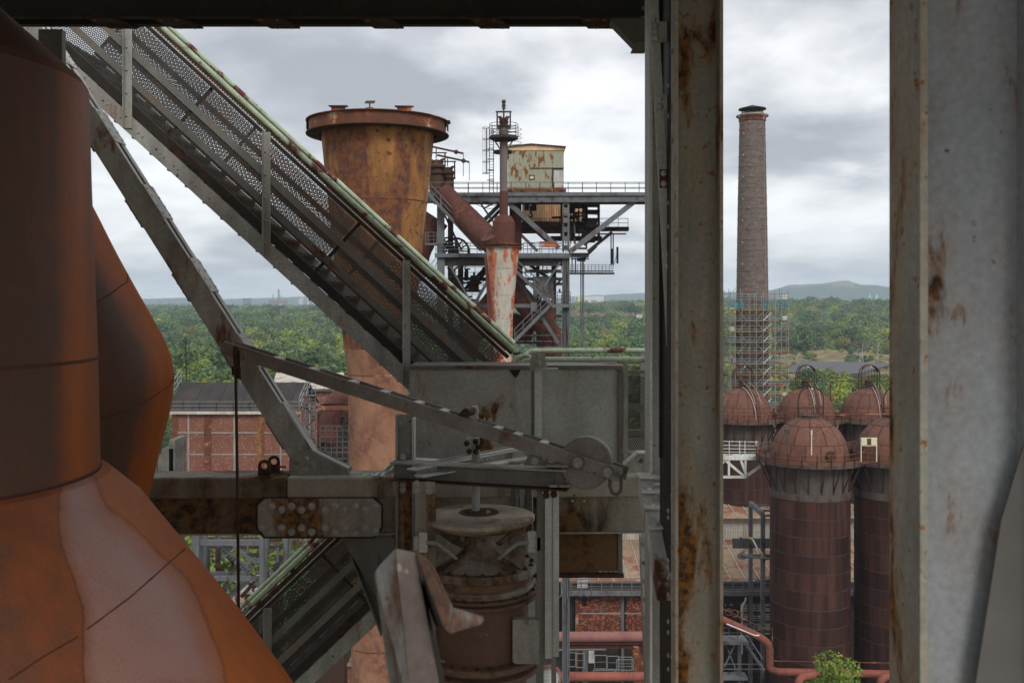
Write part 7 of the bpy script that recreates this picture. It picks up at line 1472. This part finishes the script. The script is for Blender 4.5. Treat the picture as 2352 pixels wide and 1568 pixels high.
mb = MB(); mb.pprism([(1170, 849), (1196, 849), (1190, 862), (1184, 868), (1177, 860)], Yk+.02, .008); part('torn_flap', mb, M['black'], Tk)
kp_('lower_shade_plate', 1280, 1232, 1420, 1316, Yk+.012, .012, 'lowrustshade')if False else None
M['lowrustshade'] = rusty('brown_streaked_shade_plate', (.11,.065,.035), r1=(.17,.075,.025), r2=(.05,.03,.02), th=.5, s=2, streak=.12, edge=.1)
kp_('shaded_lower_plate', 1284, 1222, 1419, 1316, Yk+.012, .012, 'lowrustshade')  # dark brown streaked plate, coloured to stand in for shade on the underside
for i in range(4): a = P(1375+i*12, 1313, Yk-.015); mb = MB(); mb.box((a.x, a.y-.002, a.z), (a.x+.035, a.y+.004, a.z+.012)); part('worn_edge', mb, M['conc'], Tk)

# ================================================================== stairs with perforated panels
def perf_mesh(name, L_, H_, pitch, hole, mat, nr=6):
    a = np.arange(nr)*2*math.pi/nr+math.pi/6; ro = pitch/math.sqrt(3); nx, nz = int(L_/pitch), int(H_/(pitch*.866)); jj, ii = np.meshgrid(np.arange(nz), np.arange(nx), indexing='ij')
    cx_ = (ii+.5*(jj % 2)).ravel()*pitch+pitch/2; cz_ = jj.ravel()*pitch*.866+pitch/2; n = len(cx_)
    V = np.zeros((n, 2*nr, 3)); V[:, :nr, 0] = cx_[:, None]+ro*np.cos(a); V[:, :nr, 2] = cz_[:, None]+ro*np.sin(a); V[:, nr:, 0] = cx_[:, None]+hole*np.cos(a); V[:, nr:, 2] = cz_[:, None]+hole*np.sin(a)
    k = np.arange(nr); q = np.stack([k, (k+1) % nr, nr+(k+1) % nr, nr+k], 1); Fq = (np.arange(n)[:, None, None]*2*nr+q[None]).reshape(-1, 4)
    me = bpy.data.meshes.new(name); me.vertices.add(n*2*nr); me.vertices.foreach_set('co', V.reshape(-1)); m_ = len(Fq); me.loops.add(m_*4); me.loops.foreach_set('vertex_index', Fq.ravel().astype(np.int32)); me.polygons.add(m_); me.polygons.foreach_set('loop_start', np.arange(0, m_*4, 4, dtype=np.int32)); me.update(calc_edges=True); me.materials.append(mat); return me
M['mesh'] = rusty('perforated_sheet', (.06,.058,.053), th=.62, s=1.5, spk=.72, bump=0)
def stair(label, T0, T1, Yn, Yfar, post_px, tread_n, seg, green_off=.10):
    """T0,T1: ends of the near panel top bar in reading pixels; everything hangs below along the slope"""
    A, B_ = P(T0[0], T0[1], Yn), P(T1[0], T1[1], Yn); e1 = (B_-A).normalized(); e2 = Vector((-e1.z, 0, e1.x)); e2 = e2 if e2.z > 0 else -e2; Ln = (B_-A).length
    o = thing('stair', label, 'steel stair', (A+B_)/2-e2*.9, None)
    def sl(nm, t0, t1, u0, u1, y0, y1, mat, bev=0): 
        mb = MB(); c8 = [A+e1*t+e2*u+Vector((0, y-Yn, 0)) for t in (t0, t1) for u in (u0, u1) for y in (y0, y1)]; mb.add(c8, [(0,1,3,2),(4,6,7,5),(0,4,5,1),(2,3,7,6),(0,2,6,4),(1,5,7,3)]); return part(nm, mb, mat, o, bevel=bev)
    rz = math.atan2(e1.z, e1.x); H = .70; np_ = max(1, round(Ln/seg)); sg = Ln/np_
    pm = perf_mesh('perforated_panel', sg-.03, H, .0245, .0084, M['mesh'])
    pm2 = perf_mesh('perforated_panel', H, sg-.03, .0245, .0084, M['mesh']); co_ = np.zeros(len(pm2.vertices)*3); pm2.vertices.foreach_get('co', co_); co_ = co_.reshape(-1, 3)[:, [2, 1, 0]].copy(); pm2.vertices.foreach_set('co', co_.ravel()); pm2.update()
    for yy in (Yn, Yfar):
        for i in range(np_):
            q = A+e1*(i*sg+.012)-e2*(H+.01)+Vector((0, yy-Yn, 0)); piece('perforated_panel', pm if yy == Yn else pm2, o, q, (0, -rz, 0))
            sl('joint_strip', i*sg-.02, i*sg+.02, -H, 0, yy+.004, yy+.012, M['black'])
        sl('top_bar', 0, Ln, -.012, .028, yy-.03, yy+.03, M['black']); sl('mid_bar', 0, Ln, -.335, -.262, yy-.016, yy-.006, M['greyd'] if yy == Yn else M['black']); sl('mid_bar', 0, Ln, -.56, -.487, yy-.016, yy-.006, M['greyd'] if yy == Yn else M['black']); sl('lower_bar', 0, Ln, -.79, -.695, yy-.02, yy+.04, M['black'])
        sl('stringer', 0, Ln, -.955, -.80, yy-.03, yy-.018, M['grey'] if yy == Yn else M['greyd'], .002); sl('stringer_flange', 0, Ln, -.815, -.801, yy-.017, yy+.05, M['greyd']); sl('stringer_flange', 0, Ln, -.955, -.941, yy-.017, yy+.05, M['greyd'])
        sl('rail_strip', 0, Ln, .045, .075, yy-.004, yy+.012, M['darkrust'])
        mb = MB(); mb.tube([A+e1*0+e2*(green_off+.045)+Vector((0, yy-Yn, 0)), A+e1*Ln+e2*(green_off+.045)+Vector((0, yy-Yn, 0))], .029, 12); part('green_handrail', mb, M['green'], o)
    sl('top_edge', 0, Ln, .0285, .034, Yn-.03, Yn+.03, M['greyl'])
    for px in post_px:
        t = (P(px, 0, Yn).x-A.x)/e1.x; top = A+e1*t; zb2 = (top-e2*.955).z-.10*0; mb = MB(); x = top.x
        zlow = (A+e1*t).z-.955/abs(e1.x); mb.ang((x, Yn-.034, zlow+.02), (x, Yn-.034, top.z+.02), .075, .008, up=(0, -1, 0)); part('post', mb, M['grey'], o, bevel=.001)
        for k_ in range(5): piece('rivet', rvg, o, (x+.02, Yn-.044, zlow+.15+k_*.24), (math.pi/2, 0, 0), .8)
        mb = MB(); mb.bar(top+e2*.0+Vector((0,0,-.02)), top+e2*.11, .05, .05); part('rail_bracket', mb, M['black'], o)
        mb = MB(); mb.bar(top+e2*.0+Vector((0,Yfar-Yn,-.02)), top+e2*.11+Vector((0,Yfar-Yn,0)), .05, .05); part('rail_bracket', mb, M['black'], o)
    nt_ = tread_n; mt = MB(); mt.box((-.12, Yn+.0, -.02), (.12, Yfar-.02, .012)); mt.box((-.12, Yn, -.045), (-.105, Yfar-.02, -.021)); me = mt.mesh('tread'); me.materials.append(M['black'])
    for i in range(nt_): q = A+e1*(Ln*(i+.5)/nt_)-e2*.86; piece('tread', me, o, (q.x, 0, q.z)); 
    for i in range(nt_):
        q = A+e1*(Ln*(i+.5)/nt_)
        for s_ in (-.03, .03): piece('rivet', rvg, o, q-e2*.88+e1*s_+Vector((0, -.031, 0)), (math.pi/2, 0, 0), .7)
    return o, A, B_, e1, e2
st1 = stair('long upper steel stair with perforated side panels and pale green handrails', (150, -110), (1166, 822), 10.5, 12.5, (290, 607, 927), 25, 2.15, .06)
st2 = stair('lower steel stair with perforated panels rising right under the box beam', (470, 1530), (1010, 1018), 10.9, 12.4, (610,), 14, 2.0)
# landing
Ld = thing('landing', 'level landing with two pale green pipe rails behind the grey box', 'landing', P(1330, 1060, 11.4))
zr1, zr2 = P(0, 826, 10.5).z, P(0, 805, 12.3).z
for yq, z, xl_ in ((10.5, zr1, 1186), (12.3, zr2, 1203)):
    mb = MB(); mb.tube([P(xl_, 0, yq)*Vector((1,1,0))+Vector((0,0,z-.10)), P(xl_+14, 0, yq)*Vector((1,1,0))+Vector((0,0,z-.01)), P(xl_+30, 0, yq)*Vector((1,1,0))+Vector((0,0,z)), P(1545, 0, yq)*Vector((1,1,0))+Vector((0,0,z))], .031, 12); part('green_handrail', mb, M['green'], Ld)
xa_, xb_ = P(1180, 0, 10.5).x, P(1530, 0, 10.5).x; zf_ = zr1-1.08; wl = (xb_-xa_)/2
pm = perf_mesh('perforated_panel', wl-.03, .80, .0245, .0084, M['mesh'])
for yq in (10.5, 12.3):
    for i in range(2): piece('perforated_panel', pm, Ld, (xa_+i*wl, yq, zf_+.12))
    for z0_, z1_ in ((.93, .97), (.55, .62), (.28, .34), (.02, .10)): mb = MB(); mb.box((xa_, yq-.02, zf_+z0_), (xb_, yq-.006, zf_+z1_)); part('panel_bar', mb, M['greyd'], Ld)
    for px in (1215, 1435, 1525): x = P(px, 0, 10.5).x; mb = MB(); mb.box((x-.02, yq-.05, zf_-.1), (x+.03, yq-.022, zr1-.02)); part('post', mb, M['grey'], Ld)
mb = MB(); mb.box((xa_-.3, 10.45, zf_-.05), (xb_+.15, 12.4, zf_)); part('floor_plate', mb, M['greyd'], Ld)
mb = MB(); a = P(1176, 838, 10.48); mb.tube([a, P(1185, 822, 10.48), P(1205, 815, 10.5), P(1216, 818, 10.5), P(1214, 828, 10.5)], .024, 8); part('bent_rail_end', mb, M['green'], Ld)

# ================================================================== lever arm
A, B_ = P(510, 797, 8.75), P(1424, 1091, 7.72); e1 = (B_-A).normalized(); Z = Vector((0,0,1)); e3 = Vector((-e1.y, e1.x, 0)).normalized(); e3 = e3 if e3.y > 0 else -e3; e2 = e3.cross(e1).normalized(); e2 = e2 if e2.z > 0 else -e2; LL = (B_-A).length
Lv_ = thing('balance_lever', 'long grey ladder like lever arm of two flats joined by spacers', 'lever arm', (A+B_)/2)
def LP(t, u, w_): return A+e1*t+e2*u+e3*w_
def ls(nm, t0, t1, u0, u1, w0, w1, mat, par=Lv_, bev=.002):
    mb = MB(); c8 = [LP(t, u, w_) for t in (t0, t1) for u in (u0, u1) for w_ in (w0, w1)]; mb.add(c8, [(0,1,3,2),(4,6,7,5),(0,4,5,1),(2,3,7,6),(0,2,6,4),(1,5,7,3)]); return part(nm, mb, mat, par, bevel=bev)
M['lever'] = rusty('lever_paint', (.215,.21,.195), th=.63, s=2.2, streak=1, spk=.66, edge=.05)
ls('front_flat', 0, LL, -.056, .056, 0, .016, M['lever']); ls('back_flat', .02, LL+.03, -.056, .056, .15, .166, M['lever'])
def tl(px): return (px-510)/(1424-510)*LL*(1-.0) if False else min((abs((P(px, 0, yq).x-A.x)/e1.x), yq) for yq in (8.2,))[0]
for px in (600, 690, 790, 868, 950, 1010, 1135, 1180, 1238, 1290): t = tl(px); ls('spacer', t-.03, t+.03, -.035, .054, .0165, .1495, M['greyl'], bev=.001)
for px, r_ in ((524, 1.3), (921, 1.25)): t = tl(px); mb = MB(); q = LP(t, 0, -.001); mb.tube([q, q-e3*.02], .022*r_, 16); part('pin', mb, M['lever'], Lv_)
for px in (1321, 1384):
    t = tl(px); q = LP(t, -.005, -.001); mb = MB(); mb.tube([q, q-e3*.012], .055 if px < 1350 else .045, 20); part('washer', mb, M['greyd'], Lv_); piece('bolt', blt, Lv_, q-e3*.012, dirrot(-e3), 1.15)
# counterweight disc hung between the flats
t = tl(1334); c = LP(t, .0, .083); Wt = thing('counterweight', 'round grey counterweight disc clamped in the lever arm end', 'counterweight', c); mb = MB(); n = 48; R_ = .205
mb.tube([c-e3*.062, c-e3*.058, c+e3*.058, c+e3*.062], [R_-.008, R_, R_, R_-.008], n); part('disc', mb, M['lever'], Wt)
# end hook
c = LP(tl(1404), -.09, .075); o = thing('shackle', 'iron shackle hanging from the end of the lever arm', 'shackle', c); mb = MB(); mb.tube([c+Vector((-.045,0,.11)), c+Vector((-.05,0,-.02)), c+Vector((-.03,0,-.07)), c+Vector((.0,0,-.085)), c+Vector((.035,0,-.06)), c+Vector((.04,0,.0)), c+Vector((.035,0,.06))], .015, 8); part('bow', mb, M['greyd'], o)
mb = MB(); q = LP(tl(1404), .0, -.01); mb.tube([q, q+e3*.19], .022, 10); part('pin', mb, M['greyd'], o)
# left end hook and rod
c = LP(.09, -.05, .08); o = thing('hanging_rod', 'thin dark rod hanging on a hook from the left lever end', 'rod', c); mb = MB(); mb.tube([c+Vector((0,0,.02)), c+Vector((.015,0,-.05)), c+Vector((.04,0,-.12)), c+Vector((.03,0,-.2)), c+Vector((-.01,0,-.17)), c+Vector((-.01,0,-.1))], .016, 8); part('hook', mb, M['darkrust'], o)
ro = P(541, 838, 8.7); mb = MB(); mb.tube([ro, P(545, 1100, 8.7), P(551, 1700, 8.7)], .0135, 8); part('rod', mb, M['darkrust'], o); mb = MB(); mb.tube([ro+Vector((0,0,.16)), ro], .022, 8); part('ferrule', mb, M['darkrust'], o)
mb = MB(); mb.tube([ro+Vector((.02,0,.13)), ro+Vector((.025,0,-.02)), ro+Vector((.03,0,-.12))], [.014,.018,.02], 8); part('hook_shank', mb, M['darkrust'], o)

# ================================================================== valve frame
Vf = thing('lever_support', 'grey channel steel frame standing round the valve and carrying the lever', 'steel frame', P(1090, 1500, 8.2)); GD, GG, GL = M['greyd'], M['grey'], M['greyl']
M['stainf'] = rusty('stained_frame_paint', (.26,.25,.225), r1=(.18,.09,.035), r2=(.05,.03,.02), th=.55, s=2.0, streak=.16, edge=.06, spk=.68)
def vp(nm, x0, y0, x1, y1, yf, th, mt, bev=.002, lab=None): a, b = P(x0, y1, yf), P(x1, y0, yf); mb = MB(); mb.box((a.x, yf, a.z), (b.x, yf+th, b.z)); return part(nm, mb, mt, Vf, bevel=bev, label=lab)
# left posts
vp('post_web', 914, 958, 944, 1062, 8.45, .012, GG); vp('post_flange', 908, 953, 913.5, 1062, 8.36, .17, GG); vp('post_flange', 946, 962, 951, 1062, 8.40, .15, GL)
mb = MB(); mb.pprism([(908, 966), (918, 951), (944, 951), (944, 958), (908, 985)], 8.44, .008); part('post_head', mb, GG, Vf)
vp('post_web', 915, 1103, 946, 1700, 8.36, .012, M['stainf']); vp('post_flange', 908, 1103, 914.5, 1700, 8.30, .18, GD); vp('post_flange', 946.5, 1128, 952, 1700, 8.10, .22, GD)
vp('light_post', 953, 1128, 976, 1508, 8.1, .012, M['stainf']); vp('light_post', 978, 1128, 1001, 1508, 8.1, .012, M['stainf']); vp('post_rib', 975.5, 1128, 978.5, 1508, 8.08, .03, M['stainf'])
vp('splice_plate', 948, 1106, 1000, 1133, 8.07, .014, GG)
for (x, y) in ((957, 1111), (985, 1113), (957, 1124), (985, 1126)): piece('bolt', blt, Vf, P(x, y, 8.07), (math.pi/2, 0, 0), .9)
for (x, y) in ((925, 1112), (925, 1124), (925, 1049)): piece('bolt', blt, Vf, P(x, y, 8.36), (math.pi/2, 0, 0), .8)
# cross beams: flat pieces of an I section
def flb(nm, x0, y0, x1, y1, Ya, Yb_, w_, h, mt, up=(0,0,1), bev=.0015): mb = MB(); mb.bar(P(x0, y0, Ya), P(x1, y1, Yb_), w_, h, up); return part(nm, mb, mt, Vf, bevel=bev)
flb('beam_top_flange', 903, 1060, 1306, 1078, 8.30, 7.92, .16, .014, GG); flb('beam_bottom_flange', 903, 1098, 1306, 1122, 8.30, 7.92, .18, .014, M['darkrust']); flb('beam_web', 905, 1079, 1300, 1100, 8.30, 7.92, .012, .136, GD)
flb('rear_beam_top', 950, 1054, 1245, 1072, 8.95, 8.6, .12, .012, GL); flb('rear_beam_web', 950, 1064, 1245, 1084, 8.98, 8.63, .012, .10, GG)
# diagonal channel on top, going back to the right
flb('cross_channel_web', 956, 1084, 1205, 1040, 8.05, 8.9, .012, .10, GG); flb('cross_channel_flange', 944, 1078, 1200, 1028, 8.00, 8.95, .10, .012, GL); flb('cross_channel_flange', 962, 1093, 1215, 1050, 7.96, 8.85, .12, .012, GL)
flb('cross_channel_web', 948, 1074, 1190, 1029, 8.12, 9.0, .012, .06, GG)
for i in range(3): piece('rivet', rvg, Vf, P(1105+i*11, 1058-i*2.3, 8.38), (math.pi/2, 0, 0))
# end box at the right
vp('beam_end_plate', 1276, 1072, 1300, 1112, 7.90, .012, GD); vp('beam_end_flange', 1255, 1068, 1306, 1073, 7.80, .3, GG); vp('beam_end_flange', 1262, 1114, 1308, 1119, 7.80, .3, GG)
# bearings for the lever
for (x0_, x1_) in ((1208, 1248), (1252, 1282)):
    mb = MB(); mb.pprism([(x0_-6, 1068), (x0_+4, 1050), (x0_+14, 1044), (x1_-10, 1044), (x1_, 1056), (x1_+4, 1070)], 7.93, .05); part('bearing_block', mb, GD, Vf, bevel=.003)
    piece('bolt', blt, Vf, P((x0_+x1_)/2, 1058, 7.93), (math.pi/2, 0, 0), .9)
# right post
vp('right_post_web', 1233, 1122, 1249, 1700, 8.0, .012, GD); vp('right_post_face', 1252, 1125, 1268, 1512, 7.98, .012, GL); vp('right_post_face', 1269.5, 1125, 1284, 1508, 7.985, .012, GL); vp('right_post_rib', 1268, 1125, 1270, 1512, 7.97, .02, GG); vp('right_post_edge', 1249, 1122, 1252, 1500, 7.98, .14, GD)
vp('splice_plate', 1246, 1120, 1284, 1142, 7.95, .014, GL)
for (x, y) in ((1254, 1124), (1272, 1122), (1254, 1137), (1272, 1135)): piece('bolt', bltd, Vf, P(x, y, 7.95), (math.pi/2, 0, 0), .95)
vp('rear_post', 1173, 1100, 1182, 1175, 8.9, .1, GD); vp('rear_post', 1184, 1108, 1192, 1175, 8.9, .03, GG); vp('rear_post', 1194, 1100, 1204, 1175, 8.88, .03, GG); vp('rear_post', 1206, 1098, 1221, 1180, 8.95, .05, GD); vp('rear_post_edge', 1222, 1100, 1224, 1260, 8.9, .02, GL)
# upright light channel above the lever
Up = thing('upright_channel', 'short light grey upright channel with bolted head crossing the lever', 'steel channel', P(1233, 1018, 8.15))
def up_(nm, x0, y0, x1, y1, yf, th, mt): a, b = P(x0, y1, yf), P(x1, y0, yf); mb = MB(); mb.box((a.x, yf, a.z), (b.x, yf+th, b.z)); part(nm, mb, mt, Up, bevel=.002)
up_('face', 1228, 852, 1244, 1016, 8.12, .012, GL); up_('side', 1220, 850, 1228, 1012, 8.14, .14, GD)
mb = MB(); mb.pprism([(1218, 826), (1224, 808), (1250, 806), (1256, 840), (1256, 846), (1224, 850), (1217, 846)], 8.10, .03); part('head_plate', mb, GG, Up, bevel=.003)
mb = MB(); a = P(1236, 845, 8.06); mb.box((a.x-.02, 8.0, a.z-.02), (a.x+.16, 8.1, a.z)); part('head_ledge', mb, GG, Up)
for y in (819, 833): piece('bolt', blt, Up, P(1239, y, 8.10), (math.pi/2, 0, 0))

# ================================================================== bleeder valve
VY = 8.35; vc = P(1100, 0, VY); vc.z = 0; Vv = thing('bleeder_valve', 'large rusty grey bleeder valve with round lid under the frame', 'valve', Vector((vc.x, VY, P(0, 1560, VY).z)))
M['lid'] = rusty('weathered_lid', (.36,.32,.27), r1=(.22,.14,.07), r2=(.09,.05,.035), th=.55, s=2.4, streak=1, edge=.08, spk=.66)
M['vbody'] = rusty('valve_cast', (.30,.285,.25), r1=(.18,.105,.05), r2=(.05,.035,.028), th=.50, s=2.2, streak=.5, edge=.08, spk=.62)
M['vred'] = rusty('valve_dark_red', (.11,.055,.048), r1=(.20,.14,.08), r2=(.045,.028,.026), th=.62, s=1.8, streak=.5, edge=.1, spk=.68)
Lz = CH-1.775
def vl(nm, prof, mt, n=56, sm=True): mb = MB(); mb.lathe((vc.x, VY, Lz), prof, n, smooth=sm); return part(nm, mb, mt, Vv)
ld = vl('lid', [(.01, .035), (.44, .008), (.468, 0), (.468, -.03), (.43, -.055), (.33, -.10), (.14, -.115), (.01, -.12)], M['lid'])
vl('lid_seam', [(.10, .033), (.165, .030), (.17, .024)], M['darkrust'])
vl('bell', [(.13, -.11), (.12, -.2), (.15, -.25), (.22, -.30), (.34, -.365), (.41, -.40)], M['vbody'])
vl('upper_flange', [(.30, -.395), (.478, -.395), (.482, -.41), (.482, -.455), (.46, -.465), (.42, -.47)], M['vbody'], sm=True)
vl('neck', [(.43, -.465), (.43, -.53)], M['vred']); vl('packing_ring', [(.43, -.53), (.462, -.535), (.462, -.565), (.44, -.57), (.44, -.59)], M['vbody']); vl('packing_ring', [(.44, -.592), (.474, -.597), (.474, -.622), (.44, -.63)], M['vred']); vl('packing_ring', [(.44, -.632), (.485, -.640), (.485, -.665), (.42, -.68)], M['vred'])
vl('barrel', [(.415, -.68), (.415, -1.13)], M['vred']); vl('lower_flange', [(.40, -1.12), (.50, -1.13), (.51, -1.14), (.51, -1.175), (.49, -1.185), (.43, -1.19), (.43, -1.22), (.50, -1.225), (.50, -1.26), (.4, -1.27), (.4, -2.5)], M['vred'])
for i in range(28):
    a = 2*math.pi*i/28; 
    if math.sin(a) < .45: piece('bolt', bltd, Vv, (vc.x+math.cos(a)*.462, VY+math.sin(a)*.462, Lz-1.133), None, .9)
for i in range(20):
    a = 2*math.pi*i/20+.1
    if math.sin(a) < .5: piece('bolt', bltd, Vv, (vc.x+math.cos(a)*.445, VY+math.sin(a)*.445, Lz-.396), None, .8); piece('bolt', bltd, Vv, (vc.x+math.cos(a)*.463, VY+math.sin(a)*.463, Lz-.598), None, .6)
# wings, guide arms and lugs round the throat
for i, a in enumerate((-2.62, -.52, .5, 2.6)):
    u = Vector((math.cos(a), math.sin(a), 0)); p_ = Vector((vc.x, VY, Lz)); sd_ = Vector((-u.y, u.x, 0))*.012
    poly = [p_+u*.13+Z*-.27, p_+u*.43+Z*-.395, p_+u*.45+Z*-.12, p_+u*.40+Z*-.10, p_+u*.26+Z*-.20]; mb = MB(); n = 5; vs = [q-sd_ for q in poly]+[q+sd_ for q in poly]; mb.add(vs, [(4,3,2,1,0),(5,6,7,8,9)]+[(k_, (k_+1) % n, n+(k_+1) % n, n+k_) for k_ in range(n)]); part('wing', mb, M['vbody'], Vv)
    if i < 2:
        s_ = -1 if i == 0 else 1; b0 = Vector((vc.x+s_*.44, VY-.30, Lz-.10)); mb = MB(); mb.box((b0.x-.035, b0.y-.03, b0.z-.13), (b0.x+.035, b0.y+.03, b0.z+.03)); part('guide_block', mb, GL, Vv, bevel=.004)
        mb = MB(); mb.box((b0.x+s_*.05-.025, b0.y-.05, b0.z-.11), (b0.x+s_*.05+.02, b0.y+.02, b0.z-.0)); part('guide_block', mb, GG, Vv, bevel=.004)
        mb = MB(); mb.tube([b0+Vector((-s_*.03, -.02, -.05)), b0+Vector((-s_*.12, -.05, -.05)), b0+Vector((-s_*.2, -.06, -.11)), b0+Vector((-s_*.27, -.03, -.18))], [.02, .018, .018, .012], 8); part('guide_arm', mb, GG, Vv)
mb = MB(); p_ = Vector((vc.x+.30, VY-.20, Lz-.9)); mb.box((p_.x-.02, p_.y-.16, p_.z-.22), (p_.x+.2, p_.y-.08, p_.z+.14)); part('side_plate', mb, GG, Vv, bevel=.01)
mb = MB(); p_ = Vector((vc.x-.42, VY-.30, Lz-1.09)); mb.box((p_.x-.1, p_.y-.02, p_.z-.06), (p_.x+.16, p_.y+.06, p_.z-.01)); part('bracket', mb, M['stainf'], Vv, bevel=.004)
# stem and clevis
St = thing('spindle', 'upright round valve stem with bolted clevis linking lid and lever', 'valve stem', Vector((vc.x-.01, VY, Lz))); sx = P(1093, 0, VY).x
mb = MB(); mb.tube([(sx, VY-.02, Lz+.03), (sx, VY-.02, P(0, 1040, VY).z)], .034, 16); part('rod', mb, M['grey'], St)
mb = MB(); mb.lathe((sx, VY-.02, Lz+.028), [(.01, .02), (.09, .018), (.095, 0)], 24, smooth=False); part('collar', mb, M['darkrust'], St)
for (x0_, x1_, yq) in ((1068, 1082, 8.2), (1086, 1101, 8.26)): a, b = P(x0_, 1046, yq), P(x1_, 1006, yq); mb = MB(); mb.box((a.x, yq, a.z), (b.x, yq+.06, b.z)); part('clevis', mb, GG, St, bevel=.003)
for (x, y, yq) in ((1072, 1018, 8.2), (1078, 1036, 8.2), (1092, 1014, 8.26), (1098, 1026, 8.26), (1092, 1037, 8.26)): piece('bolt', bltd, St, P(x, y, yq), (math.pi/2, 0, 0), .8)
mb = MB(); c = P(1078, 945, 8.15); mb.tube([c-e3*.09-e1*.0, c+e3*.10], .036, 16); part('roller', mb, M['darkrust'], St)
mb = MB(); mb.pprism([(1082, 975), (1076, 948), (1082, 934), (1096, 932), (1100, 945), (1096, 975)], 8.2, .05); part('roller_cheek', mb, GL, St, bevel=.004)
for (x0_, y0_) in ((1058, 948), (1122, 968), (1108, 966)): mb = MB(); mb.pprism([(x0_-8, y0_+8), (x0_, y0_-2), (x0_+6, y0_-6), (x0_+8, y0_+10)], 8.14, .08); part('stop_plate', mb, M['darkrust'] if x0_ == 1058 else GG, St, bevel=.003)
# bracket where the box beam meets the column
mb = MB(); mb.pprism([(1432, 1085), (1432, 1068), (1462, 1038), (1488, 1038), (1490, 1046), (1490, 1085)], 9.1, .014); o = single('corner_bracket', 'small bent corner bracket on the box beam beside the riveted column', 'bracket', mb, M['grey'], P(1460, 1085, 9.1), bevel=.002)
mb = MB(); a, b = P(1432, 1066, 9.05), P(1462, 1038, 9.05); mb.bar(a, b, .14, .012); part('flange', mb, M['greyl'], o); mb = MB(); mb.bar(b, P(1489, 1038, 9.05), .14, .012); part('flange', mb, M['greyl'], o); piece('rivet', rvg, o, P(1474, 1058, 9.09), (math.pi/2, 0, 0), 1.3)

# ================================================================== blurred bent profile close to the lens
Yn = 2.35; Nb = thing('bent_profile', 'blurred chipped steel profile with a pointed bracket close in front of the valve', 'steel profile', P(950, 1560, Yn))
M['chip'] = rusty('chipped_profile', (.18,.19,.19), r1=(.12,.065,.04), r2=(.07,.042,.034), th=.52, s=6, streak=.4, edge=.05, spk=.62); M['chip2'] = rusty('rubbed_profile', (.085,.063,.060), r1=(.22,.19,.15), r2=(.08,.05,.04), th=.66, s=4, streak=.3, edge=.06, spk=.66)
def facet(nm, poly, mt):     # poly: (px, py, depth)
    mb = MB(); vs = [P(x, y, z) for x, y, z in poly]; n = len(vs); bk = [v+Vector((.0, .012, 0)) for v in vs]; mb.add(vs+bk, [tuple(range(n-1,-1,-1)), tuple(range(n, 2*n))]+[(k_, (k_+1) % n, n+(k_+1) % n, n+k_) for k_ in range(n)]); part(nm, mb, mt, Nb, bevel=.002)
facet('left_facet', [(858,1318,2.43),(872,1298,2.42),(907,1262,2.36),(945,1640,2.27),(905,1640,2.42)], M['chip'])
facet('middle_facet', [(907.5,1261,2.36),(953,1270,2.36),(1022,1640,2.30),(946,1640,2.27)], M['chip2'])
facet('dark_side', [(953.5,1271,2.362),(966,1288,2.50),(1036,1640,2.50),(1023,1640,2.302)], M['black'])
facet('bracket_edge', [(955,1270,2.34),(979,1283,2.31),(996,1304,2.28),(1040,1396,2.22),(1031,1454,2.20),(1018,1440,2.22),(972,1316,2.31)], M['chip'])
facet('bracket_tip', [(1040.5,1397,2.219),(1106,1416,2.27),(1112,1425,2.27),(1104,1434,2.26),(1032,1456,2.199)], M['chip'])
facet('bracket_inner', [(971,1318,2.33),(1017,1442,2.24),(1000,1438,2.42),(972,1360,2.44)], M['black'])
